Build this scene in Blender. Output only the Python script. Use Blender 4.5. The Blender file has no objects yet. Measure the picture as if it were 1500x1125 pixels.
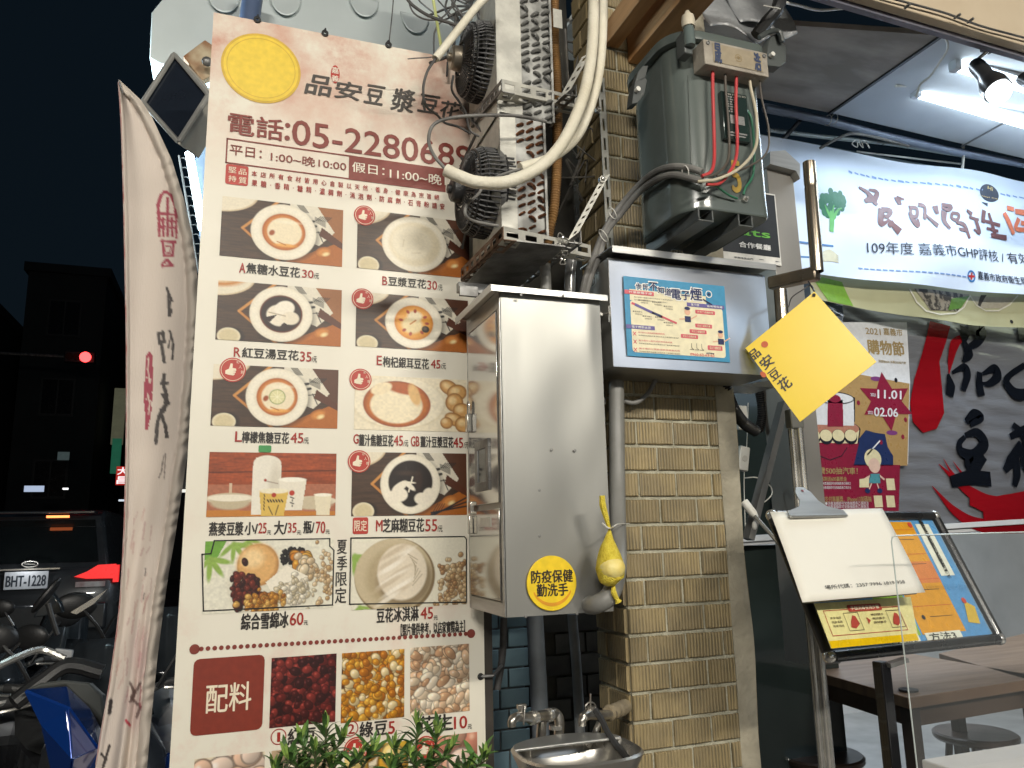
import bpy, math, random
import numpy as np
from mathutils import Vector, Matrix
rnd = random.Random(7)
SC = bpy.context.scene
COL = SC.collection
# ------------------------------------------------------------------ camera
F = 1127.0
_X = np.array([3150, -149, -1127.]); _X /= np.linalg.norm(_X)
_Z = np.array([-130, 5800, -1127.]); _Z -= _X*(_X@_Z); _Z /= np.linalg.norm(_Z)
_Y = np.cross(_Z, _X)
RM = np.array([_X, _Y, _Z]); CP = np.array([0, 0, 1.3])
cam = bpy.data.cameras.new('camera'); co = bpy.data.objects.new('camera', cam); COL.objects.link(co)
co.matrix_world = Matrix.Translation(Vector(CP)) @ Matrix(RM.tolist()).to_4x4()
cam.sensor_width = 36; cam.lens = 36*F/1500; cam.clip_start = .02; cam.clip_end = 400
SC.camera = co
# ------------------------------------------------------------------ night sky, exposure
w = bpy.data.worlds.new('World'); SC.world = w; w.use_nodes = True
nt = w.node_tree; bg = nt.nodes['Background']
sky = nt.nodes.new('ShaderNodeTexSky'); sky.sky_type = 'NISHITA'; sky.sun_disc = False
sky.sun_elevation = math.radians(2); sky.sun_rotation = math.radians(200)
hs = nt.nodes.new('ShaderNodeMixRGB'); hs.inputs[0].default_value = .93; hs.inputs[2].default_value = (.30, .62, 1, 1)
nt.links.new(sky.outputs[0], hs.inputs[1]); nt.links.new(hs.outputs[0], bg.inputs[0])
bg.inputs[1].default_value = .0095
vs = SC.view_settings; vs.view_transform = 'Standard'; vs.look = 'None'; vs.gamma = 1; vs.exposure = 0; vs.use_curve_mapping = False
def light(kind, loc, aim, power, color, sx=.2, sy=.2, spot=60, parent=None):
    l = bpy.data.lights.new(kind.lower()+'_light', kind); l.energy = power; l.color = color
    if kind == 'AREA': l.shape = 'RECTANGLE'; l.size = sx; l.size_y = sy
    if kind == 'SPOT': l.spot_size = math.radians(spot); l.shadow_soft_size = sx; l.spot_blend = .6
    if kind == 'POINT': l.shadow_soft_size = sx
    o = bpy.data.objects.new(kind.lower()+'_light', l); COL.objects.link(o)
    o.location = loc; d = Vector(aim)-Vector(loc); o.rotation_euler = d.to_track_quat('-Z', 'Y').to_euler()
    return o
# assumed lamps added behind the photographer (their poles and heads are built further down)
LAMPS = [((1.7, -2.6, 3.5), (.5, 1.8, 1.5), 140, (1, .94, .82)), ((-1.5, -3.0, 3.7), (.0, 1.9, 1.4), 205, (1, .955, .87))]
for a, b, p, c in LAMPS: light('AREA', a, b, p, c, 1.35, .14)
# light of the tube fixtures under the canopy, then interior and metal sign lights
light('AREA', (2.7, 2.05, 2.80), (2.7, 2.1, 0), 7, (.72, .86, 1), 1.2, .06)
light('AREA', (2.6, 1.75, 2.84), (2.6, 1.9, 0), 4, (.74, .87, 1), 1.2, .06)
light('AREA', (3.6, 3.4, 2.75), (3.2, 3.0, 0), 75, (.8, .9, 1), 1.2, .1)  # added to brighten the shop interior, no fitting is built for it
light('AREA', (-.55, 2.75, 2.65), (.1, 2.6, 3.2), 26, (.72, .92, 1), .1, 1.0)

def P(px, py, Y):
    d = RM @ np.array([px-750, 562.5-py, -F]); return Vector(CP + d*(Y/d[1]))
def PXx(px, py, X):
    d = RM @ np.array([px-750, 562.5-py, -F]); return Vector(CP + d*(X/d[0]))
def PZz(px, py, Z):
    d = RM @ np.array([px-750, 562.5-py, -F]); return Vector(CP + d*((Z-CP[2])/d[2]))
def lin(c):
    if isinstance(c, str): c = [int(c[i:i+2], 16)/255 for i in (0, 2, 4)]
    return tuple((x/12.92 if x <= .04045 else ((x+.055)/1.055)**2.4) for x in c)
# ------------------------------------------------------------------ materials
MATS = {}
def M(name, c, c2=None, rough=.5, metal=0, ns=8, nd=6, bump=0, bs=60, coat=0, emit=0, trans=0, alpha=1, rv=.1, stretch=None, rand=0, ior=1.5, thr=(.35, .65)):
    if name in MATS: return MATS[name]
    m = bpy.data.materials.new(name); m.use_nodes = True; t = m.node_tree; b = t.nodes['Principled BSDF']
    c = lin(c) if isinstance(c, str) else c
    c2 = (lin(c2) if isinstance(c2, str) else c2) if c2 is not None else tuple(x*.8 for x in c)
    tc = t.nodes.new('ShaderNodeTexCoord'); mp = t.nodes.new('ShaderNodeMapping')
    t.links.new(tc.outputs['Object'], mp.inputs[0])
    if stretch: mp.inputs['Scale'].default_value = stretch
    n = t.nodes.new('ShaderNodeTexNoise'); n.inputs['Scale'].default_value = ns; n.inputs['Detail'].default_value = nd
    t.links.new(mp.outputs[0], n.inputs['Vector'])
    r = t.nodes.new('ShaderNodeMapRange'); r.inputs[1].default_value = thr[0]; r.inputs[2].default_value = thr[1]
    t.links.new(n.outputs[0], r.inputs[0])
    mx = t.nodes.new('ShaderNodeMixRGB'); mx.inputs[1].default_value = (*c, 1); mx.inputs[2].default_value = (*c2, 1)
    t.links.new(r.outputs[0], mx.inputs[0]); out = mx.outputs[0]
    if rand:
        oi = t.nodes.new('ShaderNodeObjectInfo'); mr = t.nodes.new('ShaderNodeMapRange'); mr.inputs[3].default_value = 1-rand; mr.inputs[4].default_value = 1+rand
        t.links.new(oi.outputs['Random'], mr.inputs[0]); mu = t.nodes.new('ShaderNodeVectorMath'); mu.operation = 'SCALE'
        t.links.new(out, mu.inputs[0]); t.links.new(mr.outputs[0], mu.inputs['Scale']); out = mu.outputs[0]
    t.links.new(out, b.inputs['Base Color'])
    rr = t.nodes.new('ShaderNodeMapRange'); rr.inputs[3].default_value = max(rough-rv, .02); rr.inputs[4].default_value = min(rough+rv, 1)
    t.links.new(n.outputs[0], rr.inputs[0]); t.links.new(rr.outputs[0], b.inputs['Roughness'])
    b.inputs['Metallic'].default_value = metal; b.inputs['IOR'].default_value = ior
    if coat: b.inputs['Coat Weight'].default_value = coat
    if trans: b.inputs['Transmission Weight'].default_value = trans
    if alpha < 1: b.inputs['Alpha'].default_value = alpha
    if emit: b.inputs['Emission Color'].default_value = (*c, 1); b.inputs['Emission Strength'].default_value = emit
    if bump:
        n2 = t.nodes.new('ShaderNodeTexNoise'); n2.inputs['Scale'].default_value = bs; n2.inputs['Detail'].default_value = 4
        t.links.new(mp.outputs[0], n2.inputs['Vector']); bp = t.nodes.new('ShaderNodeBump'); bp.inputs['Strength'].default_value = bump; bp.inputs['Distance'].default_value = .01
        t.links.new(n2.outputs[0], bp.inputs['Height']); t.links.new(bp.outputs[0], b.inputs['Normal'])
    MATS[name] = m; return m
def vcol_mat(name, rough=.4, bump=0, bs=30, emit=0):
    if name in MATS: return MATS[name]
    m = bpy.data.materials.new(name); m.use_nodes = True; t = m.node_tree; b = t.nodes['Principled BSDF']
    a = t.nodes.new('ShaderNodeAttribute'); a.attribute_name = 'ink'; t.links.new(a.outputs['Color'], b.inputs['Base Color'])
    b.inputs['Roughness'].default_value = rough
    if bump:
        n2 = t.nodes.new('ShaderNodeTexNoise'); n2.inputs['Scale'].default_value = bs; bp = t.nodes.new('ShaderNodeBump'); bp.inputs['Strength'].default_value = bump; bp.inputs['Distance'].default_value = .01
        t.links.new(n2.outputs[0], bp.inputs['Height']); t.links.new(bp.outputs[0], b.inputs['Normal'])
    MATS[name] = m; return m
def ink(c, rough=.45): 
    c = lin(c) if isinstance(c, str) else c
    return M('ink_%d_%d_%d' % tuple(int(x*999) for x in c), c, tuple(x*.88 for x in c), rough, ns=60)
STEEL = M('stainless_steel', (.36, .355, .33), (.27, .268, .25), .42, .72, ns=3, stretch=(1, 1, .5), rv=.12, thr=(.3, .7))
STEELB = M('brushed_steel', (.52, .52, .50), (.40, .40, .39), .36, .75, ns=5, stretch=(1, 1, 14), rv=.1)
DULL = M('dull_steel', (.30, .30, .29), (.13, .125, .12), .5, .7, ns=14, bump=.2, bs=90)
ZINC = M('galvanised_steel', (.56, .55, .49), (.40, .39, .35), .5, .2, ns=22, bump=.12, bs=120)
CHROME = M('chrome', (.66, .64, .60), (.50, .49, .45), .22, .75, ns=20, rv=.06)
BRASSY = M('tinted_steel_tube', (.44, .38, .30), (.30, .25, .19), .25, .9, ns=6, stretch=(1, 1, .3))
BLACKP = M('black_plastic', (.022, .022, .023), (.012, .012, .012), .42, ns=20, bump=.08, bs=200)
RUBBER = M('black_rubber', (.018, .018, .018), (.03, .03, .03), .75, ns=20, bump=.15, bs=150)
DUSTYB = M('dusty_black_plastic', (.020, .020, .021), (.075, .072, .068), .45, ns=30, bump=.2, bs=180, thr=(.55, .85))
GREYPVC = M('grey_pvc', (.25, .25, .235), (.16, .155, .14), .45, ns=6, bump=.06, bs=60)
CREAM = M('cream_foam', (.74, .70, .58), (.62, .57, .44), .65, ns=9, bump=.3, bs=70)
CABLE = M('grey_cable', (.22, .215, .20), (.11, .105, .10), .55, ns=14)
DCABLE = M('dark_cable', (.045, .045, .045), (.09, .085, .08), .5, ns=25)
WHITEP = M('white_plastic', (.72, .71, .66), (.58, .56, .50), .4, ns=12)
CONC = M('concrete', (.42, .38, .29), (.27, .245, .185), .9, ns=9, bump=.6, bs=50)
COPPER = M('copper', (.50, .22, .11), (.16, .08, .05), .4, .85, ns=60)
RUST = M('rusty_steel', (.24, .17, .12), (.12, .06, .035), .8, .3, ns=25, bump=.4, bs=90)
# ------------------------------------------------------------------ object helpers
def tag(o, label=None, cat=None, group=None, kind=None):
    if label: o['label'] = label
    if cat: o['category'] = cat
    if group: o['group'] = group
    if kind: o['kind'] = kind
    return o
BASE = {}
def thing(name, label, cat, base, group=None):
    o = bpy.data.objects.new(name, None); COL.objects.link(o); o.empty_display_size = .05
    o.location = Vector(base); BASE[o.name] = Vector(base); return tag(o, label, cat, group)
def gbase(p): return BASE.get(p.name, Vector((0, 0, 0))) if p else Vector((0, 0, 0))
class MB:
    def __init__(s): s.v = []; s.f = []
    def add(s, vs, fs):
        n = len(s.v); s.v += [tuple(v) for v in vs]; s.f += [tuple(i+n for i in f) for f in fs]; return s
    def box(s, a, b, rot=None, piv=None):
        x0, y0, z0 = a; x1, y1, z1 = b
        V = [Vector(p) for p in ((x0,y0,z0),(x1,y0,z0),(x1,y1,z0),(x0,y1,z0),(x0,y0,z1),(x1,y0,z1),(x1,y1,z1),(x0,y1,z1))]
        if rot is not None:
            c = Vector(piv) if piv is not None else sum(V, Vector())/8
            V = [rot @ (v-c) + c for v in V]
        return s.add(V, [(0,3,2,1),(4,5,6,7),(0,1,5,4),(1,2,6,5),(2,3,7,6),(3,0,4,7)])
    def cbox(s, c, sz, rot=None):
        c = Vector(c); h = Vector(sz)/2; return s.box(c-h, c+h, rot)
    def beam(s, p, q, w, t, up=(0, 0, 1)):
        p = Vector(p); q = Vector(q); d = (q-p).normalized(); u = Vector(up); x = d.cross(u).normalized(); y = x.cross(d).normalized()
        V = []
        for o in (p, q):
            for a, b in ((-1,-1),(1,-1),(1,1),(-1,1)): V.append(o+x*a*w/2+y*b*t/2)
        return s.add(V, [(0,3,2,1),(4,5,6,7),(0,1,5,4),(1,2,6,5),(2,3,7,6),(3,0,4,7)])
    def tube(s, pts, r, n=10, cap=True, rib=0):
        pts = [Vector(p) for p in pts]; m = len(pts); rs = r if isinstance(r, (list, tuple)) else [r]*m
        V = []; prev = None
        for i, p in enumerate(pts):
            t = (pts[min(i+1, m-1)]-pts[max(i-1, 0)]).normalized()
            if prev is None: a = t.orthogonal().normalized()
            else:
                a = (prev - t*prev.dot(t)); a = a.normalized() if a.length > 1e-6 else t.orthogonal().normalized()
            prev = a; b = t.cross(a)
            for k in range(n):
                an = 2*math.pi*k/n; V.append(p+(a*math.cos(an)+b*math.sin(an))*rs[i])
        Fc = [(i*n+k, i*n+(k+1) % n, (i+1)*n+(k+1) % n, (i+1)*n+k) for i in range(m-1) for k in range(n)]
        if cap: Fc += [tuple(range(n))[::-1], tuple((m-1)*n+k for k in range(n))]
        return s.add(V, Fc)
    def cyl(s, p, q, r, n=20, r2=None): return s.tube([p, q], [r, r if r2 is None else r2], n)
    def ribbed(s, pts, r, pitch=.006, amp=.0016, n=12):
        pp = resample(pts, pitch/2); return s.tube(pp, [r+(amp if i % 2 else -amp) for i in range(len(pp))], n)
    def lathe(s, prof, o, ax=(0, 0, 1), n=24):
        o = Vector(o); ax = Vector(ax).normalized(); a = ax.orthogonal().normalized(); b = ax.cross(a); V = []; m = len(prof)
        for r, h in prof:
            for k in range(n):
                an = 2*math.pi*k/n; V.append(o+ax*h+(a*math.cos(an)+b*math.sin(an))*r)
        return s.add(V, [(i*n+k, i*n+(k+1) % n, (i+1)*n+(k+1) % n, (i+1)*n+k) for i in range(m-1) for k in range(n)])
    def prism(s, poly, d):
        poly = [Vector(p) for p in poly]; d = Vector(d); n = len(poly)
        return s.add(poly+[p+d for p in poly], [tuple(range(n))[::-1], tuple(range(n, 2*n))]+[(i, (i+1) % n, n+(i+1) % n, n+i) for i in range(n)])
    def ell(s, c, r, n=14, m=9, rot=None):
        c = Vector(c); V = []; 
        for i in range(m+1):
            th = math.pi*i/m
            for k in range(n):
                ph = 2*math.pi*k/n; v = Vector((r[0]*math.sin(th)*math.cos(ph), r[1]*math.sin(th)*math.sin(ph), r[2]*math.cos(th)))
                V.append(c+(rot @ v if rot is not None else v))
        return s.add(V, [(i*n+k, (i+1)*n+k, (i+1)*n+(k+1) % n, i*n+(k+1) % n) for i in range(m) for k in range(n)])
    def grid(s, fn, nu, nv):
        V = [fn(i/nu, j/nv) for j in range(nv+1) for i in range(nu+1)]
        return s.add(V, [(j*(nu+1)+i, j*(nu+1)+i+1, (j+1)*(nu+1)+i+1, (j+1)*(nu+1)+i) for j in range(nv) for i in range(nu)])
    def build(s, name, mat, parent=None, smooth=True, bevel=0, ang=35, solid=0, base=None, local=False, wn=False):
        b = gbase(parent) if parent else (Vector(base) if base is not None else None)
        b_real = b
        if local: b = Vector((0, 0, 0))
        if b is None:
            n = len(s.v); b = Vector((sum(v[0] for v in s.v)/n, sum(v[1] for v in s.v)/n, min(v[2] for v in s.v)))
        me = bpy.data.meshes.new(name); me.from_pydata([(v[0]-b.x, v[1]-b.y, v[2]-b.z) for v in s.v], [], s.f)
        me.materials.append(mat); me.update()
        o = bpy.data.objects.new(name, me); COL.objects.link(o)
        if parent: o.parent = parent
        else: o.location = b; BASE[o.name] = b
        if parent and len(parent.name) and parent.parent: pass
        BASE[o.name] = b_real if local else b
        if smooth: me.shade_smooth(); me.set_sharp_from_angle(angle=math.radians(ang))
        if bevel:
            md = o.modifiers.new('bevel', 'BEVEL'); md.width = bevel; md.segments = 2; md.limit_method = 'ANGLE'; md.angle_limit = math.radians(50)
        if wn: md = o.modifiers.new('wn', 'WEIGHTED_NORMAL'); md.keep_sharp = True
        if solid: md = o.modifiers.new('solid', 'SOLIDIFY'); md.thickness = solid
        return o
def sub(mb, name, mat, part, **k):
    """sub-part: child of a part whose mesh shares the thing's base"""
    return mb.build(name, mat, part, **k)
def dup(o, loc=None, parent=None):
    c = o.copy(); COL.objects.link(c)
    if parent is not None: c.parent = parent
    if loc is not None: c.location = loc
    return c
def struct(mb, name, mat, **k): return tag(mb.build(name, mat, **k), kind='structure')
def resample(pts, step):
    pts = [Vector(p) for p in pts]; out = [pts[0]]; 
    for a, b in zip(pts, pts[1:]):
        n = max(1, int((b-a).length/step)); out += [a.lerp(b, (i+1)/n) for i in range(n)]
    return out
def cat(pts, n=8):
    pts = [Vector(p) for p in pts]; pts = [pts[0]*2-pts[1]]+pts+[pts[-1]*2-pts[-2]]; out = []
    for i in range(1, len(pts)-2):
        a, b, c, d = pts[i-1:i+3]
        for k in range(n):
            t = k/n; out.append(.5*((2*b)+(c-a)*t+(2*a-5*b+4*c-d)*t*t+(3*b-a-3*c+d)*t**3))
    return out+[pts[-2]]
def wire(pp, r, mat, name=None, label=None, cat_='cable', parent=None, n=8, group=None):
    m = MB().tube(cat([P(*p) for p in pp]), r, n)
    o = m.build(name or 'cable', mat, parent)
    if not parent: tag(o, label, cat_, group)
    return o
# ------------------------------------------------------------------ flat print on sheets
TC = {}
def glyphs(txt, off=0.0):
    k = (txt, off)
    if k not in TC:
        cu = bpy.data.curves.new('t', 'FONT'); cu.body = txt; cu.offset = off; cu.resolution_u = 3
        o = bpy.data.objects.new('t', cu); COL.objects.link(o)
        me = bpy.data.meshes.new_from_object(o)
        V = np.zeros(len(me.vertices)*3); me.vertices.foreach_get('co', V); V = V.reshape(-1, 3)[:, :2]
        Fs = [tuple(p.vertices) for p in me.polygons]
        bpy.data.objects.remove(o); bpy.data.curves.remove(cu); bpy.data.meshes.remove(me)
        lo = V.min(0); hi = V.max(0); TC[k] = ((V-lo)/(hi-lo), Fs, (hi-lo))
    return TC[k]
class Sheet:
    def __init__(s, o, u, v=None, disp=None):
        s.o = Vector(o); s.u = Vector(u).normalized(); s.v = Vector(v).normalized() if v is not None else Vector((0, 0, 1))
        s.v = (s.v - s.u*s.v.dot(s.u)).normalized(); s.n = s.u.cross(s.v).normalized(); s.disp = disp
    def uv(s, px, py):
        d = Vector(RM @ np.array([px-750, 562.5-py, -F])); c = Vector(CP)
        t = (s.o-c).dot(s.n)/d.dot(s.n); q = c+d*t-s.o; return q.dot(s.u), q.dot(s.v)
    def p(s, u, v, k=0):
        q = s.o+s.u*u+s.v*v+s.n*(k*.0005)
        if s.disp: q = q+s.n*s.disp(u, v)
        return q
    def text(s, mb, txt, x0, y0, x1, y1, k=2, off=.012, shear=0, rot=0):
        a = s.uv(x0, y0); b = s.uv(x1, y1); return s.textuv(mb, txt, a[0], b[1], b[0], a[1], k, off, shear, rot)
    def textuv(s, mb, txt, u0, v0, u1, v1, k=2, off=.012, shear=0, rot=0):
        if off > .0095:
            d = (off-.002)*1.05*(v1-v0)
            for i, (a, b) in enumerate(((d, 0), (-d, 0), (0, d*.7), (0, -d*.7))): s.textuv(mb, txt, u0+a, v0+b, u1+a, v1+b, k+.12*(i+1), 0, shear, rot)
        off = 0
        G, Fs, _ = glyphs(txt, off); cu, cv = (u0+u1)/2, (v0+v1)/2; c, sn = math.cos(rot), math.sin(rot); V = []
        for g in G:
            x = (g[0]-.5)*(u1-u0)+(g[1]-.5)*shear*(v1-v0); y = (g[1]-.5)*(v1-v0)
            V.append(s.p(cu+x*c-y*sn, cv+x*sn+y*c, k))
        mb.add(V, Fs)
    def poly(s, mb, pts, k=1, px=True):
        mb.add([s.p(*(s.uv(*q) if px else q), k) for q in pts], [tuple(range(len(pts)))])
    def rect(s, mb, x0, y0, x1, y1, k=1, r=0):
        a = s.uv(x0, y0); b = s.uv(x1, y1); s.rectuv(mb, a[0], b[1], b[0], a[1], k, r)
    def rectuv(s, mb, u0, v0, u1, v1, k=1, r=0):
        if r: 
            pts = []
            for cx, cy, a0 in ((u1-r, v1-r, 0), (u0+r, v1-r, 90), (u0+r, v0+r, 180), (u1-r, v0+r, 270)):
                pts += [(cx+r*math.cos(math.radians(a0+t)), cy+r*math.sin(math.radians(a0+t))) for t in (0, 30, 60, 90)]
        else: pts = [(u0, v0), (u1, v0), (u1, v1), (u0, v1)]
        if s.disp and u1-u0 > .1:
            n = 24; mb.grid(lambda a, b: s.p(u0+(u1-u0)*a, v0+(v1-v0)*b, k), n, 12); return
        s.poly(mb, pts, k, False)
    def line(s, mb, pts, w, k=2, px=True):
        q = [Vector((*(s.uv(*p) if px else p), 0)) for p in pts]
        for a, b in zip(q, q[1:]):
            d = (b-a); L = d.length
            if L < 1e-7: continue
            d /= L; n = Vector((-d.y, d.x, 0))*w/2; a2 = a-d*w*.4; b2 = b+d*w*.4
            mb.add([s.p(c.x, c.y, k) for c in (a2-n, b2-n, b2+n, a2+n)], [(0, 1, 2, 3)])
    def disc(s, mb, x, y, r, k=1, n=28, px=True, ry=None, ring=0):
        u, v = s.uv(x, y) if px else (x, y); ry = ry or r
        pts = [(u+r*math.cos(2*math.pi*i/n), v+ry*math.sin(2*math.pi*i/n)) for i in range(n)]
        if ring:
            q = [(u+(r-ring)*math.cos(2*math.pi*i/n), v+(ry-ring)*math.sin(2*math.pi*i/n)) for i in range(n)]
            mb.add([s.p(*a, k) for a in pts+q], [(i, (i+1) % n, n+(i+1) % n, n+i) for i in range(n)])
        else: s.poly(mb, pts, k, False)
    def stroke(s, mb, pts, ws, k=2):
        """brush stroke with varying width, pixel points"""
        q = cat([Vector((*s.uv(*p), 0)) for p in pts], 6); n = len(q); V = []
        for i, a in enumerate(q):
            t = (q[min(i+1, n-1)]-q[max(i-1, 0)]).normalized(); f = i/(n-1)*(len(ws)-1); j = min(int(f), len(ws)-2); w_ = ws[j]+(ws[j+1]-ws[j])*(f-j)
            nn = Vector((-t.y, t.x, 0))*w_/2; V += [s.p(a.x-nn.x, a.y-nn.y, k), s.p(a.x+nn.x, a.y+nn.y, k)]
        mb.add(V, [(2*i, 2*i+2, 2*i+3, 2*i+1) for i in range(n-1)])
# --- painter for printed photographs (vertex ink on a fine grid)
class Canvas:
    def __init__(s, W, H, bg, seed=1):
        s.W, s.H = W, H; s.y, s.x = np.mgrid[0:H+1, 0:W+1].astype(float); s.c = np.zeros((H+1, W+1, 3)); s.c[:] = lin(bg); s.r = np.random.RandomState(seed)
    def noise(s, sx, sy):
        a = s.r.rand(int(s.H/sy)+3, int(s.W/sx)+3); fx = s.x/sx; fy = s.y/sy; i = fx.astype(int); j = fy.astype(int); u = fx-i; v = fy-j
        u = u*u*(3-2*u); v = v*v*(3-2*v)
        return (a[j, i]*(1-u)+a[j, i+1]*u)*(1-v)+(a[j+1, i]*(1-u)+a[j+1, i+1]*u)*v
    def put(s, m, c, a=1.0):
        m = (m*a)[..., None]; s.c = s.c*(1-m)+np.array(lin(c) if isinstance(c, str) else c)*m
    def em(s, cx, cy, rx, ry, rot=0, soft=1.0):
        c, n = math.cos(rot), math.sin(rot); x = s.x-cx; y = s.y-cy; a = (x*c+y*n)/rx; b = (-x*n+y*c)/ry
        return np.clip((1-np.sqrt(a*a+b*b))*min(rx, ry)/soft+.5, 0, 1)
    def ell(s, cx, cy, rx, ry, c, a=1, rot=0, soft=1.0): s.put(s.em(cx, cy, rx, ry, rot, soft), c, a)
    def pm(s, pts):
        ins = np.zeros(s.x.shape, bool); n = len(pts)
        for i in range(n):
            x0, y0 = pts[i]; x1, y1 = pts[(i+1) % n]
            if y0 == y1: continue
            ins ^= ((y0 > s.y) != (y1 > s.y)) & (s.x < (x1-x0)*(s.y-y0)/(y1-y0)+x0)
        return ins.astype(float)
    def poly(s, pts, c, a=1): s.put(s.pm(pts), c, a)
    def grain(s, amt, sx, sy): s.c = np.clip(s.c*(1+amt*(s.noise(sx, sy)-.5)*2)[..., None], 0, 1)
    def line(s, x0, y0, x1, y1, w, c, a=1):
        dx, dy = x1-x0, y1-y0; L = dx*dx+dy*dy; t = np.clip(((s.x-x0)*dx+(s.y-y0)*dy)/L, 0, 1)
        d = np.hypot(s.x-x0-t*dx, s.y-y0-t*dy); s.put(np.clip(w/2-d+.5, 0, 1), c, a)
    def beans(s, n, fn, cols, r, asp=1.3):
        for _ in range(n):
            x, y = fn(s.r); rr = r*(.8+.5*s.r.rand()); ro = s.r.rand()*3.14; c = np.array(lin(cols[s.r.randint(len(cols))]))
            x0, x1, y0, y1 = int(max(x-rr*2, 0)), int(min(x+rr*2+2, s.W+1)), int(max(y-rr*2, 0)), int(min(y+rr*2+2, s.H+1))
            if x1 <= x0 or y1 <= y0: continue
            sl = (slice(y0, y1), slice(x0, x1)); X = s.x[sl]-x; Y = s.y[sl]-y; ca, sa = math.cos(ro), math.sin(ro)
            e = np.sqrt(((X*ca+Y*sa)/(rr*asp))**2+((-X*sa+Y*ca)/rr)**2)
            m = np.clip((1.15-e)*rr*1.2, 0, 1)[..., None]; s.c[sl] = s.c[sl]*(1-m)+c*.35*m
            m = np.clip((1-e)*rr, 0, 1)[..., None]; sh = (1.1-.5*np.clip((X+Y)/rr*.5+.5, 0, 1))[..., None]; s.c[sl] = s.c[sl]*(1-m)+c*sh*m
            h = np.clip(1.3-np.hypot(X+rr*.35, Y+rr*.35)/(rr*.3), 0, 1)[..., None]*.5; s.c[sl] = s.c[sl]*(1-h)+np.minimum(c*2.2+.12, 1)*h
    def build(s, name, sheet, x0, y0, x1, y1, parent, k=1, rough=.42, uvb=None):
        u0, v1, u1, v0 = (*sheet.uv(x0, y0), *sheet.uv(x1, y1)) if uvb is None else uvb
        s.c = np.clip(np.clip(s.c, 0, 1)**1.22*1.06, 0, 1); b = gbase(parent); fx = (s.x/s.W).ravel(); fy = (s.y/s.H).ravel(); n1 = s.W+1
        O = np.array(sheet.o-b)+np.array(sheet.n)*k*.0005
        V = O+np.outer(u0+(u1-u0)*fx, np.array(sheet.u))+np.outer(v1+(v0-v1)*fy, np.array(sheet.v))
        if sheet.disp: V += np.outer([sheet.disp(u0+(u1-u0)*a, v1+(v0-v1)*c_) for a, c_ in zip(fx, fy)], np.array(sheet.n))
        i, j = np.meshgrid(np.arange(s.W), np.arange(s.H)); q = (j*n1+i).ravel(); Q = np.stack([q, q+n1, q+n1+1, q+1], 1)
        me = bpy.data.meshes.new(name); me.vertices.add(len(V)); me.vertices.foreach_set('co', V.ravel())
        me.loops.add(Q.size); me.loops.foreach_set('vertex_index', Q.ravel().astype(np.int32)); me.polygons.add(len(Q)); me.polygons.foreach_set('loop_start', np.arange(0, Q.size, 4, dtype=np.int32))
        me.update(calc_edges=True)
        at = me.color_attributes.new('ink', 'FLOAT_COLOR', 'POINT'); at.data.foreach_set('color', np.concatenate([np.clip(s.c, 0, 1).reshape(-1, 3)*.92, np.ones((len(V), 1))], 1).ravel())
        me.materials.append(vcol_mat('printed_ink', rough)); o = bpy.data.objects.new(name, me); COL.objects.link(o); o.parent = parent; BASE[o.name] = b; return o
# ================================================================== GROUND, STREET
ASPH = M('asphalt', (.045, .045, .048), (.025, .025, .027), .55, ns=3, bump=.5, bs=120, rv=.2)
PAVE = M('pavement_tile', (.16, .15, .14), (.10, .095, .09), .6, ns=4, bump=.3, bs=60)
struct(MB().grid(lambda a, b: Vector((-150+300*a, -60+260*b, -.02)), 12, 12), 'ground', ASPH)
struct(MB().box((-.75, -4.5, -.018), (9, 7.5, 0)), 'pavement', PAVE, bevel=.01)
mb = MB()
for i in range(9): mb.add([(-2.9, 1+i*5, -.016), (-2.8, 1+i*5, -.016), (-2.8, 3.6+i*5, -.016), (-2.9, 3.6+i*5, -.016)], [(0, 1, 2, 3)])
struct(mb, 'road_marking', M('road_paint', (.55, .55, .52), (.3, .3, .28), .6, ns=12), smooth=False)
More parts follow.
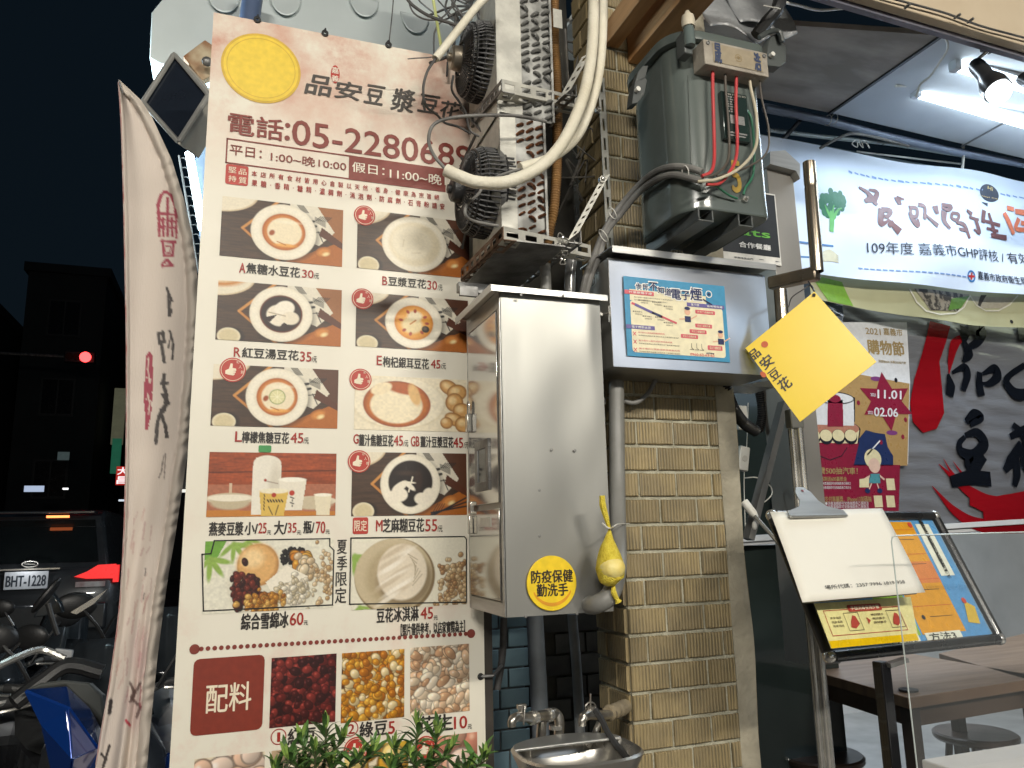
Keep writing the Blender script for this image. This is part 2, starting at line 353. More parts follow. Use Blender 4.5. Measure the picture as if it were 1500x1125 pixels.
# ================================================================== BRICK PILLAR
def tile_mat():
    m = M('ribbed_tile', (.35, .268, .135), (.265, .208, .115), .55, ns=9, rand=.13)
    t = m.node_tree; b = t.nodes['Principled BSDF']; tc = t.nodes['Texture Coordinate']; oi = [n for n in t.nodes if n.type == 'OBJECT_INFO'][0]
    ad = t.nodes.new('ShaderNodeVectorMath'); sc = t.nodes.new('ShaderNodeVectorMath'); sc.operation = 'SCALE'; sc.inputs[0].default_value = (3.1, 7.7, 5.3)
    t.links.new(oi.outputs['Random'], sc.inputs['Scale']); t.links.new(tc.outputs['Object'], ad.inputs[0]); t.links.new(sc.outputs[0], ad.inputs[1])
    for n in t.nodes:
        if n.type == 'MAPPING': t.links.new(ad.outputs[0], n.inputs[0])
    wv = t.nodes.new('ShaderNodeTexWave'); wv.wave_type = 'BANDS'; wv.bands_direction = 'X'; wv.inputs['Scale'].default_value = 34; wv.inputs['Distortion'].default_value = 1.3; wv.inputs['Detail'].default_value = 3; wv.inputs['Detail Scale'].default_value = 1.6
    mp = t.nodes.new('ShaderNodeMapping'); mp.inputs['Scale'].default_value = (1, 1, .12); t.links.new(ad.outputs[0], mp.inputs[0]); t.links.new(mp.outputs[0], wv.inputs['Vector'])
    n3 = t.nodes.new('ShaderNodeTexNoise'); n3.inputs['Scale'].default_value = 22; n3.inputs['Detail'].default_value = 5; t.links.new(ad.outputs[0], n3.inputs['Vector'])
    r3 = t.nodes.new('ShaderNodeMapRange'); r3.inputs[1].default_value = .36; r3.inputs[2].default_value = .62; t.links.new(n3.outputs[0], r3.inputs[0])
    rw = t.nodes.new('ShaderNodeMapRange'); rw.inputs[1].default_value = .0; rw.inputs[2].default_value = .62; rw.inputs[3].default_value = 1; rw.inputs[4].default_value = 0; t.links.new(wv.outputs['Fac'], rw.inputs[0])
    mu = t.nodes.new('ShaderNodeMath'); mu.operation = 'MULTIPLY'; t.links.new(rw.outputs[0], mu.inputs[0]); t.links.new(r3.outputs[0], mu.inputs[1])
    l = b.inputs['Base Color'].links[0].from_socket; mx = t.nodes.new('ShaderNodeMixRGB'); mx.inputs[2].default_value = (.10, .085, .05, 1)
    m2 = t.nodes.new('ShaderNodeMath'); m2.operation = 'MULTIPLY'; m2.inputs[1].default_value = .8; t.links.new(mu.outputs[0], m2.inputs[0])
    t.links.new(m2.outputs[0], mx.inputs[0]); t.links.new(l, mx.inputs[1]); t.links.new(mx.outputs[0], b.inputs['Base Color'])
    bp = t.nodes.new('ShaderNodeBump'); bp.inputs['Strength'].default_value = .7; bp.inputs['Distance'].default_value = .0028; t.links.new(wv.outputs['Fac'], bp.inputs['Height'])
    b2 = t.nodes.new('ShaderNodeBump'); b2.inputs['Strength'].default_value = .3; b2.inputs['Distance'].default_value = .004; t.links.new(n3.outputs[0], b2.inputs['Height']); t.links.new(bp.outputs[0], b2.inputs['Normal']); t.links.new(b2.outputs[0], b.inputs['Normal'])
    return m
TILE = tile_mat()
MORT = M('mortar', (.50, .48, .37), (.32, .30, .22), .9, ns=26, bump=.7, bs=140)
PX0, PX1, PY0, PY1 = .948, 1.258, 1.79, 1.966
pil = thing('tiled_pillar', 'square pillar of ribbed tan tiles carrying the grey transformer and the steel meter box', 'pillar', (1.12, 1.88, 0))
MB().box((PX0+.004, PY0+.004, 0), (PX1+.002, PY1, 3.3)).build('mortar_core', MORT, pil, smooth=False)
cs = MB().grid(lambda a, b: Vector((PX1-.0035+.059*a+.004*math.sin(b*37+a*3)*a, PY0-.001-.004*math.sin(a*3.1)+.002*math.sin(b*61+a*5), .0+3.3*b)), 5, 120)
cs.grid(lambda a, b: Vector((PX1+.0555+.004*math.sin(b*37+3), PY0-.001+.17*a, 3.3*b)), 3, 120)
cs.build('concrete_strip', CONC, pil, ang=60)
TH, TP = .0683, .112
tmesh = {}
def tile(w_, x, z, side):
    k = round(w_, 3)
    if k not in tmesh:
        hw = w_/2; hh = (TH-.0092)/2; e = .0025; V = []
        n = max(2, int(w_/.018)); r_ = random.Random(k)
        for ins, d in ((0, .0), (0, -.006), (e, -.0085)):
            ring = [(-hw+ins+(2*hw-2*ins)*i/n, -hh+ins+r_.uniform(-.0006, .0006)) for i in range(n+1)] + [(hw-ins-(2*hw-2*ins)*i/n, hh-ins+r_.uniform(-.0008, .0008)) for i in range(n+1)]
            V += [(a, d, b) for a, b in ring]
        m = 2*(n+1); Fs = [(r*m+i, r*m+(i+1) % m, (r+1)*m+(i+1) % m, (r+1)*m+i) for r in range(2) for i in range(m)]
        Fs += [(2*m+i, 2*m+i+1, 2*m+m-2-i, 2*m+m-1-i) for i in range(n)]
        me = bpy.data.meshes.new('tile'); me.from_pydata(V, [], Fs); me.materials.append(TILE); me.update(); tmesh[k] = me
    o = bpy.data.objects.new('tile', tmesh[k]); COL.objects.link(o); o.parent = pil
    if side: o.rotation_euler = (rnd.uniform(-.01, .01), 0, -math.pi/2); p = Vector((PX0+.004+rnd.uniform(-.0005, .0008), x, z))
    else: o.rotation_euler = (rnd.uniform(-.01, .01), rnd.uniform(-.006, .006), rnd.uniform(-.01, .01)); p = Vector((x, PY0+.0055+rnd.uniform(-.0008, .001), z))
    o.location = p-BASE[pil.name]
for k in range(-9, 29):
    z = 1.042+TH*(k+.5)
    x = PX0
    ws = [TP, TP, PX1-PX0-2*TP] if k % 2 == 0 else [TP*.47, TP, TP, PX1-PX0-2.47*TP]
    for w_ in ws: tile(w_-.0072, x+w_/2, z, False); x += w_
    y = PY0+.006
    for w_ in ([.06, .11] if k % 2 == 0 else [.11, .06]): tile(w_-.0072, y+w_/2, z, True); y += w_
# ================================================================== RECESS LEFT OF THE PILLAR
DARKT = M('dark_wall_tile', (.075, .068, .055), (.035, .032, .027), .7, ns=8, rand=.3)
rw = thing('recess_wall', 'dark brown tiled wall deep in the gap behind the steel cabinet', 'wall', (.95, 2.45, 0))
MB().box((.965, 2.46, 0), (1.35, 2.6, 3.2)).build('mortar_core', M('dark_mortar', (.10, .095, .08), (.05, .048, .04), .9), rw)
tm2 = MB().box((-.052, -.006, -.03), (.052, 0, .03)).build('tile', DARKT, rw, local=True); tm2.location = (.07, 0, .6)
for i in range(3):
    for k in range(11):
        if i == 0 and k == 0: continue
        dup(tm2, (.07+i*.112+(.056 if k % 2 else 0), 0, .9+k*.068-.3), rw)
BLUET = M('blue_tile', (.22, .34, .40), (.15, .24, .28), .5, ns=7, rand=.2)
bw = thing('blue_tiled_wall', 'pale blue tiled wall glimpsed between the menu board and the steel cabinet', 'wall', (.88, 2.44, 0))
MB().box((.72, 2.45, 0), (.915, 2.55, 3.2)).build('mortar_core', M('pale_mortar', (.2, .22, .23)), bw)
tm3 = MB().box((-.048, -.006, -.028), (.048, 0, .028)).build('tile', BLUET, bw, bevel=.003, local=True); tm3.location = (0, 0, .3)
for k in range(15):
    for i in (-1, 0):
        if k or i: dup(tm3, (i*.101+(.03 if k % 2 else 0)-.005, 0, .3+k*.061), bw)
def pipe_thing(label, pts, r, mat, name='pipe', n=14, group=None):
    return tag(MB().tube(cat([P(*p) for p in pts]), r, n).build(name, mat), label, 'pipe', group)
pipe_thing('dark grey drain pipe standing in the gap just right of the blue tiles', [(783, 900, 2.15), (789, 1010, 2.15), (795, 1130, 2.15)], .025, M('grey_pipe_dark', (.16, .18, .2), (.09, .1, .11), .4))
pipe_thing('slim pale pipe standing in the gap against the dark brown tiles', [(838, 900, 2.2), (846, 1000, 2.2), (852, 1130, 2.2)], .015, M('grey_pipe_mid', (.24, .25, .25), (.14, .14, .14), .5))
pipe_thing('black hose hanging along the board frame beside the blue tiles', [(738, 905, 1.9), (736, 960, 1.9), (728, 1010, 1.9)], .009, DCABLE, 'hose')
# ================================================================== MENU BOARD
MY = 1.86
MS = Sheet((-.096, MY-.0015, 0), (1, 0, 0))
mtop, mbot, mL, mR = 2.60, .62, -.096, .592
menu = thing('menu_board', 'tall cream menu board with bowls of dessert, prices and a phone number', 'signboard', (.25, MY, mbot))
MB().box((mL+.012, MY+.003, mbot), (mR-.012, MY+.022, mtop-.02)).build('back_board', M('pine_frame', (.17, .12, .07), (.10, .07, .04), .7, ns=6, stretch=(6, 1, .6)), menu)
MB().box((mR-.008, MY+.004, mbot), (mR+.022, MY+.03, mtop-.03)).build('side_batten', M('dark_batten', (.05, .04, .03), (.03, .025, .02), .7, ns=9), menu)
def menu_cloth():
    m = M('printed_vinyl', (.80, .755, .64), (.76, .715, .60), .38, ns=5, bump=0, rv=.06)
    t = m.node_tree; b = t.nodes['Principled BSDF']; l = b.inputs['Base Color'].links[0].from_socket
    tc = t.nodes['Texture Coordinate']; sx = t.nodes.new('ShaderNodeSeparateXYZ'); t.links.new(tc.outputs['Object'], sx.inputs[0])
    def blot(z0, z1, sc, lo, hi, col, prev):
        g = t.nodes.new('ShaderNodeMapRange'); g.inputs[1].default_value = z0; g.inputs[2].default_value = z1; t.links.new(sx.outputs[2], g.inputs[0])
        n = t.nodes.new('ShaderNodeTexNoise'); n.inputs['Scale'].default_value = sc; n.inputs['Detail'].default_value = 9; n.inputs['Roughness'].default_value = .68; t.links.new(tc.outputs['Object'], n.inputs['Vector'])
        r = t.nodes.new('ShaderNodeMapRange'); r.inputs[1].default_value = lo; r.inputs[2].default_value = hi; t.links.new(n.outputs[0], r.inputs[0])
        mu = t.nodes.new('ShaderNodeMath'); mu.operation = 'MULTIPLY'; t.links.new(g.outputs[0], mu.inputs[0]); t.links.new(r.outputs[0], mu.inputs[1])
        mx = t.nodes.new('ShaderNodeMixRGB'); mx.inputs[2].default_value = (*col, 1); t.links.new(mu.outputs[0], mx.inputs[0]); t.links.new(prev, mx.inputs[1]); return mx.outputs[0]
    o = blot(1.50, 1.85, 3.2, .40, .62, (.62, .36, .27), l)
    o = blot(1.62, 1.9, 7, .50, .72, (.55, .24, .17), o)
    o = blot(.85, .30, 5, .52, .75, (.72, .50, .42), o)
    t.links.new(o, b.inputs['Base Color'])
    n2 = t.nodes.new('ShaderNodeTexNoise'); n2.inputs['Scale'].default_value = 3.5; n2.inputs['Detail'].default_value = 2; t.links.new(tc.outputs['Object'], n2.inputs['Vector'])
    bp = t.nodes.new('ShaderNodeBump'); bp.inputs['Strength'].default_value = .25; bp.inputs['Distance'].default_value = .02; t.links.new(n2.outputs[0], bp.inputs['Height']); t.links.new(bp.outputs[0], b.inputs['Normal'])
    return m
mb = MB().box((mL, MY-.0005, mbot), (mR, MY+.003, mtop)); vinyl = mb.build('printed_sheet', menu_cloth(), menu, smooth=False)
red_d, red_s, blk, price = '7a3a30', 'b0352a', '2b2320', 'b03022'
L = {k: MB() for k in ('maroon', 'white', 'black', 'red', 'grey', 'seal', 'yellow', 'rim', 'cream')}
T = lambda c, s, *a, **k: MS.text(L[c], s, *a, **k)
# round emblem without its figure
uc = MS.uv(383, 100); MS.disc(L['rim'], *uc, .096, 1, 48, False); MS.disc(L['yellow'], *uc, .090, 2, 48, False); MS.disc(L['rim'], *uc, .083, 3, 48, False, ring=.002)
for ch, a in (('品', (450, 108, 485, 143)), ('安', (492, 117, 529, 149)), ('豆', (536, 123, 562, 155)), ('漿', (575, 128, 607, 167)), ('豆', (614, 137, 643, 168)), ('花', (645, 146, 674, 176))): T('grey', ch, *a, off=.026, shear=.18)
u = MS.uv(491, 109); MS.disc(L['seal'], *u, .0115, 2, 20, False, ry=.026); T('white', '嘉', 486, 98, 496, 109, k=3); T('white', '義', 486, 110, 496, 121, k=3)
T('maroon', '電話', 335, 164, 414, 207, off=.02); T('maroon', ':', 418, 180, 424, 206, off=.02); T('maroon', '05-2280689', 429, 175, 690, 249, off=.018)
z1 = MS.uv(333, 203)[1]; z0 = MS.uv(331, 238)[1]; xa = MS.uv(332, 220)[0]; xb = MS.uv(511, 245)[0]
for q in (((xa, z1), (xb, z1)), ((xa, z0), (xb, z0)), ((xa, z0), (xa, z1))): MS.line(L['maroon'], q, .0035, 1, False)
m_ = MB(); MS.rectuv(m_, xb, z0-.002, .598, z1+.002, 1); m_.build('hours_field', ink('83372c'), vinyl, smooth=False)
T('maroon', '平日：', 337, 212, 383, 233, off=.014); T('maroon', '1:00~晚10:00', 397, 222, 507, 251, off=.012)
T('white', '假日：', 516, 237, 563, 258, off=.012); T('white', '11:00~晚10:00', 571, 246, 692, 278, off=.01)
a = MS.uv(331, 242); b = MS.uv(363, 273); MS.rectuv(L['seal'], a[0], b[1], b[0], a[1]+.004, 1, .005)
for ch, q in (('堅', (335, 244, 346, 254)), ('品', (350, 247, 361, 257)), ('持', (335, 257, 346, 267)), ('質', (350, 259, 361, 270))): T('cream', ch, *q)
T('red', '  '.join('本店所有食材皆用心自製以天然·養身·健康為宗旨絕'), 369, 250, 643, 293.5, off=.016); T('red', '  '.join('果糖·香精·糖精·濃稠劑·消泡劑·防腐劑·石膏粉請安'), 369, 263, 651, 307.5, off=.016)
caps = [('A', 351, 385, 359, 400, '焦糖水豆花', 361, 385, 439, 407, '30', 443, 395, 459, 408), ('B', 560, 405, 567, 418, '豆漿豆花', 569, 405, 624, 423, '30', 626, 411, 640, 425),
 ('R', 343, 509, 352, 523, '紅豆湯豆花', 355, 509, 437, 528, '35', 440, 515, 456, 530), ('E', 552, 521, 559, 535, '枸杞銀耳豆花', 561, 522, 628, 541, '45', 631, 527, 645, 540),
 ('L', 345, 632, 354, 647, '檸檬焦糖豆花', 355, 632, 423, 650, '45', 426, 634, 444, 649), ('G', 518, 636, 525, 650, '薑汁焦糖豆花', 526, 636, 576, 654, '45', 577, 638, 590, 653),
 ('GB', 602, 639, 614, 654, '薑汁豆漿豆花', 616, 639, 664, 656, '45', 664, 641, 678, 656), ('M', 551, 762, 560, 778, '芝麻糊豆花', 561, 760, 621, 779, '55', 623, 761, 640, 778)]
for c in caps:
    T('red', c[0], *c[1:5], off=.022); T('black', c[5], *c[6:10], off=.024); T('red', c[10], *c[11:15], off=.02); T('black', '/元', c[13]+1, c[14]-8, c[13]+8, c[14]+1)
for s_, q in (('燕麥豆漿', (307, 765, 356, 784)), ('小/', (359, 765, 377, 783)), ('大/', (402, 763, 420, 783)), ('瓶/', (445, 763, 460, 781)), ('綜合雪綿冰', (354, 899, 422, 919)), ('豆花冰淇淋', (552, 891, 613, 909)), ('綠豆', (527, 1058, 567, 1076)), ('花生', (612, 1050, 663, 1069)), ('紅豆', (422, 1068, 462, 1087))): T('black', s_, *q, off=.026)
for s_, q in (('25', (379, 766, 390, 781)), ('35', (422, 766, 434, 780)), ('70', (463, 764, 476, 781)), ('60', (425, 898, 444, 915)), ('45', (616, 890, 634, 906)), ('5', (569, 1057, 578, 1074)), ('10', (665, 1050, 684, 1066)), ('1', (406.5, 1073, 410, 1086)), ('2', (510, 1061, 519, 1074))): T('red', s_, *q, off=.02)
for x_, y_ in ((391, 777), (435, 777), (477, 776), (445, 909), (635, 902), (685, 1061)): T('black', '元', x_, y_, x_+6, y_+6)
for ch, q in (('夏', (494, 791, 508, 811)), ('季', (494, 814.5, 508, 835)), ('限', (492, 838.5, 508, 858)), ('定', (491, 861, 507, 883))): T('black', ch, *q)
T('black', '【照片僅供參考，以店家實際為主】', 587, 914, 681, 926, off=.02)
for x_, y_ in ((408, 1079), (514, 1067)): MS.disc(L['red'], x_, y_, .0165, 2, ring=.002)
a = MS.uv(517, 758); b = MS.uv(539, 782); MS.rectuv(L['seal'], a[0], b[1], b[0], a[1], 1, .004); T('cream', '限定', 519, 762, 537, 778, off=.01)
d0 = MS.uv(285, 951); d1 = MS.uv(690, 928)
for i in range(47):
    t_ = i/46; MS.disc(L['maroon'], d0[0]+(d1[0]-d0[0])*t_, d0[1]+(d1[1]-d0[1])*t_, .0105 if i in (0, 46) else .0048, 1, 14, False)
a = MS.uv(284, 968); b = MS.uv(384, 1068); m_ = MB(); MS.rectuv(m_, a[0], b[1], b[0], a[1]+.003, 1, .012); m_.build('topping_square', ink('83301f'), vinyl, smooth=False)
T('cream', '配料', 303, 1003, 367, 1039, off=.012, k=3)
for x_, y_ in ((534, 316), (531, 438), (341, 542), (528, 556), (526, 676), (521, 1098), (623, 1096)):
    u, v = MS.uv(x_, y_); r = .027 if x_ != 341 else .029
    sm_, wm_, rm_ = MB(), MB(), MB(); MS.disc(sm_, u, v, r, 4, 30, False); MS.disc(wm_, u, v, r-.003, 5, 30, False, ring=.0012)
    MS.poly(wm_, [(u-.003+a_*r*.75, v+b_*r*.75) for a_, b_ in [(-.6, -.1), (-.25, .1), (-.1, .7), (.12, .66), (.1, .2), (.45, .15), (.5, -.05), (.42, -.1), (.45, -.3), (.35, -.34), (.36, -.5), (.2, -.62), (-.3, -.55), (-.6, -.45)]], 5, False)
    MS.line(rm_, [(u+.002, v-.003), (u+.008, v-.003)], .0008, 6, False); MS.line(rm_, [(u+.001, v-.008), (u+.007, v-.008)], .0008, 6, False)
    for q_, ch in enumerate('必人氣'): MS.textuv(wm_, ch, u+r*(.25+.22*q_*.8), v+r*(.55-.42*q_), u+r*(.5+.22*q_*.8), v+r*(.82-.42*q_), 5, 0)
    sl_ = sm_.build('round_seal', ink('b8392c'), vinyl, smooth=False); wm_.build('thumb_print', ink('f0e2c8'), sl_, smooth=False); rm_.build('finger_lines', ink('b8392c'), sl_, smooth=False)
for k_, c_, nm in (('maroon', '83372c', 'maroon_print'), ('white', 'f2ead8', 'white_print'), ('black', '2b2622', 'black_print'), ('red', 'a52b20', 'red_print'), ('grey', '4a443f', 'title_print'), ('seal', 'b8392c', 'seal_print'), ('yellow', 'f0cf45', 'emblem_disc'), ('rim', 'd9b23f', 'emblem_rim'), ('cream', 'f0e2c8', 'cream_print')):
    L[k_].build(nm, ink(c_), vinyl, smooth=False)
# --- food photographs
def bowl_scene(W, H, kind, seed):
    c = Canvas(W, H, '56402f', seed); c.grain(.28, 22, 2); c.grain(.12, 5, 1.2); s = W/176
    c.poly([(W*.50, H+2), (W+2, H*.55), (W+2, H+2)], 'b9752f'); c.poly([(W*.62, 0), (W+2, 0), (W+2, H*.6), (W*.8, H*.4)], 'a87446' if kind in 'AR' else '6b4630')
    c.line(W*.17, H*.5, W*.50, H*1.05, 4*s, 'c88f4d'); c.line(W*.17, H*.5, W*.46, -3, 4*s, 'd29b58'); c.line(W*.19, H*.5, W*.52, H*1.05, 1.5*s, '6f4526')
    c.poly([(W*.55, 0), (W*.78, 0), (W*.93, H*.42), (W*.80, H*.68), (W*.55, H*.5)], 'e4ddcc')
    for k in range(5): c.line(W*(.60+.012*k), -2, W*(.655+.012*k), H*.12, 1.1, '3a3833')
    for k in range(6): c.line(W*(.77+.018*k), H*.24, W*(.81+.018*k), H*.16, 1.2, '33312e')
    for k in range(5): c.line(W*.76, H*(.18+.02*k), W*.85, H*(.26+.02*k), .9, '33312e')
    c.line(W*.70, H*.28, W*.75, H*.26, 4, '2e2c29'); c.line(W*.73, H*.36, W*.77, H*.34, 4, '2e2c29'); c.line(W*.74, H*.46, W*.83, H*.43, 1.5, '2e2c29'); c.line(W*.79, H*.43, W*.83, H*.60, 1.5, '2e2c29')
    c.line(W*.62, H*1.0, W*.80, H*.82, 5*s, 'c07c38'); c.ell(W*.84, H*.78, W*.075, H*.09, 'b87434', rot=-.4); c.ell(W*.84, H*.78, W*.055, H*.06, 'd99a52', rot=-.4, soft=4); c.ell(W*.86, H*.81, 5*s, 3*s, 'f2dfae', rot=-.4, soft=3)
    c.poly([(W*.82, H*.35), (W*1.02, H*.62), (W*1.02, H*.72), (W*.80, H*.5)], '6b3f28')
    if kind != 'A': c.ell(W*.12, H*.93, W*.10, H*.15, '2c2018', .8, soft=3); c.ell(W*.10, H*.93, W*.09, H*.14, 'e6dcc2'); c.ell(W*.10, H*.93, W*.075, H*.115, 'd8cba8', soft=3)
    c.ell(-W*.02, -H*.08, W*.31, H*.34, 'd9c7a8'); c.ell(-W*.03, -H*.1, W*.31, H*.34, 'e8dfca')
    if kind == 'R': c.ell(0, -H*.1, W*.22, H*.2, 'c98a3e', soft=6); c.ell(0, -H*.12, W*.18, H*.15, 'ecdfc4', soft=6)
    cx, cy, R = W*.505, H*.50, H*.475
    if kind in 'BM': cx = W*.50
    c.ell(cx+3, cy+4, R*1.02, R*1.02, '2c2018', .55, soft=8); c.ell(cx, cy, R, R, 'ebe3d0', soft=1.5); c.ell(cx, cy, R*.93, R*.93, 'f1ead9', soft=3); c.ell(cx, cy, R*.72, R*.72, 'dccfb4', .5, soft=5)
    r = R*.66
    if kind in 'AL':
        c.ell(cx, cy, r, r, 'b5672a', soft=1.5); c.ell(cx, cy, r*.93, r*.93, 'd08a45', soft=4); c.ell(cx+1, cy, r*.80, r*.78, 'efe2c6', soft=2.5)
        c.ell(cx-r*.55, cy+r*.1, r*.12, r*.16, 'a85a24', rot=.5, soft=2); c.ell(cx+r*.1, cy+r*.72, r*.5, r*.09, 'e9b25c', .9, soft=2); c.ell(cx+r*.15, cy-r*.55, r*.5, r*.08, 'f6ecd6', .9, soft=3); c.line(cx-r*.3, cy+r*.55, cx+r*.1, cy+r*.7, 1.5, 'c07830')
        if kind == 'L': c.ell(cx, cy, r*.4, r*.4, '8c9a5c', soft=1.5); c.ell(cx, cy, r*.36, r*.36, 'e2dcae', soft=1.5); [c.line(cx, cy, cx+r*.33*math.cos(a_), cy+r*.33*math.sin(a_), .8, 'f4efd2') for a_ in np.arange(0, 6.28, .785)]
    if kind == 'B':
        c.ell(cx, cy, R*.8, R*.8, 'e7dcc2', soft=5); c.ell(cx-4, cy-2, R*.62, R*.6, 'ece3cd', soft=6); c.line(cx-r*.5, cy-r*.2, cx-r*.55, cy+r*.2, 1.2, 'cdbf9f', .7); c.line(cx-r*.1, cy+r*.5, cx+r*.3, cy+r*.45, 1.2, 'cdbf9f', .7)
    if kind == 'R':
        c.ell(cx, cy, r*1.03, r*1.03, '7a3b22', soft=1.2); c.ell(cx, cy, r*.97, r*.97, '3b2320', soft=1.5)
        c.ell(cx-r*.1, cy+r*.1, r*.62, r*.58, 'efe6d4', soft=2, rot=.4); c.ell(cx+r*.15, cy-r*.3, r*.5, r*.42, 'f4ecdc', soft=2, rot=-.5); c.ell(cx+r*.45, cy+r*.2, r*.42, r*.36, 'ebe1cd', soft=2); c.poly([(cx-r*.8, cy+r*.25), (cx-r*.2, cy+r*.05), (cx-r*.55, cy+r*.5)], '3b2320'); c.line(cx-r*.6, cy-r*.05, cx+r*.2, cy+r*.1, 1.6, 'b9a88e'); c.poly([(cx-r*.1, cy+r*.75), (cx+r*.15, cy+r*.45), (cx+r*.5, cy+r*.7)], '3b2320')
    if kind == 'E':
        c.ell(cx, cy, r*1.03, r*1.03, 'd58c2c', soft=1.5); c.ell(cx, cy, r*.93, r*.93, 'e9ad4a', soft=6); c.ell(cx-r*.1, cy+r*.15, r*.55, r*.5, 'f0deb2', soft=5); c.ell(cx+r*.05, cy-r*.4, r*.4, r*.3, 'f2e4c4', soft=4)
        for a_ in range(9): q = a_*2.4; c.ell(cx+r*.7*math.cos(q), cy+r*.7*math.sin(q), 3.4*s, 2.4*s, 'b0451f', rot=q, soft=1.5)
        c.ell(cx+r*.62, cy+r*.35, 6*s, 6*s, '2c211c'); c.ell(cx+r*.6, cy+r*.32, 3*s, 3*s, '6b5a4a', soft=2); c.line(cx-r*.2, cy+r*.1, cx+r*.1, cy-r*.15, 2, 'c8822c')
    if kind == 'M':
        c.ell(cx, cy-r*.1, r*1.12, r*1.1, '2a1a14', soft=2); c.ell(cx, cy+r*.75, r*.5, r*.42, '241712', soft=2)
        for q in ((-.55, .55, .4, .35), (.55, .75, .36, .3), (-.9, .7, .3, .35), (.95, .6, .35, .4)): c.ell(cx+r*q[0], cy+r*q[1], r*q[2], r*q[3], 'efe7d6', soft=2)
        c.ell(cx-r*.55, cy+r*.15, r*.45, r*.2, 'efe7d6', rot=-.6, soft=1.5); c.ell(cx-r*.05, cy+r*.1, r*.35, r*.12, 'f0e8d8', rot=.7, soft=1.5); c.line(cx-r*.4, cy-r*.1, cx+r*.25, cy-r*.05, 2.2, 'efe7d6'); c.line(cx+r*.1, cy-r*.35, cx-r*.1, cy+r*.4, 2, 'efe7d6'); c.ell(cx+r*.4, cy-r*.2, r*.2, r*.5, '4a3022', .7, soft=4); c.ell(cx-r*.2, cy-r*.55, r*.5, r*.12, '5a4436', .6, soft=4)
        for k in range(3): c.line(W*.68, H*(1.02-.03*k), W*1.0, H*(.72+.07*k), 2.2, '24303a')
        for k in range(4): c.line(W*(.70+.02*k), H*.94, W*(.74+.02*k), H*.82, 1, '33312e')
    c.grain(.05, 2, 2); return c
def photo(c, x0, y0, x1, y1, k=1): return c.build('food_photo', MS, x0, y0, x1, y1, vinyl, k)
photo(bowl_scene(176, 100, 'A', 1), 326, 287, 501, 391); photo(bowl_scene(165, 100, 'B', 2), 524, 306, 688, 408)
photo(bowl_scene(178, 95, 'R', 3), 320, 410, 499, 508); photo(bowl_scene(165, 88, 'E', 4), 522, 427, 686, 517)
photo(bowl_scene(180, 94, 'L', 5), 313, 533, 494, 628)
c = Canvas(165, 86, 'ece2ca', 6); c.ell(64, 42, 68, 42, 'd5c7a6', .5, soft=3); c.ell(64, 41, 66, 41, 'efe6d0', soft=2); c.ell(61, 44, 49, 37, '9c5020', soft=1.5); c.ell(61, 44, 46, 34, 'c47a34', soft=5); c.ell(60, 46, 38, 29, 'f0e4c8', soft=2.5); c.ell(72, 20, 26, 8, 'b9682c', soft=3, rot=.15); c.ell(38, 20, 16, 9, 'efe0c0', soft=2, rot=-.4); c.ell(86, 28, 8, 18, 'e2bd84', soft=3, rot=-.3); c.line(84, 68, 92, 60, 2, 'f4ead4')
for q in ((138, 14, 14, 10, .6), (150, 22, 14, 12, -.4), (146, 38, 12, 14, .2), (157, 52, 12, 12, 0), (146, 66, 14, 9, .4), (160, 74, 12, 12, .2), (134, 72, 8, 8, 0)):
    c.ell(*q[:2], q[2]+1.5, q[3]+1.5, '8a5a2c', rot=q[4]); c.ell(*q[:4], 'd9ae74', rot=q[4], soft=5); c.ell(q[0]-3, q[1]-3, q[2]*.5, q[3]*.45, 'f0d6a6', rot=q[4], soft=4)
c.grain(.08, 3, 3); photo(c, 520, 549, 684, 633)
c = Canvas(184, 94, 'a5562c', 7); c.grain(.22, 34, 3); c.grain(.18, 9, 1.5); c.line(0, 30, 184, 26, 1.4, '5d2c16'); c.poly([(0, 48), (184, 46), (184, 96), (0, 96)], 'b67a5e'); c.grain(.12, 3, 3)
c.poly([(30, 46), (34, 46), (33, 70), (30, 70)], 'd8c2a8'); c.poly([(0, 84), (184, 88), (184, 96), (0, 96)], 'c98b3e'); c.ell(32, 68, 34, 8, 'ded3bd'); c.ell(32, 72, 28, 12, 'cabda2', soft=3); c.ell(32, 67, 30, 5, 'eee6d4'); c.ell(150, 72, 36, 7, 'e6dcc8'); c.ell(150, 75, 30, 10, 'd1c4aa', soft=3)
c.poly([(62, 20), (66, 8), (96, 8), (103, 20), (103, 92), (62, 92)], 'ece6d8'); c.ell(82, 16, 20, 12, 'ece6d8'); c.ell(94, 55, 9, 38, 'cfc6b4', .6, soft=6); c.line(80, 42, 98, 46, 1.5, 'b0a090'); c.ell(80, 41, 2, 2, 'b0452c')
c.poly([(99, 40), (140, 40), (134, 86), (106, 86)], 'ebe4d4'); c.ell(119, 40, 20, 3.5, 'f6f1e4'); c.ell(119, 60, 4, 4, 'c2452e'); [c.line(117+(i % 2)*3, 66+i*4, 122-(i % 2)*2, 68+i*4, 1.6, '33291f') for i in range(4)]
c.poly([(72, 57), (114, 57), (108, 94), (76, 94)], 'dfc069'); c.ell(93, 57, 21, 4, 'efe7cf'); c.ell(93, 63, 3.4, 3.4, 'b8452a'); [c.line(84+i*4, 70, 86+i*4, 73, 2, '33291f') for i in range(6)]; [c.line(79, 62+i*5, 80, 65+i*5, 1.4, '33291f') for i in range(5)]; c.line(86, 80, 92, 92, 1.3, '4a3820'); c.line(100, 78, 96, 92, 1.3, '4a3820')
c.poly([(152, 62), (178, 62), (175, 94), (156, 94)], 'e9dfc6'); c.ell(165, 63, 13, 2.5, 'f6f0e0'); c.grain(.04, 2, 2)
photo(c, 307, 662, 491, 755)
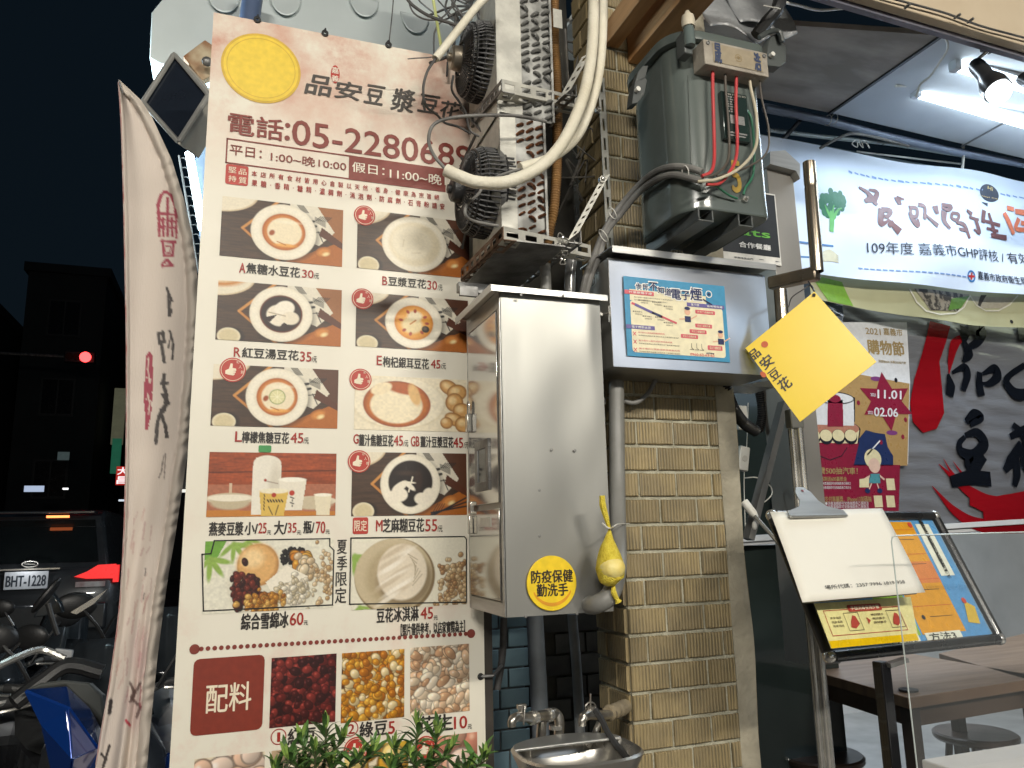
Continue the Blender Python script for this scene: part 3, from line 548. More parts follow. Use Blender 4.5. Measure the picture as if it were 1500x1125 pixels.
uvc = MS.uv(388, 660); MS.rectuv(m_ := MB(), uvc[0]-.014, uvc[1]-.004, uvc[0]+.014, uvc[1]+.012, 2, .003); m_.build('bottle_cap_print', ink('3f9350'), vinyl, smooth=False)
photo(bowl_scene(168, 92, 'M', 8), 516, 662, 684, 754)
def leaf_c(c, x, y, s): [c.ell(x+s*.55*math.cos(a_), y+s*.55*math.sin(a_), s*.62, s*.15, '9db860', rot=a_, soft=2) for a_ in (.2, .9, 1.6, 2.4)]
c = Canvas(188, 97, 'e6e2d2', 9); c.poly([(0, 0), (30, 0), (18, 22), (0, 26)], '7fae4c'); leaf_c(c, 8, 24, 26); leaf_c(c, 40, 4, 22); leaf_c(c, 60, 0, 16); c.ell(100, 60, 66, 48, 'dcd6c4', .6, soft=8)
c.ell(76, 34, 30, 29, 'a8743a', soft=2); c.ell(75, 33, 29, 28, 'e0b67c', soft=8); c.ell(68, 25, 16, 13, 'f0d4a4', soft=9); c.grain(.08, 4, 3)
c.beans(120, lambda r: (110+r.rand()*32, 12+r.rand()*22), ['26221f', '1c1a18', '3a3430'], 2.2); c.beans(14, lambda r: (128+r.rand()*24, 20+r.rand()*20), ['d39a3e', 'c8862c', 'e0b258'], 6, 1.4)
c.beans(18, lambda r: (146+r.normal()*6, 40+r.normal()*6), ['dcc6a4', 'e8d8ba'], 6, 1.3); c.poly([(88, 58), (118, 36), (150, 52), (128, 90), (104, 84)], 'efe8d8')
c.beans(110, lambda r: (132+r.normal()*11, 74+r.normal()*9), ['e9dfca', 'f2ead8', 'd8cbae'], 2.8, 1.6); c.beans(150, lambda r: (60+r.rand()*32-16+r.normal()*4, 66+r.normal()*10), ['6b2f22', '4a1f18', '843a28'], 3.4, 1.4)
c.beans(110, lambda r: (88+r.normal()*12, 84+r.normal()*6), ['c9913e', 'a8702c', 'e0b468'], 3.2); c.beans(70, lambda r: (174+r.normal()*8, 56+r.normal()*17), ['d8bc94', 'c8a67a', 'e6d0ac'], 3, 1.1); c.grain(.05, 2, 2)
photo(c, 301, 793, 487, 890)
c = Canvas(168, 94, 'e8e3d2', 10); leaf_c(c, 4, 22, 22); leaf_c(c, 12, 90, 14); c.ell(62, 52, 58, 52, '8f7c5c', soft=1.5); c.ell(60, 50, 56, 50, 'cdbfa2', soft=2); c.ell(66, 52, 46, 42, 'b3a383', .7, soft=10); c.ell(76, 56, 40, 36, '857358', .7, soft=8)
c.ell(72, 46, 36, 38, 'e4d9c6', soft=3); [c.ell(60+8*math.sin(k*1.9), 18+k*7, 22+3*math.cos(k), 3.2, 'f6f0e4' if k % 2 else 'cbbba2', .7, rot=-.5, soft=2.5) for k in range(10)]; [c.line(80+k*3, 22+k*4, 94-k, 30+k*5, 1.3, 'a89a80', .7) for k in range(8)]
c.beans(150, lambda r: (150+r.normal()*14, 62+r.normal()*17), ['c9a67c', 'b8926a', 'dcc29a'], 3.2, 1.1); c.ell(64, 50, 57, 51, 'cdbfa2', 0); c.grain(.04, 2, 2)
photo(c, 516, 790, 684, 885)
m_ = MB()
MS.line(m_, [(296, 812), (309, 811), (314, 792), (483, 789), (483, 800), (489, 806), (487, 886), (298, 895), (296, 812)], .0028, 3); MS.line(m_, [(514, 788), (680, 786), (683, 790), (683, 882), (512, 885), (514, 788)], .0028, 3)
m_.build('picture_outline_print', ink('1c1a18'), vinyl, smooth=False)
c = Canvas(94, 96, '3a1410', 11); c.beans(520, lambda r: (r.rand()*94, r.rand()*96), ['7c2a22', '5c1a16', '9a4036', '4a1210'], 4.6, 1.35); photo(c, 398, 964, 491, 1057)
c = Canvas(92, 96, '6b4418', 12); c.beans(480, lambda r: (r.rand()*92, r.rand()*96), ['d89a2c', 'c4801f', 'e8b44e', 'f0dcae'], 4.8, 1.25); photo(c, 501, 957, 592, 1050)
c = Canvas(90, 94, 'c9a98a', 13); c.beans(420, lambda r: (r.rand()*90, r.rand()*94), ['f0dcc0', 'e6c8a8', 'f8ead4', 'd8b08c'], 5, 1.8); photo(c, 601, 949, 688, 1041)
for q, cols, sd in (((398, 1100, 491, 1190), ['e8d8c0', 'd8bfa0'], 14), ((505, 1095, 598, 1180), ['e8c24a', 'd8a83a', 'f0d890'], 15), ((610, 1082, 700, 1170), ['e0b49c', 'f0d8c8', 'd89a84'], 16), ((285, 1112, 385, 1190), ['e8c8b0', 'f0dccc'], 17)):
    c = Canvas(60, 56, 'e8dcc4', sd); c.beans(40, lambda r: (r.rand()*60, r.rand()*56), cols, 9, 1.2); c.build('food_photo', MS, *q, vinyl, 1)
# grommets and their ties
for x_, y_ in ((377, 29), (476, 49), (569, 66)):
    a = P(x_, y_, MY-.002); g_ = MB().lathe([(.0035, -.003), (.009, -.003), (.009, .002), (.0035, .002), (.0035, -.003)], a, (0, 1, 0), 18).build('grommet', RUBBER, menu)
    MB().tube(cat([a+Vector((0, -.004, 0)), a+Vector((.001, -.003, .012)), a+Vector((0, .02, .022))]), .0022, 6).build('tie', RUBBER, g_)
a = P(704, 991, MY-.003); MB().ell(a, (.008, .004, .008)).build('grommet', RUBBER, menu); MB().tube([a, P(722, 990, MY-.01), P(735, 975, MY+.02)], .004, 8).build('hook', DULL, menu)
# ================================================================== TALL STEEL CABINET
CX0, CX1, CY0, CY1, CZ0, CZ1 = .542, .786, 1.55, 1.80, 1.131, 1.832
cab = thing('steel_cabinet', 'tall stainless steel cabinet with a round yellow sticker on its front', 'cabinet', (.66, 1.68, CZ0))
def front(a, b):
    u = CX0+(CX1-CX0)*a; v = CZ0+(CZ1-CZ0)*b
    d = .0035*math.exp(-((a-.62)/.22)**2)*math.sin(3.0*b+.4) - .003*math.exp(-((a-.9)/.14)**2)*(b-.3) + .0012*math.sin(9*b+4*a) + .0007*math.sin(19*b-7*a)*a
    return Vector((u, CY0-.0035+d*min(1, a*6)*min(1, (1-a)*8), v))
MB().grid(front, 30, 60).build('front_panel', STEEL, cab, ang=80)
mb = MB().box((CX0+.001, CY0+.006, CZ0), (CX1, CY1, CZ1)).build('cabinet_body', STEEL, cab, smooth=False)
mb = MB()
for a, b in (((CX0-.003, CY0, CZ0), (CX0, CY0+.014, CZ1)), ((CX0-.003, CY1-.014, CZ0), (CX0, CY1+.002, CZ1)), ((CX0-.003, CY0+.014, CZ0), (CX0, CY1-.014, CZ0+.028)), ((CX0-.003, CY0+.014, CZ1-.04), (CX0, CY1-.014, CZ1))): mb.box(a, b)
mb.build('door_frame', STEELB, cab, bevel=.0008)
dsteel = M('polished_door_steel', (.56, .55, .53), (.46, .45, .43), .13, .92, ns=3, rv=.04)
MB().box((CX0-.006, CY0+.018, CZ0+.235), (CX0-.001, CY1-.018, CZ1-.045)).build('upper_door', dsteel, cab, bevel=.001)
ld = MB().box((CX0-.006, CY0+.018, CZ0+.032), (CX0-.001, CY1-.018, CZ0+.222)).build('lower_door', dsteel, cab, bevel=.001)
w0 = (CX0-.010, CY0+.075, CZ0+.265)
mb = MB().box((w0[0], w0[1], w0[2]), (CX0-.004, w0[1]+.10, w0[2]+.02)).box((w0[0], w0[1], w0[2]+.095), (CX0-.004, w0[1]+.10, w0[2]+.115)).box((w0[0], w0[1], w0[2]+.02), (CX0-.004, w0[1]+.02, w0[2]+.095)).box((w0[0], w0[1]+.08, w0[2]+.02), (CX0-.004, w0[1]+.10, w0[2]+.095))
wf = mb.build('meter_window', DULL, cab, bevel=.001); MB().box((CX0-.0075, w0[1]+.02, w0[2]+.02), (CX0-.0065, w0[1]+.08, w0[2]+.095)).build('glass_pane', M('dark_glass', (.03, .035, .04), None, .08), wf)
mb = MB().box((CX0-.014, CY1-.05, CZ0+.215), (CX0-.004, CY1-.03, CZ0+.245)).box((CX0-.016, CY1-.046, CZ0+.17), (CX0-.006, CY1-.030, CZ0+.212)); mb.build('lower_padlock', CHROME, cab, bevel=.002)
pl = MB().box((CX0-.018, CY1-.045, CZ0+.41), (CX0-.006, CY1-.027, CZ0+.455)).build('padlock', CHROME, cab, bevel=.002)
MB().tube(cat([Vector((CX0-.012, CY1-.042, CZ0+.455)), Vector((CX0-.012, CY1-.042, CZ0+.478)), Vector((CX0-.012, CY1-.036, CZ0+.486)), Vector((CX0-.012, CY1-.030, CZ0+.478)), Vector((CX0-.012, CY1-.030, CZ0+.455))]), .002, 6).build('shackle', CHROME, pl)
MB().box((CX0-.0075, CY0+.07, CZ0+.185), (CX0-.0055, CY0+.15, CZ0+.205)).build('door_label', ink('c8c4b8'), ld, smooth=False)
rf = MB().prism([(CX0-.028, CY0-.022, CZ1+.004), (CX0-.028, CY0-.022, CZ1-.010), (CX0-.026, CY0-.020, CZ1-.010), (CX0-.026, CY0-.020, CZ1+.001), (CX0-.026, CY1+.01, CZ1+.001), (CX0-.026, CY1+.01, CZ1+.005), (CX0-.028, CY0-.022, CZ1+.005)][::-1], (CX1-CX0+.04, 0, 0))
rf.box((CX0-.030, CY0-.022, CZ1-.012), (CX0-.0282, CY1+.012, CZ1+.006)).build('roof_lid', STEELB, cab, bevel=.0008)
sc_ = MB().cyl((0, 0, 0), (0, -.002, 0), .0032, 10).build('screw', DULL, cab, local=True); q0 = BASE[cab.name]
def put(o, px, py, Y, first=False):
    c_ = o if first else dup(o); c_.location = P(px, py, Y)-q0; return c_
for i, (x_, y_) in enumerate(((763, 432), (808, 659), (842, 660), (790, 718), (790, 785), (770, 903), (845, 899), (825, 433))): put(sc_, x_, y_, CY0-.003 if 600 < y_ < 890 else CY0-.0225 if y_ < 500 else CY0-.002, i == 0)
CS = Sheet((0, CY0-.006, 0), (1, 0, 0)); st = MB(); uu = CS.uv(808, 854)
b_ = MB().cyl((uu[0], CY0-.004, uu[1]), (uu[0], CY0-.0085, uu[1]), .0565, 48).build('round_sticker', ink('f2cf2a', .35), cab, bevel=.001)
SS = Sheet((0, CY0-.0088, 0), (1, 0, 0)); m_ = MB(); SS.text(m_, '防疫保健', 778, 836, 839, 852, off=.03, k=1); SS.text(m_, '勤洗手', 786, 856, 832, 872, off=.03, k=1); m_.build('black_print', ink('2a221a'), b_, smooth=False)
m_ = MB(); n = 20; pts = [(uu[0]+.047*math.cos(math.radians(a_)), uu[1]+.047*math.sin(math.radians(a_))) for a_ in np.linspace(205, 335, n)]+[(uu[0]+.047*math.cos(math.radians(a_)), uu[1]+.006+.046*math.sin(math.radians(a_))) for a_ in np.linspace(333, 207, n)]
SS.poly(m_, pts, 1, False); m_.build('smile_print', ink('e09a24'), b_, smooth=False)
# drain elbow out of the cabinet front, soap net, pvc pipe
tag(MB().tube(cat([P(862, 886, CY0+.01), P(874, 885, CY0-.035), P(893, 872, CY0-.05), P(904, 838, CY0-.02), P(905, 790, 1.60), P(904, 700, 1.68), P(903, 560, 1.72)], 10), .0195, 24).build('drain_pipe', GREYPVC), 'grey plastic pipe running from the cabinet elbow up to the meter box', 'pipe')
so = thing('soap_net', 'yellow net bag holding a round soap tied to the grey pipe', 'soap', P(893, 835, CY0-.075))
YN = M('yellow_net', (.88, .72, .08), (.74, .56, .04), .6, ns=90, bump=.7, bs=400)
Yn = CY0-.075
MB().tube(cat([P(893, 775, Yn+.004), P(892, 790, Yn), P(892, 808, Yn), P(894, 832, Yn), P(896, 849, Yn), P(899, 858, Yn)], 8), [float(np.interp(i, [0, 8, 14, 20, 24, 32, 37, 40], [.002, .010, .019, .027, .031, .026, .013, .004])) for i in range(41)], 22).build('net_bag', YN, so)
MB().ell(P(895, 832, Yn-.004), (.0285, .032, .0265), 24, 14).build('soap', M('soap', (.86, .74, .28), (.80, .62, .16), .5, ns=30, bump=.3), so)
mb = MB()
for px_, pr_ in (([(893, 776), (888, 758), (883, 740), (882, 726)], (.003, .006, .0075, .006)), ([(899, 857), (899, 868), (904, 878), (906, 882)], (.003, .0065, .005, .008))):
    c_ = [P(x_, y_, Yn) for x_, y_ in px_]; mb.tube(cat(c_, 5), [float(np.interp(i, [0, 5, 10, 15], pr_)) for i in range(16)], 8)
mb.build('net_tail', YN, so)
MB().tube(cat([P(882, 766, Yn), P(893, 774, Yn-.006), P(905, 768, Yn), P(922, 767, 1.72)]), .0016, 6).build('wire_tie', WHITEP, so)
# ================================================================== METER BOX
BX0, BX1, BY0, BY1, BZ0, BZ1 = .852, 1.318, 1.62, 1.775, 1.690, 1.975
box = thing('meter_box', 'wide stainless steel meter box with a health leaflet taped to its front', 'box', (1.08, 1.7, BZ0))
MIR = M('mirror_steel', (.60, .63, .67), (.46, .49, .53), .18, .68, ns=3, rv=.05, thr=(.4, .6))
MB().grid(lambda a, b: Vector((BX0+(BX1-BX0)*a, BY0-.002+.003*math.sin(5*a+2*b)*math.sin(3.1*b)*min(1, 8*a, 8*(1-a)), BZ0+(BZ1-BZ0-.012)*b)), 30, 20).build('front_door', MIR, box, ang=80)
MB().box((BX0+.001, BY0+.004, BZ0), (BX1, BY1, BZ1-.006)).build('box_body', STEEL, box, bevel=.002)
MB().prism([(BX0-.004, BY0-.032, BZ1+.012), (BX0-.004, BY0-.032, BZ1-.006), (BX0-.004, BY0-.029, BZ1-.006), (BX0-.004, BY0-.029, BZ1+.008), (BX0-.004, BY1, BZ1+.012), (BX0-.004, BY1, BZ1+.016)][::-1], (BX1-BX0+.02, 0, 0)).build('drip_lid', STEELB, box, bevel=.0008)
h_ = MB().ell(PXx(880, 461, BX0-.004), (.003, .012, .009)).box(PXx(880, 461, BX0-.012)-Vector((.004, .003, .004)), PXx(880, 461, BX0-.012)+Vector((.004, .003, .004))); h_.tube([PXx(884, 460, BX0-.01), PXx(893, 458, BX0-.012)], .003, 8).tube([PXx(892, 448, BX0-.008), PXx(892, 472, BX0-.008)], .0022, 6); h_.build('latch', CHROME, box)
m_ = MB(); cR = PXx(868, 412, BX0-.003); m_.tube([cR+Vector((0, .012*math.cos(a_), .012*math.sin(a_))) for a_ in np.linspace(0, 6.28, 20)], .0012, 5); m_.build('ring_pull', CHROME, box)
BS = Sheet((0, BY0-.006, 0), (1, 0, 0)); q = [BS.uv(914, 405), BS.uv(1062, 417), BS.uv(1068, 531), BS.uv(919, 519)]
lf0, lf1, lz0, lz1 = BS.uv(916, 460)[0], BS.uv(1064, 460)[0], BS.uv(980, 525)[1], BS.uv(980, 411)[1]
lf = MB().box((lf0, BY0-.006, lz0), (lf1, BY0-.0052, lz1)).build('taped_leaflet', ink('3f93bd'), box, smooth=False)
A = {k: MB() for k in ('cream', 'navy', 'pink', 'purple', 'white', 'peach', 'line')}
W_, H_ = lf1-lf0, lz1-lz0; R_ = lambda k, a, b, c_, d, kk=1, r=0: BS.rectuv(A[k], lf0+W_*a, lz0+H_*b, lf0+W_*c_, lz0+H_*d, kk, r)
Tt = lambda k, s, a, b, c_, d, kk=3, off=.01: BS.textuv(A[k], s, lf0+W_*a, lz0+H_*b, lf0+W_*c_, lz0+H_*d, kk, off)
R_('cream', .05, .05, .96, .70, 1, .008); R_('cream', .05, .7001, .80, .84, 1)
for s_, a, b, hh in (('你', .11, .85, .07), ('所', .175, .85, .07), ('不', .24, .84, .11), ('知', .32, .82, .08), ('道', .385, .80, .09), ('電', .45, .76, .13), ('子', .55, .76, .12), ('煙', .64, .77, .16)):
    Tt('white', s_, a-.008, b-.012, a+hh*.72+.008, b+hh+.012, 3, .05); Tt('navy', s_, a, b, a+hh*.72, b+hh, 4, .03)
BS.disc(A['white'], lf0+W_*.83, lz0+H_*.87, .010, 3, 20, False, ring=.0025); BS.disc(A['navy'], lf0+W_*.83, lz0+H_*.87, .004, 4, 14, False)
BS.line(A['navy'], [(lf0+W_*.77, lz0+H_*.79), (lf0+W_*.85, lz0+H_*.735)], .004, 4, False)
R_('pink', .0, .775, .28, .825, 3); Tt('white', '什麼是電子煙', .04, .785, .26, .815, 4); R_('purple', .60, .685, .98, .735, 3); Tt('white', '電子煙', .64, .695, .72, .725, 4); Tt('white', '含有哪些毒', .80, .695, .96, .725, 4)
for i in range(2): Tt('line', '電子煙是一種霧化器將含有尼古丁溶液加熱吸入', .09+.0*i, .735-.035*i, .47-.06*i, .752-.035*i, 2, 0)
BS.line(A['pink'], [(lf0+W_*.07, lz0+H_*.66), (lf0+W_*.12, lz0+H_*.64)], .006, 2, False); BS.line(A['purple'], [(lf0+W_*.10, lz0+H_*.645), (lf0+W_*.26, lz0+H_*.56)], .0065, 3, False); BS.line(A['navy'], [(lf0+W_*.26, lz0+H_*.56), (lf0+W_*.34, lz0+H_*.525)], .006, 3, False); BS.line(A['pink'], [(lf0+W_*.34, lz0+H_*.525), (lf0+W_*.48, lz0+H_*.455)], .005, 3, False)
for x_, y_ in ((.13, .70), (.26, .69), (.37, .65), (.07, .55), (.16, .50), (.28, .50), (.36, .44)): Tt('line', '●電池霧化', x_, y_, x_+.09, y_+.02, 2, 0); Tt('line', '加熱器溶液', x_+.02, y_-.03, x_+.09, y_-.012, 2, 0)
R_('purple', .0, .34, .27, .39, 3); Tt('white', '電子煙新迷思', .05, .35, .23, .38, 4)
for i in range(3):
    y_ = .29-.10*i; Tt('pink', '✕', .06, y_-.035, .09, y_+.015, 3, .05); Tt('pink', '電子煙可以幫助戒菸嗎是真的嗎', .11, y_, .11+.25+.07*i, y_+.02, 3, 0); Tt('line', '世界衛生組織指出電子煙含尼古丁會成癮不能戒菸', .11, y_-.035, .50, y_-.018, 3, 0)
for a, b, c_, d in ((.68, .60, .88, .65), (.67, .42, .84, .47), (.61, .34, .78, .39), (.52, .27, .69, .32), (.78, .14, .93, .20)): R_('pink', a, b, c_, d, 2, .002); Tt('cream', '尼古丁成癮危害', a+.02, b+.012, c_-.02, d-.012, 3)
for a in (.62, .67, .72): BS.line(A['line'], [(lf0+W_*a, lz0+H_*.21), (lf0+W_*a, lz0+H_*.15), (lf0+W_*(a+.02), lz0+H_*.13), (lf0+W_*(a-.02), lz0+H_*.13)], .0012, 3, False)
for x_, y_, s_ in ((.60, .56, 1), (.92, .30, .9)):
    BS.disc(A['peach'], lf0+W_*x_, lz0+H_*(y_+.05*s_), .0085*s_, 3, 18, False); BS.disc(A['navy'], lf0+W_*x_, lz0+H_*(y_+.095*s_), .0085*s_, 4, 18, False, ry=.0045*s_); BS.poly(A['navy'], [(lf0+W_*(x_-.03), lz0+H_*(y_-.08)), (lf0+W_*(x_+.03), lz0+H_*(y_-.08)), (lf0+W_*(x_+.03), lz0+H_*(y_-.005)), (lf0+W_*(x_-.03), lz0+H_*(y_-.005))], 3, False)
    BS.line(A['peach'], [(lf0+W_*(x_+.03), lz0+H_*(y_-.04)), (lf0+W_*(x_+.09), lz0+H_*(y_+.01))], .003, 3, False); BS.line(A['peach'], [(lf0+W_*(x_-.03), lz0+H_*(y_-.04)), (lf0+W_*(x_-.08), lz0+H_*(y_-.05))], .003, 3, False)
Tt('navy', '戒菸專線', .76, .085, .84, .105); Tt('pink', '0960-63-63-63', .60, .055, .84, .085, 3, .02)
for k_, c_ in (('cream', 'efe6c4'), ('navy', '26305e'), ('pink', 'd9626e'), ('purple', '6c62a0'), ('white', 'f6f4ee'), ('peach', 'e8b89a'), ('line', '6a6258')): A[k_].build(k_+'_print', ink(c_), lf, smooth=False)
pipe_thing('grey cable pair looping in the shade under the meter box', [(908, 585, 1.76), (930, 590, 1.75), (950, 575, 1.75), (965, 545, 1.74)], .006, CABLE, 'cable_loop')
# ================================================================== GREY TRANSFORMER
TX0 = P(1006, 300, 1.44).x; TX1 = P(1132, 316, 1.44).x; TY0, TY1 = 1.44, 1.70; TZ0, TZ1 = P(1080, 312, 1.44).z, P(1070, 72, 1.44).z
tr = thing('transformer', 'grey green transformer with the yellow figure 5 hanging high on the pillar', 'transformer', ((TX0+TX1)/2, 1.57, TZ0))
GT = M('grey_green_enamel', (.115, .135, .125), (.09, .108, .10), .25, 0, ns=4, rv=.06, coat=.4, bump=.02, bs=14)
GTD = M('dark_grey_enamel', (.085, .095, .092), (.06, .066, .064), .4, ns=8)
def rr(x0, x1, y0, y1, r, n=8):
    out = []
    for cx, cy, a0 in ((x1-r, y0+r, 270), (x1-r, y1-r, 0), (x0+r, y1-r, 90), (x0+r, y0+r, 180)):
        rx = r
        out += [(cx+rx*math.cos(math.radians(a0+90*i/n)), cy+rx*math.sin(math.radians(a0+90*i/n))) for i in range(n+1)]
    return out
def rrx(x0, x1, y0, y1, rl, rr_, n=10):
    out = []
    for cx, cy, a0, r in ((x1-rr_, y0+rr_, 270, rr_), (x1-rr_, y1-rr_, 0, rr_), (x0+rl, y1-rl, 90, rl), (x0+rl, y0+rl, 180, rl)):
        out += [(cx+r*math.cos(math.radians(a0+90*i/n)), cy+r*math.sin(math.radians(a0+90*i/n))) for i in range(n+1)]
    return out
def loft(mb, secs):
    m = len(secs[0]); V = [p for s_ in secs for p in s_]
    Fs = [(r*m+i, r*m+(i+1) % m, (r+1)*m+(i+1) % m, (r+1)*m+i) for r in range(len(secs)-1) for i in range(m)]
    return mb.add(V, Fs+[tuple(range(m))[::-1], tuple((len(secs)-1)*m+i for i in range(m))])
sec = lambda z, g=0, rl=.075: [(x, y, z) for x, y in rrx(TX0-g, TX1+g, TY0-g, TY1+g, rl, .03)]
loft(MB(), [sec(TZ0+.003, -.008), sec(TZ0, -.002), sec(TZ0+.006, .001), sec(TZ0+.05, 0), sec(TZ1, 0)]).build('tank', GT, tr, ang=60, wn=True)
loft(MB(), [sec(TZ1-.004, .016, .085), sec(TZ1+.012, .018, .086), sec(TZ1+.02, .016, .085), sec(TZ1+.03, -.02, .06)]).build('lid', GT, tr, ang=40, bevel=.001)
for x_ in (.22, .68):
    a = TX0+(TX1-TX0)*x_; m_ = MB(); w_ = .042
    for b0, b1 in (((a-w_/2, TY0+.004, TZ0-.030), (a+w_/2, TY1-.01, TZ0-.026)), ((a-w_/2, TY0+.004, TZ0-.026), (a-w_/2+.004, TY1-.01, TZ0+.001)), ((a+w_/2-.004, TY0+.004, TZ0-.026), (a+w_/2, TY1-.01, TZ0+.001))): m_.box(b0, b1)
    m_.build('foot_channel', GTD, tr, bevel=.001)
for s_, px_ in ((1, (932, 131)), (-1, (1152, 76))):
    c_ = P(px_[0], px_[1], 1.47 if s_ == 1 else 1.46); m_ = MB()
    if s_ == 1:
        pts = [P(x_, y_, 1.50) for x_, y_ in ((926, 152), (930, 120), (944, 112), (948, 118), (944, 138), (934, 151))]; m_.prism(pts, (0, .03, 0))
        m_.prism([P(x_, y_, 1.50) for x_, y_ in ((930, 122), (935, 104), (942, 96), (950, 96), (945, 115))], (0, .02, 0))
    else:
        pts = [P(x_, y_, 1.46) for x_, y_ in ((1126, 60), (1130, 52), (1143, 47), (1147, 64), (1152, 67), (1151, 91), (1143, 98), (1122, 95))]; m_.prism(pts, (0, .03, 0))
        m_.tube(cat([P(1112, 55, 1.455), P(1126, 47, 1.45), P(1140, 46, 1.45), P(1146, 62, 1.45)]), .007, 8)
    lg = m_.build('lid_clamp', GTD, tr, bevel=.0015); q = P(934, 131, 1.493) if s_ == 1 else P(1131, 80, 1.452)
    MB().cyl(q+Vector((0, .006, 0)), q-Vector((0, .005, 0)), .0062, 14).build('bolt', WHITEP, lg)
bu = P(1009, 18, TY0-.035); c0 = P(1010, 60, TY0-.035)
MB().lathe([(0, -.01), (.013, -.01), (.014, 0), (.014, .03), (.011, .045), (0, .045)], c0-Vector((0, 0, .004)), (0, 0, 1), 20).build('bushing_socket', M('glossy_grey_enamel', (.12, .15, .145), (.09, .12, .11), .12, coat=.6), tr)
MB().lathe([(0, 0), (.0155, 0), (.0165, .01), (.0165, .018), (.0145, .030), (.008, .034), (.007, .040), (.005, .044), (0, .044)], c0+Vector((0, 0, .036)), (0, 0, 1), 24).build('porcelain_bushing', M('porcelain', (.66, .60, .48), (.56, .50, .38), .25, ns=20, coat=.3), tr)
MB().box(c0+Vector((-.012, .005, -.03)), c0+Vector((.012, .04, .03))).build('socket_bracket', GTD, tr, bevel=.003)
# terminal box
JY = TY0-.045; j0 = P(1037, 96, JY-.005); j1 = P(1124, 108, JY-.005); ja = P(1029, 100, JY); 
jb0, jb1 = P(1032, 80, JY).x, P(1125, 95, JY).x; jz0, jz1 = P(1080, 103, JY).z, P(1080, 68, JY).z
DB = M('dusty_beige_box', (.40, .36, .30), (.26, .23, .19), .8, ns=16, bump=.25, bs=90)
tb = MB().box((jb0, JY, jz0), (jb1, TY0+.004, jz1)).build('terminal_box', DB, tr, bevel=.002)
JS = Sheet((0, JY-.001, 0), (1, 0, 0)); m_ = MB(); JS.rectuv(m_, jb0+.024, jz0+.009, jb1-.018, jz1-.007, 1); m_.build('label_tape', ink('9a8e78', .8), tb, smooth=False)
m_ = MB(); w_ = jb1-jb0; JS.textuv(m_, '晟', jb0+.028, jz0+.008, jb0+.046, jz1-.006, 3, .03); JS.textuv(m_, '浩', jb1-.042, jz0+.010, jb1-.024, jz1-.008, 3, .03); m_.build('blue_handwriting', ink('34405e'), tb, smooth=False)
m_ = MB(); JS.disc(m_, (jb0+jb1)/2+.004, (jz0+jz1)/2, .010, 2, 24, False, ring=.0014); JS.textuv(m_, '中', (jb0+jb1)/2-.001, (jz0+jz1)/2-.005, (jb0+jb1)/2+.009, (jz0+jz1)/2+.005, 2, .03); m_.build('stamp_print', ink('8a7448'), tb, smooth=False)
s1 = MB().lathe([(0, -.001), (.003, -.001), (.004, .0003), (.0055, .0003), (.0055, -.002), (0, -.002)], (0, 0, 0), (0, -1, 0), 14).build('screw', DULL, tb, local=True)
s1.location = Vector((jb0+.012, JY-.002, jz1-.009))-BASE[tb.name]; dup(s1, Vector((jb1-.010, JY-.002, jz1-.010))-BASE[tb.name])
WY = TY0-.022
def trwire(nm, lab, pts, r, mt): tag(MB().tube(cat([P(*p) for p in pts]), r, 8).build(nm, mt), lab, 'wire')
REDW = M('red_wire', (.55, .06, .06), (.45, .05, .06), .4, ns=20); WHW = M('cream_wire', (.55, .50, .38), (.45, .40, .28), .5); GRW = M('green_wire', (.03, .16, .09), None, .4); DKW = M('brown_wire', (.07, .06, .05), (.12, .10, .08), .5)
trwire('lead_wire', 'red lead dropping from the left end of the terminal box', [(1044, 95, WY), (1044, 130, WY), (1046, 200, WY), (1046, 235, WY-.01), (1041, 252, WY-.02), (1028, 258, WY-.02)], .0042, REDW)
trwire('lead_wire', 'brown lead between the two red leads', [(1062, 99, WY), (1063, 130, WY), (1068, 200, WY), (1066, 235, WY-.012), (1050, 254, WY-.02), (1030, 260, WY-.02)], .0032, DKW)
trwire('lead_wire', 'red lead in the middle, crossing the nameplate', [(1079, 103, WY), (1078, 150, WY), (1080, 205, WY), (1078, 232, WY-.01), (1070, 250, WY-.02), (1055, 268, WY-.02), (1035, 270, WY-.02)], .0040, REDW)
trwire('lead_wire', 'cream lead curving down right of the nameplate', [(1097, 106, WY), (1100, 130, WY), (1108, 170, WY), (1107, 215, WY-.01), (1085, 245, WY-.03), (1052, 262, WY-.03), (1022, 266, WY-.02)], .0038, WHW)
trwire('lead_wire', 'thin dark lead sagging at the right edge of the tank', [(1112, 110, WY), (1116, 145, WY-.005), (1126, 190, WY-.008), (1122, 225, WY-.012), (1090, 247, WY-.02), (1050, 258, WY-.02)], .0024, DKW)
trwire('earth_wire', 'green earth wire curling down to the steel bolt', [(1090, 155, TY0-.008), (1102, 180, TY0-.01), (1104, 250, TY0-.012), (1092, 275, TY0-.012), (1089, 285, TY0-.012)], .0030, GRW)
trwire('earth_wire', 'green earth wire rising from the cable end to the steel bolt', [(1040, 266, WY-.01), (1055, 277, WY), (1068, 286, WY+.008), (1080, 291, TY0-.010)], .0026, GRW)
bo = P(1091, 292, TY0-.004); MB().cyl(bo+Vector((0, .004, 0)), bo-Vector((0, .004, 0)), .0075, 20).cyl(bo-Vector((0, .003, 0)), bo-Vector((0, .012, 0)), .0038, 6).build('earth_bolt', CHROME, tr)
NP = Sheet((0, TY0-.014, 0), (1, 0, 0)); a = NP.uv(1056, 132); b = NP.uv(1100, 209)
npl = MB().box((a[0], TY0-.014, b[1]), (b[0], TY0+.002, a[1])).build('nameplate', M('dark_green_enamel', (.02, .035, .032), None, .15, coat=.5), tr, bevel=.002)
m_ = MB(); m2_ = MB()
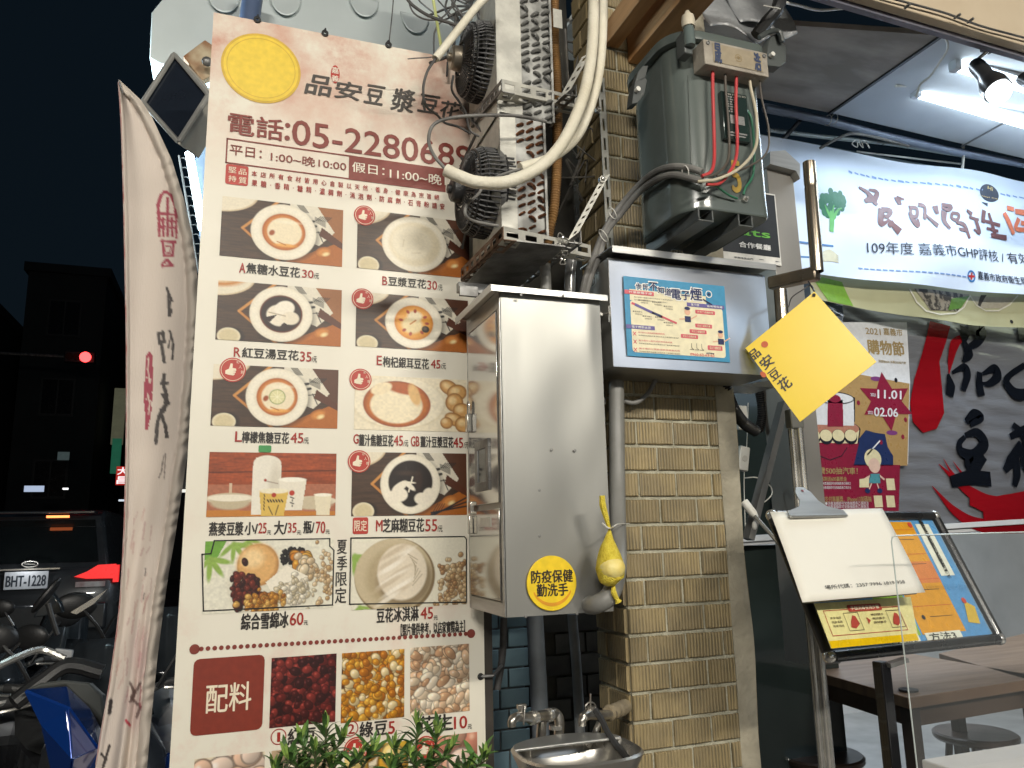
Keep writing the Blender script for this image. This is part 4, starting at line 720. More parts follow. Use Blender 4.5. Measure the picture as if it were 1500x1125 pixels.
for i in range(7):
    for j in range(3): NP.rectuv(m_, a[0]+.012+j*.011, a[1]-.016-i*.0065, a[0]+.021+j*.011+rnd.uniform(-.003, 0), a[1]-.012-i*.0065, 2)
NP.rectuv(m_, a[0]+.008, b[1]+.016, b[0]-.010, b[1]+.020, 2); NP.rectuv(m_, a[0]+.008, b[1]+.009, b[0]-.014, b[1]+.0125, 2); NP.rectuv(m_, a[0]+.020, a[1]-.085, b[0]-.014, a[1]-.062, 2)
NP.textuv(m2_, '有限公司', a[0]+.016, a[1]-.010, b[0]-.006, a[1]-.005, 3); m_.build('rating_print', M('plate_silver', (.42, .42, .40), (.25, .25, .25), .3, .6, ns=200), npl, smooth=False); m2_.build('maker_print', ink('a8a49a'), npl, smooth=False)
F5 = Sheet((0, TY0-.001, 0), (1, 0, 0)); m_ = MB(); F5.text(m_, '5', 1070, 235, 1086, 283, off=.03, k=2); m_.build('painted_number', ink('a8892c'), tr, smooth=False)
MB().tube([P(1008, 110, TY0-.001), P(1013, 240, TY0-.001)], .0016, 6).build('weld_bead', GT, tr)
# two thick cables from transformer to the gap
for i, (lab, dx) in enumerate((('upper of the two thick grey cables leaving the transformer', 0), ('lower of the two thick grey cables leaving the transformer', 1))):
    o = [(0, 0), (0, 12)][i]; pts = [(1028, 252+o[1]*1.1, 1.42), (1010, 246+o[1]*1.2, 1.44), (985, 244+o[1], 1.48), (960, 252+o[1], 1.54), (935, 272+o[1]*.9, 1.62), (908, 303+o[1], 1.67), (887, 335+o[1]*.6, 1.68), (870+i*8, 375, 1.68), (857+i*7, 410, 1.68), (850+i*5, 450, 1.70), (848+i*5, 500, 1.72), (852+i*5, 535, 1.73), (866+i*3, 570, 1.74), (884, 592-i*4, 1.76)]
    c_ = tag(MB().tube(cat([P(*p) for p in pts]), .0082, 10).build('power_cable', CABLE), lab, 'cable', 'thick grey power cables')
for x_, y_, Y_, t_ in ((1004, 252, 1.445, .3), (897, 312, 1.66, .9), (884, 345, 1.66, 1.1), (857, 497, 1.71, .1)):
    c_ = P(x_, y_, Y_); m_ = MB().tube([c_+Vector((.012*math.cos(t_+1.57)*math.cos(a_), .012*math.sin(a_), .016*math.cos(a_)*.9)) for a_ in np.linspace(0, 6.28, 16)], .0014, 5)
    tag(m_.build('cable_tie', WHITEP), {1004: 'white tie holding both grey cables in front of the transformer', 897: 'white tie round the grey cables on the pillar corner', 884: 'lower white tie round the grey cables above the meter box', 857: 'white tie on the cables left of the meter box latch'}[x_], 'cable tie')
# ================================================================== SLOTTED STEEL, AC UNITS
def slotbar(mb, p, q, wv, t, n, slot=.62, h=.42):
    """flat bar from p to q; wv = width vector, t = thickness vector; n oblong slots"""
    p = Vector(p); q = Vector(q); wv = Vector(wv); t = Vector(t); d = q-p
    def blk(a0, a1, b0, b1): mb.prism([p+d*a0+wv*b0, p+d*a1+wv*b0, p+d*a1+wv*b1, p+d*a0+wv*b1], t)
    lo = .5-h/2; hi = .5+h/2; blk(0, 1, 0, lo); blk(0, 1, hi, 1)
    for i in range(n+1):
        a0 = (i-(1-slot)/2)/n; a1 = (i+(1-slot)/2)/n; blk(max(a0, 0), min(a1, 1), lo, hi)
def shelf(name, label, FL, FR, BL, rusty=False, w_=.032):
    t = thing(name, label, 'shelf', FL); m = ZINC
    x = (FR-FL); up = Vector((0, 0, w_)); dep = (BL-FL)
    m_ = MB(); slotbar(m_, FL, FR, up, (0, .002, 0), 5); slotbar(m_, FL+Vector((0, .002, 0)), FR+Vector((0, .002, 0)), Vector((0, w_, 0)), (0, 0, .002), 5); m_.build('front_rail', m, t)
    m_ = MB(); slotbar(m_, FL, BL, up, (.002, 0, 0), 8); slotbar(m_, FL, BL, Vector((w_, 0, 0)), (0, 0, .002), 8); m_.build('side_rail', DULL if not rusty else RUST, t)
    o = FR-FL; o = Vector((.16, 0, o.z*.5)); m_ = MB(); slotbar(m_, FL+o, BL+o, Vector((w_, 0, 0)), (0, 0, .002), 8); slotbar(m_, FL+o+Vector((w_, 0, 0)), BL+o+Vector((w_, 0, 0)), up, (-.002, 0, 0), 8); m_.build('side_rail', DULL, t)
    m_ = MB(); slotbar(m_, BL, BL+Vector((.18, 0, 0)), up, (0, .002, 0), 5); m_.build('back_rail', DULL, t)
    return t
U1 = P(735, 134, 1.52); U1r = P(846, 158, 1.60); U1b = PXx(690, 186, U1.x)
L1 = P(737, 351, 1.52); L1r = P(866, 377, 1.62); L1b = PXx(674, 412, L1.x)
shelf('upper_condenser_shelf', 'upper slotted angle steel shelf frame, under the topmost condenser', U1, U1r, U1b)
ls = shelf('lower_condenser_shelf', 'lower slotted angle steel shelf frame, just above the tall steel cabinet', L1, L1r, L1b, True)
MB().box((L1.x+.012, L1.y+.01, L1.z+.004), (L1.x+.155, L1b.y-.01, L1.z+.007)).build('drip_tray', DULL, ls)
COILM = M('coil_grey', (.33, .33, .31), (.18, .18, .17), .5, .5, ns=20, bump=.2)
FANB = DUSTYB
def torus_half(r, t, n=8, m=6):
    mb = MB(); mb.tube([Vector((r*math.cos(a_), -r*.9*math.sin(a_), 0)) for a_ in np.linspace(0, math.pi, n)], t, m); return mb
def condenser(label, x0, x1, xc0, xc1, z0, z1, y0, y1, bend, fan, fr, copper):
    t = thing('condenser_unit', label, 'air conditioner', ((x0+x1)/2, (y0+y1)/2, z0), 'condensers stacked beside the pillar')
    MB().box((x0, y0, z0), (xc0, y0+.002, z1)).box((x0, y0, z0), (x0+.0015, y1, z1)).build('front_flange', ZINC, t, bevel=.0006)
    MB().box((xc0+.001, y0+.003, z0), (xc1, y0+.005, z1)).box((xc1, y0-.004, z0), (xc1+.006, y0+.02, z1)).build('tube_plate', M('tube_plate', (.40, .40, .38), (.2, .2, .19), .55, .4, ns=25), t)
    MB().box((xc0+.004, y0+.006, z0), (xc1-.002, y1, z1)).build('fin_block', M('aluminium_fins', (.10, .10, .10), (.05, .05, .05), .6, .6, ns=40), t)
    hb = torus_half(.0098 if not copper else .0085, .0040 if not copper else .0036).build('return_bend', bend, t, local=True); k = 0; hb.location = Vector((xc0+.012, y0+.003, z0+.012))-BASE[t.name]
    rows = int((z1-z0)/.0205); cols = 3; cw = (xc1-xc0-.02)/(cols-1)
    for i in range(rows):
        for j in range(cols):
            if i == 0 and j == 0: continue
            if rnd.random() < .06: continue
            b = dup(hb, Vector((xc0+.012+cw*j+rnd.uniform(-.001, .001), y0+.003, z0+.012+i*.0205+(.0102 if j == 1 else 0)))-BASE[t.name])
            b.rotation_euler = (0, rnd.choice([-.55, -.5, .6, -.45 if j else -.5, 1.4 if j == 1 else -.5])+rnd.uniform(-.1, .1), 0); s_ = rnd.uniform(.85, 1.1); b.scale = (s_, s_, s_)
    # shroud
    fx, fy, fz = fan; n = 28; V = []
    for i in range(n):
        a_ = 2*math.pi*i/n; V.append((fx+.045, fy+math.cos(a_)*fr*1.05, fz+math.sin(a_)*fr*1.05))
    corners = []
    for i in range(n):
        a_ = 2*math.pi*i/n; c_, s_ = math.cos(a_), math.sin(a_); m = max(abs(c_)/((y1-y0)/2), abs(s_)/((z1-z0)/2)); corners.append((x0, (y0+y1)/2+c_/m, (z0+z1)/2+s_/m))
    MB().add(V+corners, [(i, (i+1) % n, n+(i+1) % n, n+i) for i in range(n)]).build('fan_shroud', M('dull_shroud', (.16, .16, .155), (.09, .088, .08), .6, .3, ns=12, bump=.2), t, ang=60)
    # guard: ribs and rings
    m_ = MB(); D = .075
    for i in range(52):
        a_ = 2*math.pi*i/52; c_, s_ = math.cos(a_), math.sin(a_); m_.tube([Vector((fx+.065, fy+c_*fr*1.04, fz+s_*fr*1.04)), Vector((fx, fy+c_*fr, fz+s_*fr)), Vector((fx-D*.35, fy+c_*fr*.86, fz+s_*fr*.86)), Vector((fx-D*.50, fy+c_*fr*.45, fz+s_*fr*.45))], .0028, 5)
    for r_, dx in ((1.04, .045), (1.0, 0), (.93, -D*.25), (.86, -D*.35), (.7, -D*.40), (.57, -D*.43), (.45, -D*.50), (.34, -D*.50)):
        m_.tube([Vector((fx+dx, fy+math.cos(a_)*fr*r_, fz+math.sin(a_)*fr*r_)) for a_ in np.linspace(0, 6.2832, 40)], .0024, 5, cap=False)
    m_.build('fan_guard', FANB, t)
    m_ = MB().cyl((fx+.03, fy, fz), (fx+.0, fy, fz), fr*.28, 18)
    for i in range(5):
        a_ = 2*math.pi*i/5; r0 = fr*.25; m_.add([(fx+.028, fy+math.cos(a_)*r0, fz+math.sin(a_)*r0), (fx+.004, fy+math.cos(a_+.5)*r0, fz+math.sin(a_+.5)*r0), (fx+.004, fy+math.cos(a_+.75)*fr*.92, fz+math.sin(a_+.75)*fr*.92), (fx+.03, fy+math.cos(a_+.1)*fr*.92, fz+math.sin(a_+.1)*fr*.92)], [(0, 1, 2, 3)])
    m_.build('fan_blade', BLACKP, t)
    m_ = MB().lathe([(0, -.026), (.024, -.026), (.029, -.022), (.031, -.008), (.031, 0), (0, .0)], (fx-D*.50, fy, fz), (1, 0, 0), 22); m_.cyl((fx-D*.50-.034, fy, fz), (fx-D*.50-.026, fy, fz), .011, 14)
    m_.build('fan_motor', M('motor_housing', (.34, .29, .22), (.16, .14, .11), .35, .6, ns=18, bump=.1) if not copper else DUSTYB, t)
    return t
y0 = 1.575; y1 = 1.80
ux0, uxa, uxb = P(727, 100, y0).x, P(764, 100, y0).x, P(806, 100, y0).x
condenser('topmost condenser, its motor face shiny brown and its coil ends grey', ux0, P(727, 100, y0).x+.09, uxa, uxb, P(760, 172, y0).z, P(760, -60, y0).z, y0, y1, COILM, (P(713, 100, 1.66).x-.025, 1.68, PXx(690, 62, .50).z), .096, False)
lx0, lxa, lxb = P(733, 260, y0).x, P(757, 260, y0).x, P(797, 260, y0).x
condenser('lower condenser with copper brown coil ends and a black fan guard', lx0, lx0+.09, lxa, lxb, P(760, 343, y0).z, P(760, 168, y0).z, y0, y1, COPPER, (P(713, 260, 1.66).x-.025, 1.67, PXx(695, 260, .50).z), .106, True)
MB_ = MB(); MB_.box((ux0-.02, 1.80, U1.z-.01), (uxb+.02, 1.815, U1.z+.5))
# upright slotted angle on the pillar edge, braces
m_ = MB(); slotbar(m_, P(876, 112, 1.77), P(892, 372, 1.77)+Vector((-.004, 0, 0)), Vector((.020, 0, 0)), (0, .002, 0), 9, h=.36); tag(m_.build('slotted_upright', ZINC), 'upright slotted steel strip running down the pillar edge beside the cream hoses', 'bracket')
def brace(label, a, b, wv, n):
    m_ = MB(); slotbar(m_, a, b, Vector(wv)*1.35, (0, -.002, 0), n, slot=.38, h=.34); c_ = m_.build('steel_brace', ZINC); tag(c_, label, 'bracket')
brace('diagonal steel brace with round holes above the meter box corner', P(880, 262, 1.60), P(826, 362, 1.60), Vector((.019, 0, .012)), 9)
brace('short diagonal steel brace behind the cream hoses', P(852, 84, 1.60), P(812, 156, 1.60), Vector((.02, 0, .014)), 5)
m_ = MB()
for x_, y_, Y_ in ((883, 262, 1.59), (877, 160, 1.755), (822, 145, 1.58)): q = P(x_, y_, Y_); m_ = MB().cyl(q+Vector((0, .01, 0)), q, .009, 6).ell(q, (.006, .006, .006)); tag(m_.build('bracket_bolt', CHROME), {883: 'bolt head at the top of the long diagonal brace', 877: 'round bolt on the slotted upright beside the hoses', 822: 'bolt joining the short brace to the upper shelf'}[x_], 'bolt')
m_ = MB().box(P(810, 12, 1.6), P(824, 42, 1.6)+Vector((0, .003, 0))); tag(m_.build('mounting_tab', ZINC), 'small steel tab at the top right of the topmost condenser', 'bracket')
# ---- hoses, conduit, cables
def hose(nm, lab, pts, r, mt=CREAM, n=14, cat_='hose', group=None): return tag(MB().tube(cat([P(*p) for p in pts], 8), r, n).build(nm, mt), lab, cat_, group)
hose('insulated_hose', 'long cream foam hose ending at the lower black fan', [(870, -20, 1.50), (868, 60, 1.48), (860, 120, 1.46), (846, 165, 1.45), (822, 212, 1.44), (790, 245, 1.43), (745, 266, 1.42), (700, 267, 1.42), (672, 258, 1.43), (653, 249, 1.44)], .0135)
hose('insulated_hose', 'cream foam hose beside the long one, cut off over the copper coil', [(884, -20, 1.52), (882, 60, 1.50), (875, 120, 1.49), (858, 175, 1.485), (838, 208, 1.48), (805, 232, 1.475), (762, 246, 1.47)], .0115)
hose('insulated_hose', 'thin cream foam tube pointing down to the menu board title', [(725, -15, 1.50), (700, 8, 1.50), (668, 48, 1.50), (638, 86, 1.50)], .0092)
hose('hose_core', 'dark wire hanging from the thin cream tube over the menu title', [(638, 86, 1.50), (626, 105, 1.5), (620, 130, 1.51), (624, 155, 1.53), (640, 168, 1.58), (652, 180, 1.63), (672, 186, 1.66), (690, 196, 1.66)], .003, DCABLE, 8, 'cable')
hose('hose_core', 'grey cable looping left from between the two condensers', [(655, 250, 1.44), (636, 228, 1.46), (628, 205, 1.48), (636, 182, 1.49), (665, 172, 1.50), (710, 169, 1.5), (760, 170, 1.5), (800, 178, 1.52)], .0038, CABLE, 8, 'cable')
hose('hose_core', 'grey cable from the cut hose end down across the lower fan', [(764, 247, 1.47), (735, 256, 1.48), (712, 268, 1.50), (700, 285, 1.50), (684, 300, 1.48), (682, 315, 1.48), (695, 324, 1.5), (730, 331, 1.51)], .0034, CABLE, 8, 'cable')
hose('overhead_cable', 'black cable crossing in front of the metal sign to the upper fan', [(590, -10, 1.55), (605, 8, 1.55), (630, 24, 1.55), (660, 34, 1.55), (682, 42, 1.55)], .0038, DCABLE, 8, 'cable')
hose('overhead_cable', 'thin black cable sagging below the thick black one', [(596, -10, 1.6), (604, 16, 1.6), (622, 28, 1.6), (645, 27, 1.6), (662, 10, 1.6), (672, -10, 1.6)], .0022, DCABLE, 8, 'cable')
hose('overhead_cable', 'dark cable running down right behind the thin cream tube', [(655, -10, 1.7), (668, 10, 1.7), (682, 30, 1.7)], .003, DCABLE, 8, 'cable')
hose('overhead_cable', 'dark cable rising left of the topmost condenser flange', [(706, 34, 1.7), (700, 14, 1.7), (716, -10, 1.7)], .0045, DCABLE, 8, 'cable')
hose('overhead_cable', 'pale yellow green cord hanging in front of the metal sign', [(633, -10, 1.75), (638, 20, 1.76), (643, 50, 1.78), (648, 80, 1.8)], .0042, M('yellow_green_cord', (.55, .58, .22), (.4, .44, .15), .5), 8, 'cord')
hose('thin_cord', 'thin cord hanging from above to the right grommet of the menu board', [(577, -10, 1.85), (574, 25, 1.85), (570, 60, 1.86)], .0016, DCABLE, 6, 'cord')
hose('motor_lead', 'twisted black leads dropping from the upper fan motor', [(664, 110, 1.52), (662, 132, 1.54), (672, 148, 1.58), (682, 165, 1.6), (688, 190, 1.62), (702, 200, 1.62)], .0028, DCABLE, 8, 'cable')
c_ = MB().ribbed(cat([P(*p) for p in ((812, -20, 1.66), (812, 60, 1.66), (816, 130, 1.66), (816, 230, 1.66), (812, 300, 1.66), (804, 340, 1.66), (799, 384, 1.66))]), .0118, .0062, .0016); tag(c_.build('corrugated_conduit', M('orange_conduit', (.36, .20, .07), (.22, .12, .05), .55, ns=12, bump=.1)), 'orange brown corrugated conduit running down behind the lower condenser', 'conduit')
pipe_thing('grey pipe stub below the orange conduit', [(798, 384, 1.67), (799, 400, 1.67), (800, 430, 1.67)], .0135, GREYPVC, 'pipe_stub')
pipe_thing('ribbed grey pipe coupling right of the pipe stub', [(838, 378, 1.70), (835, 400, 1.70), (834, 432, 1.70)], .0145, M('wet_grey_pipe', (.17, .17, .165), (.08, .08, .08), .25, coat=.4), 'pipe_coupling')
m_ = MB()
for i in range(7): q = P(822+rnd.uniform(-4, 6), 345+i*6.5, 1.57); m_.tube([q+Vector((.007*math.cos(a_+i), .004*math.sin(2*a_), .006*math.sin(a_+i))) for a_ in np.linspace(0, 6.28, 12)], .0016, 5)
tag(m_.build('silver_chain', CHROME), 'small silver chain hanging at the foot of the diagonal brace', 'chain')
m_ = MB()
for i in range(26):
    a = P(rnd.uniform(835, 880), rnd.uniform(20, 330), rnd.uniform(1.85, 2.1)); m_.tube(cat([a, a+Vector((rnd.uniform(-.08, .08), rnd.uniform(-.05, .08), rnd.uniform(-.1, .1))), a+Vector((rnd.uniform(-.15, .15), rnd.uniform(-.05, .1), rnd.uniform(-.25, .25)))], 4), rnd.uniform(.002, .006), 5)
tag(m_.build('cable_tangle', M('sooty_cable', (.07, .065, .06), (.14, .13, .11), .7, ns=20)), 'tangle of dusty cables in the gap behind the cream hoses', 'cables', kind='stuff')
m_ = MB()
for i in range(34):
    a = P(rnd.uniform(662, 724), rnd.uniform(-25, 40), rnd.uniform(1.66, 2.0)); b = a+Vector((rnd.uniform(-.12, .12), rnd.uniform(-.05, .08), rnd.uniform(-.2, .2))); m_.tube(cat([a, (a+b)/2+Vector((rnd.uniform(-.06, .06), 0, rnd.uniform(-.05, .05))), b], 4), rnd.uniform(.0015, .004), 5)
for i in range(10):
    a = P(rnd.uniform(690, 722), rnd.uniform(190, 360), 1.7); b = a+Vector((rnd.uniform(-.03, .05), .1, rnd.uniform(-.12, .12))); m_.tube([a, b], rnd.uniform(.002, .004), 5)
tag(m_.build('cable_tangle', DCABLE), 'tangle of black cables above the upper fan', 'cables', kind='stuff')
m_ = MB().box((.62, 1.99, 1.2), (.94, 2.02, 3.3)); tag(m_.build('gap_back_panel', M('sooty_board', (.05, .045, .035), (.02, .02, .018), .9, ns=7)), 'dark board closing the gap between the condensers and the pillar', 'panel')  # plain dark board across the gap
m_ = MB(); m_.box(P(672, 426, 1.70), P(735, 422, 1.70)+Vector((0, .02, .006))); m_.box(P(674, 432, 1.68), P(700, 420, 1.68)+Vector((0, .01, 0))); tag(m_.build('steel_crossbar', DULL), 'dark steel crossbar between the menu board and the cabinet roof', 'bracket')
# ================================================================== TAPS, SINK, PLANT
def tap(label, bodyp, spoutp, mat, pts_body, rb):
    t = thing('water_tap', label, 'tap', P(*bodyp)); MB().tube(cat([P(*p) for p in pts_body], 6), rb, 14).build('tap_body', mat, t)
    return t
TAPM = M('worn_chrome', (.50, .48, .44), (.30, .28, .25), .3, .9, ns=30, bump=.1)
t = tap('brass-topped tap left of the sink on a pipe elbow', (790, 1052, 1.6), None, TAPM, [(750, 1064, 1.50), (750, 1056, 1.5), (758, 1050, 1.51), (775, 1051, 1.54), (800, 1048, 1.6), (812, 1045, 1.62), (819, 1055, 1.62), (818, 1085, 1.62)], [.008]*7+[.009]*12+[.0115]*12+[.011]*12)
m_ = MB().cyl(P(778, 1052, 1.545), P(784, 1051, 1.555), .0135, 16).cyl(P(802, 1048, 1.6), P(806, 1047, 1.605), .014, 16).cyl(P(814, 1062, 1.62), P(814, 1068, 1.62), .015, 16); m_.build('pipe_collar', CHROME, t)
m_ = MB().cyl(P(764, 1050, 1.52), P(764, 1036, 1.52), .0065, 12).box(P(759, 1040, 1.515), P(769, 1030, 1.525)).tube([P(769, 1034, 1.51), P(767, 1062, 1.505)], .002, 6); m_.build('tap_handle', TAPM, t, bevel=.0008)
pipe_thing('threaded pipe rising to the left tap', [(792, 1135, 1.62), (792, 1085, 1.62), (794, 1055, 1.62)], .0105, TAPM, 'riser_pipe')
t = tap('tap fixed to the pillar with a black strap over it', (880, 1045, 1.6), None, TAPM, [(853, 1063, 1.56), (853, 1054, 1.56), (860, 1047, 1.57), (872, 1047, 1.59), (890, 1047, 1.63), (905, 1043, 1.68)], [.008]*8+[.0105]*12+[.010]*21)
m_ = MB().cyl(P(866, 1046, 1.58), P(866, 1034, 1.58), .0085, 12).tube([P(865, 1036, 1.58)+Vector((.012*math.cos(a_), 0, .010*math.sin(a_))) for a_ in np.linspace(0, 6.28, 16)], .0018, 5).cyl(P(865, 1034, 1.58), P(865, 1016, 1.58), .0018, 6); m_.build('tap_handle', TAPM, t)
MB().tube(cat([P(890, 1045, 1.64), P(905, 1040, 1.69), P(915, 1035, 1.77)]), [.014+.004*math.sin(i*1.7) for i in range(17)], 12).build('taped_joint', M('old_tape', (.26, .21, .13), (.16, .13, .09), .8, bump=.4), t)
tag(MB().tube(cat([P(*p) for p in ((872, 1040, 1.54), (882, 1056, 1.52), (892, 1076, 1.50), (908, 1098, 1.47), (922, 1115, 1.43), (930, 1140, 1.4))]), .0065, 6).build('black_strap', RUBBER), 'black strap hanging over the pillar tap down to the sink', 'strap')
sk = thing('metal_sink', 'small stainless steel hand basin under the two taps', 'sink', P(845, 1110, 1.45))
sc = P(845, 1104, 1.46); a_ = []
def sring(k, z, f=1): return [Vector((sc.x+k*.118*math.copysign(abs(math.cos(t_))**.7, math.cos(t_)), sc.y+k*.10*math.copysign(abs(math.sin(t_))**.7, math.sin(t_))*f, z)) for t_ in np.linspace(0, 2*math.pi, 49)[:-1]]
m_ = MB(); loft(m_, [sring(.45, sc.z-.09), sring(.8, sc.z-.06), sring(.97, sc.z-.012), sring(1.02, sc.z), sring(1.04, sc.z+.006), sring(1.0, sc.z+.010), sring(.90, sc.z+.004), sring(.84, sc.z-.02), sring(.7, sc.z-.055), sring(.3, sc.z-.065)]); m_.build('basin', M('basin_steel', (.55, .53, .49), (.42, .40, .36), .28, .85, ns=5, rv=.08), sk, ang=60)
q = P(845, 1083, 1.50); m_ = MB(); loft(m_, [[Vector((sc.x+.115*math.cos(t_), 1.50+.065*max(-.1, math.sin(t_)), sc.z+h_)) for t_ in np.linspace(0, 2*math.pi, 41)[:-1]] for h_ in (.006, .012)]); m_.build('back_ledge', STEELB, sk, bevel=.002)
pipe_thing('short water hose bending from the pillar tap into the basin ledge', [(878, 1058, 1.55), (872, 1072, 1.55), (862, 1092, 1.53)], .006, TAPM, 'outlet_hose')
LEAF = M('narrow_leaf', (.09, .19, .045), (.05, .12, .03), .38, ns=20, rand=.45, rv=.1)
LEAFY = M('young_leaf', (.26, .38, .08), (.16, .27, .06), .4, ns=20, rand=.35)
STEM = M('green_stem', (.10, .12, .05), (.07, .06, .03), .6)
def leafmesh(name, L_, W_, mat, droop):
    V = []; n = 6
    for i in range(n+1):
        t_ = i/n; w_ = W_*math.sin(math.pi*min(1, t_*.92+.05))**.8*.5; z = .25*L_*math.sin(t_*1.6)-droop*L_*t_*t_; V += [(-w_, t_*L_, z+w_*.35), (0, t_*L_, z), (w_, t_*L_, z+w_*.35)]
    Fs = [(3*i+j, 3*i+j+1, 3*i+j+4, 3*i+j+3) for i in range(n) for j in (0, 1)]
    me = bpy.data.meshes.new(name); me.from_pydata(V, [], Fs); me.materials.append(mat); me.shade_smooth(); return me
lm = [leafmesh('leaf', .058, .0115, LEAF, .15), leafmesh('leaf', .048, .0105, LEAF, .4), leafmesh('leaf', .038, .0095, LEAFY, -.1)]
def shrub(label, tips, base, Y):
    t = thing('potted_shrub', label, 'plant', base); b0 = Vector(base)
    for (x_, y_, dY) in tips:
        tip = P(x_, y_, Y+dY); mid = (tip+b0)/2+Vector((rnd.uniform(-.02, .02), rnd.uniform(-.02, .02), .03)); st_ = cat([b0, mid, tip], 8)
        MB().tube(st_, [.004-.0025*i/16 for i in range(len(st_))], 6).build('stem', STEM, t)
        for i in range(19):
            f = i/19; q = st_[int(8+8*min(1, .35+.65*f))-0 if int(8+8*min(1, .35+.65*f)) < len(st_) else -1].lerp(tip, f*.7); o = bpy.data.objects.new('leaf', lm[2] if f > .72 else lm[rnd.randint(0, 1)]); COL.objects.link(o); o.parent = t
            o.location = q-b0; o.rotation_euler = (.1+1.2*f+rnd.uniform(-.25, .25), rnd.uniform(-.4, .4), i*2.4+rnd.uniform(-.4, .4)); s_ = rnd.uniform(.75, 1.1)*(1-.25*f); o.scale = (s_,)*3
shrub('narrow leaved green shrub in front of the left side of the menu board foot', [(478, 1066, 0), (440, 1083, .03), (418, 1110, -.03), (505, 1083, .04), (462, 1100, -.04), (398, 1128, 0), (530, 1112, 0), (485, 1120, .02), (440, 1128, .02), (548, 1100, .03)], P(465, 1230, 1.55), 1.5)
shrub('narrow leaved green shrub in front of the right side of the menu board foot', [(612, 1062, 0), (642, 1074, .02), (575, 1095, .03), (662, 1098, -.02), (600, 1110, -.04), (715, 1112, 0), (690, 1128, .02), (630, 1118, .02), (570, 1125, 0)], P(620, 1230, 1.55), 1.5)
# ================================================================== CANOPY, BEAMS
CZ = P(1250, 190, 2.32).z
PLY = M('grey_plywood', (.42, .37, .33), (.27, .24, .21), .85, ns=3, nd=9, stretch=(1, 3, 1), thr=(.4, .6), bump=.1, bs=40)
WBD = M('white_ceiling_board', (.62, .66, .70), (.50, .54, .58), .7, ns=4, bump=.05, thr=(.3, .8))
xs = PZz(1390, 60, CZ).x; s0 = PZz(1215, 165, CZ); s1_ = PZz(1378, 52, CZ)
cp = tag(MB().prism([PZz(1040, 60, CZ)+Vector((-.5, 0, 0)), (s1_.x, s1_.y, CZ), (s0.x, s0.y, CZ), (PZz(1040, 60, CZ).x-.5, s0.y+.0, CZ)], (0, 0, .02)).build('ceiling_panel', PLY, smooth=False), kind='structure')
tag(MB().prism([(s1_.x+.004, s1_.y, CZ), (7, s1_.y-.1, CZ), (7, 2.42, CZ), (s0.x+.004, s0.y, CZ)], (0, 0, .02)).build('ceiling', WBD, smooth=False), kind='structure')
m_ = MB().beam((s1_.x, s1_.y, CZ-.004), (s0.x, s0.y, CZ-.004), .012, .008); tag(m_.build('ceiling_joint_strip', BLACKP), 'black strip between the grey plywood and the white ceiling board', 'strip')
a = PZz(1478, 175, CZ); b = PZz(1408, 214, CZ); tag(MB().beam(a+Vector((0, 0, -.003)), b+Vector((0, 0, -.003)), .006, .005).build('ceiling_joint', M('joint_grey', (.2, .21, .22))), 'thin grey joint across the white ceiling board', 'strip')
# roof edge, beige fascia
fa = P(1300, 10, 1.36); FSC = M('beige_fascia', (.62, .52, .38), (.54, .44, .31), .6, ns=3)
fz0 = P(1500, 72, 1.42).z; fx = [P(1270, 0, 1.42), P(1400, 48, 1.42), P(1520, 82, 1.42)]
e0 = P(1275, -2, 1.44); e1 = P(1500, 66, 1.44); dd = (e1-e0).normalized(); A0 = e0-dd*.25; A1 = e0+dd*2.6
m_ = MB().prism([A0, A1, A1+Vector((0, .0, .5)), A0+Vector((0, .0, .5))], (-.0, .03, 0)); fas = m_.build('canopy_fascia', FSC, bevel=.003); tag(fas, 'beige fascia along the canopy edge at the top right', 'fascia')
m_ = MB().prism([A0+Vector((0, .032, -.012)), A1+Vector((0, .032, -.012)), A1+Vector((0, .032, .03)), A0+Vector((0, .032, .03))], (0, .018, 0)); tag(m_.build('fascia_rail', M('grey_violet_metal', (.25, .25, .30), (.16, .16, .2), .4, .5)), 'grey metal rail under the beige fascia', 'rail')
for px_, py_, lab in ((1325, 12, 'left screw under the fascia edge'), (1398, 27, 'middle screw under the fascia edge'), (1417, 33, 'screw just right of the middle one')): q = P(px_, py_, 1.425); tag(MB().cyl(q, q-Vector((0, .02, .0)), .004, 8).build('fascia_screw', DULL), lab, 'screw')
m_ = MB(); o_ = [A0+dd*k*.13+Vector((0, -.012, .012+.004*math.sin(k*2.1))) for k in range(18)]; tag(MB().tube(cat(o_, 4), .0035, 6).build('fascia_cable', DCABLE), 'thin dark cable clipped along the lower edge of the beige fascia', 'cable')
# timber beams over the transformer
WOOD = M('orange_timber', (.48, .25, .10), (.32, .16, .06), .6, ns=5, stretch=(6, .7, 6), bump=.12, bs=40)
def lumber(label, c, w_, px_list, Yn, Yf, mat=WOOD, h=.07):
    pass
bz = P(955, 20, 1.6).z
def beamY(label, xl, xr, z0, z1, ya, yb, mat=WOOD): return tag(MB().box((xl, ya, z0), (xr, yb, z1)).build('timber_beam', mat, bevel=.002), label, 'beam')
zb = P(960, 60, 1.62).z+.05
xA = PXx(948, 32, .958).x
beamY('narrow timber beam end nearest the pillar tiles, above the transformer', .962, 1.005, zb+.03, zb+.10, .9, 1.785)
beamY('wide orange timber beam running over the transformer from the pillar', 1.035, 1.12, zb-.01, zb+.09, .9, 1.785)
m_ = MB(); 
for i in range(2): 
    a = P(1050+i*44, 40-i*6, 1.58); m_.grid(lambda u, v, a=a: a+Vector((.20*u-.02, .01*math.sin(9*u+3*v)+.06*v, .16*v+.02*math.sin(7*u)*math.cos(4*v))), 12, 10)
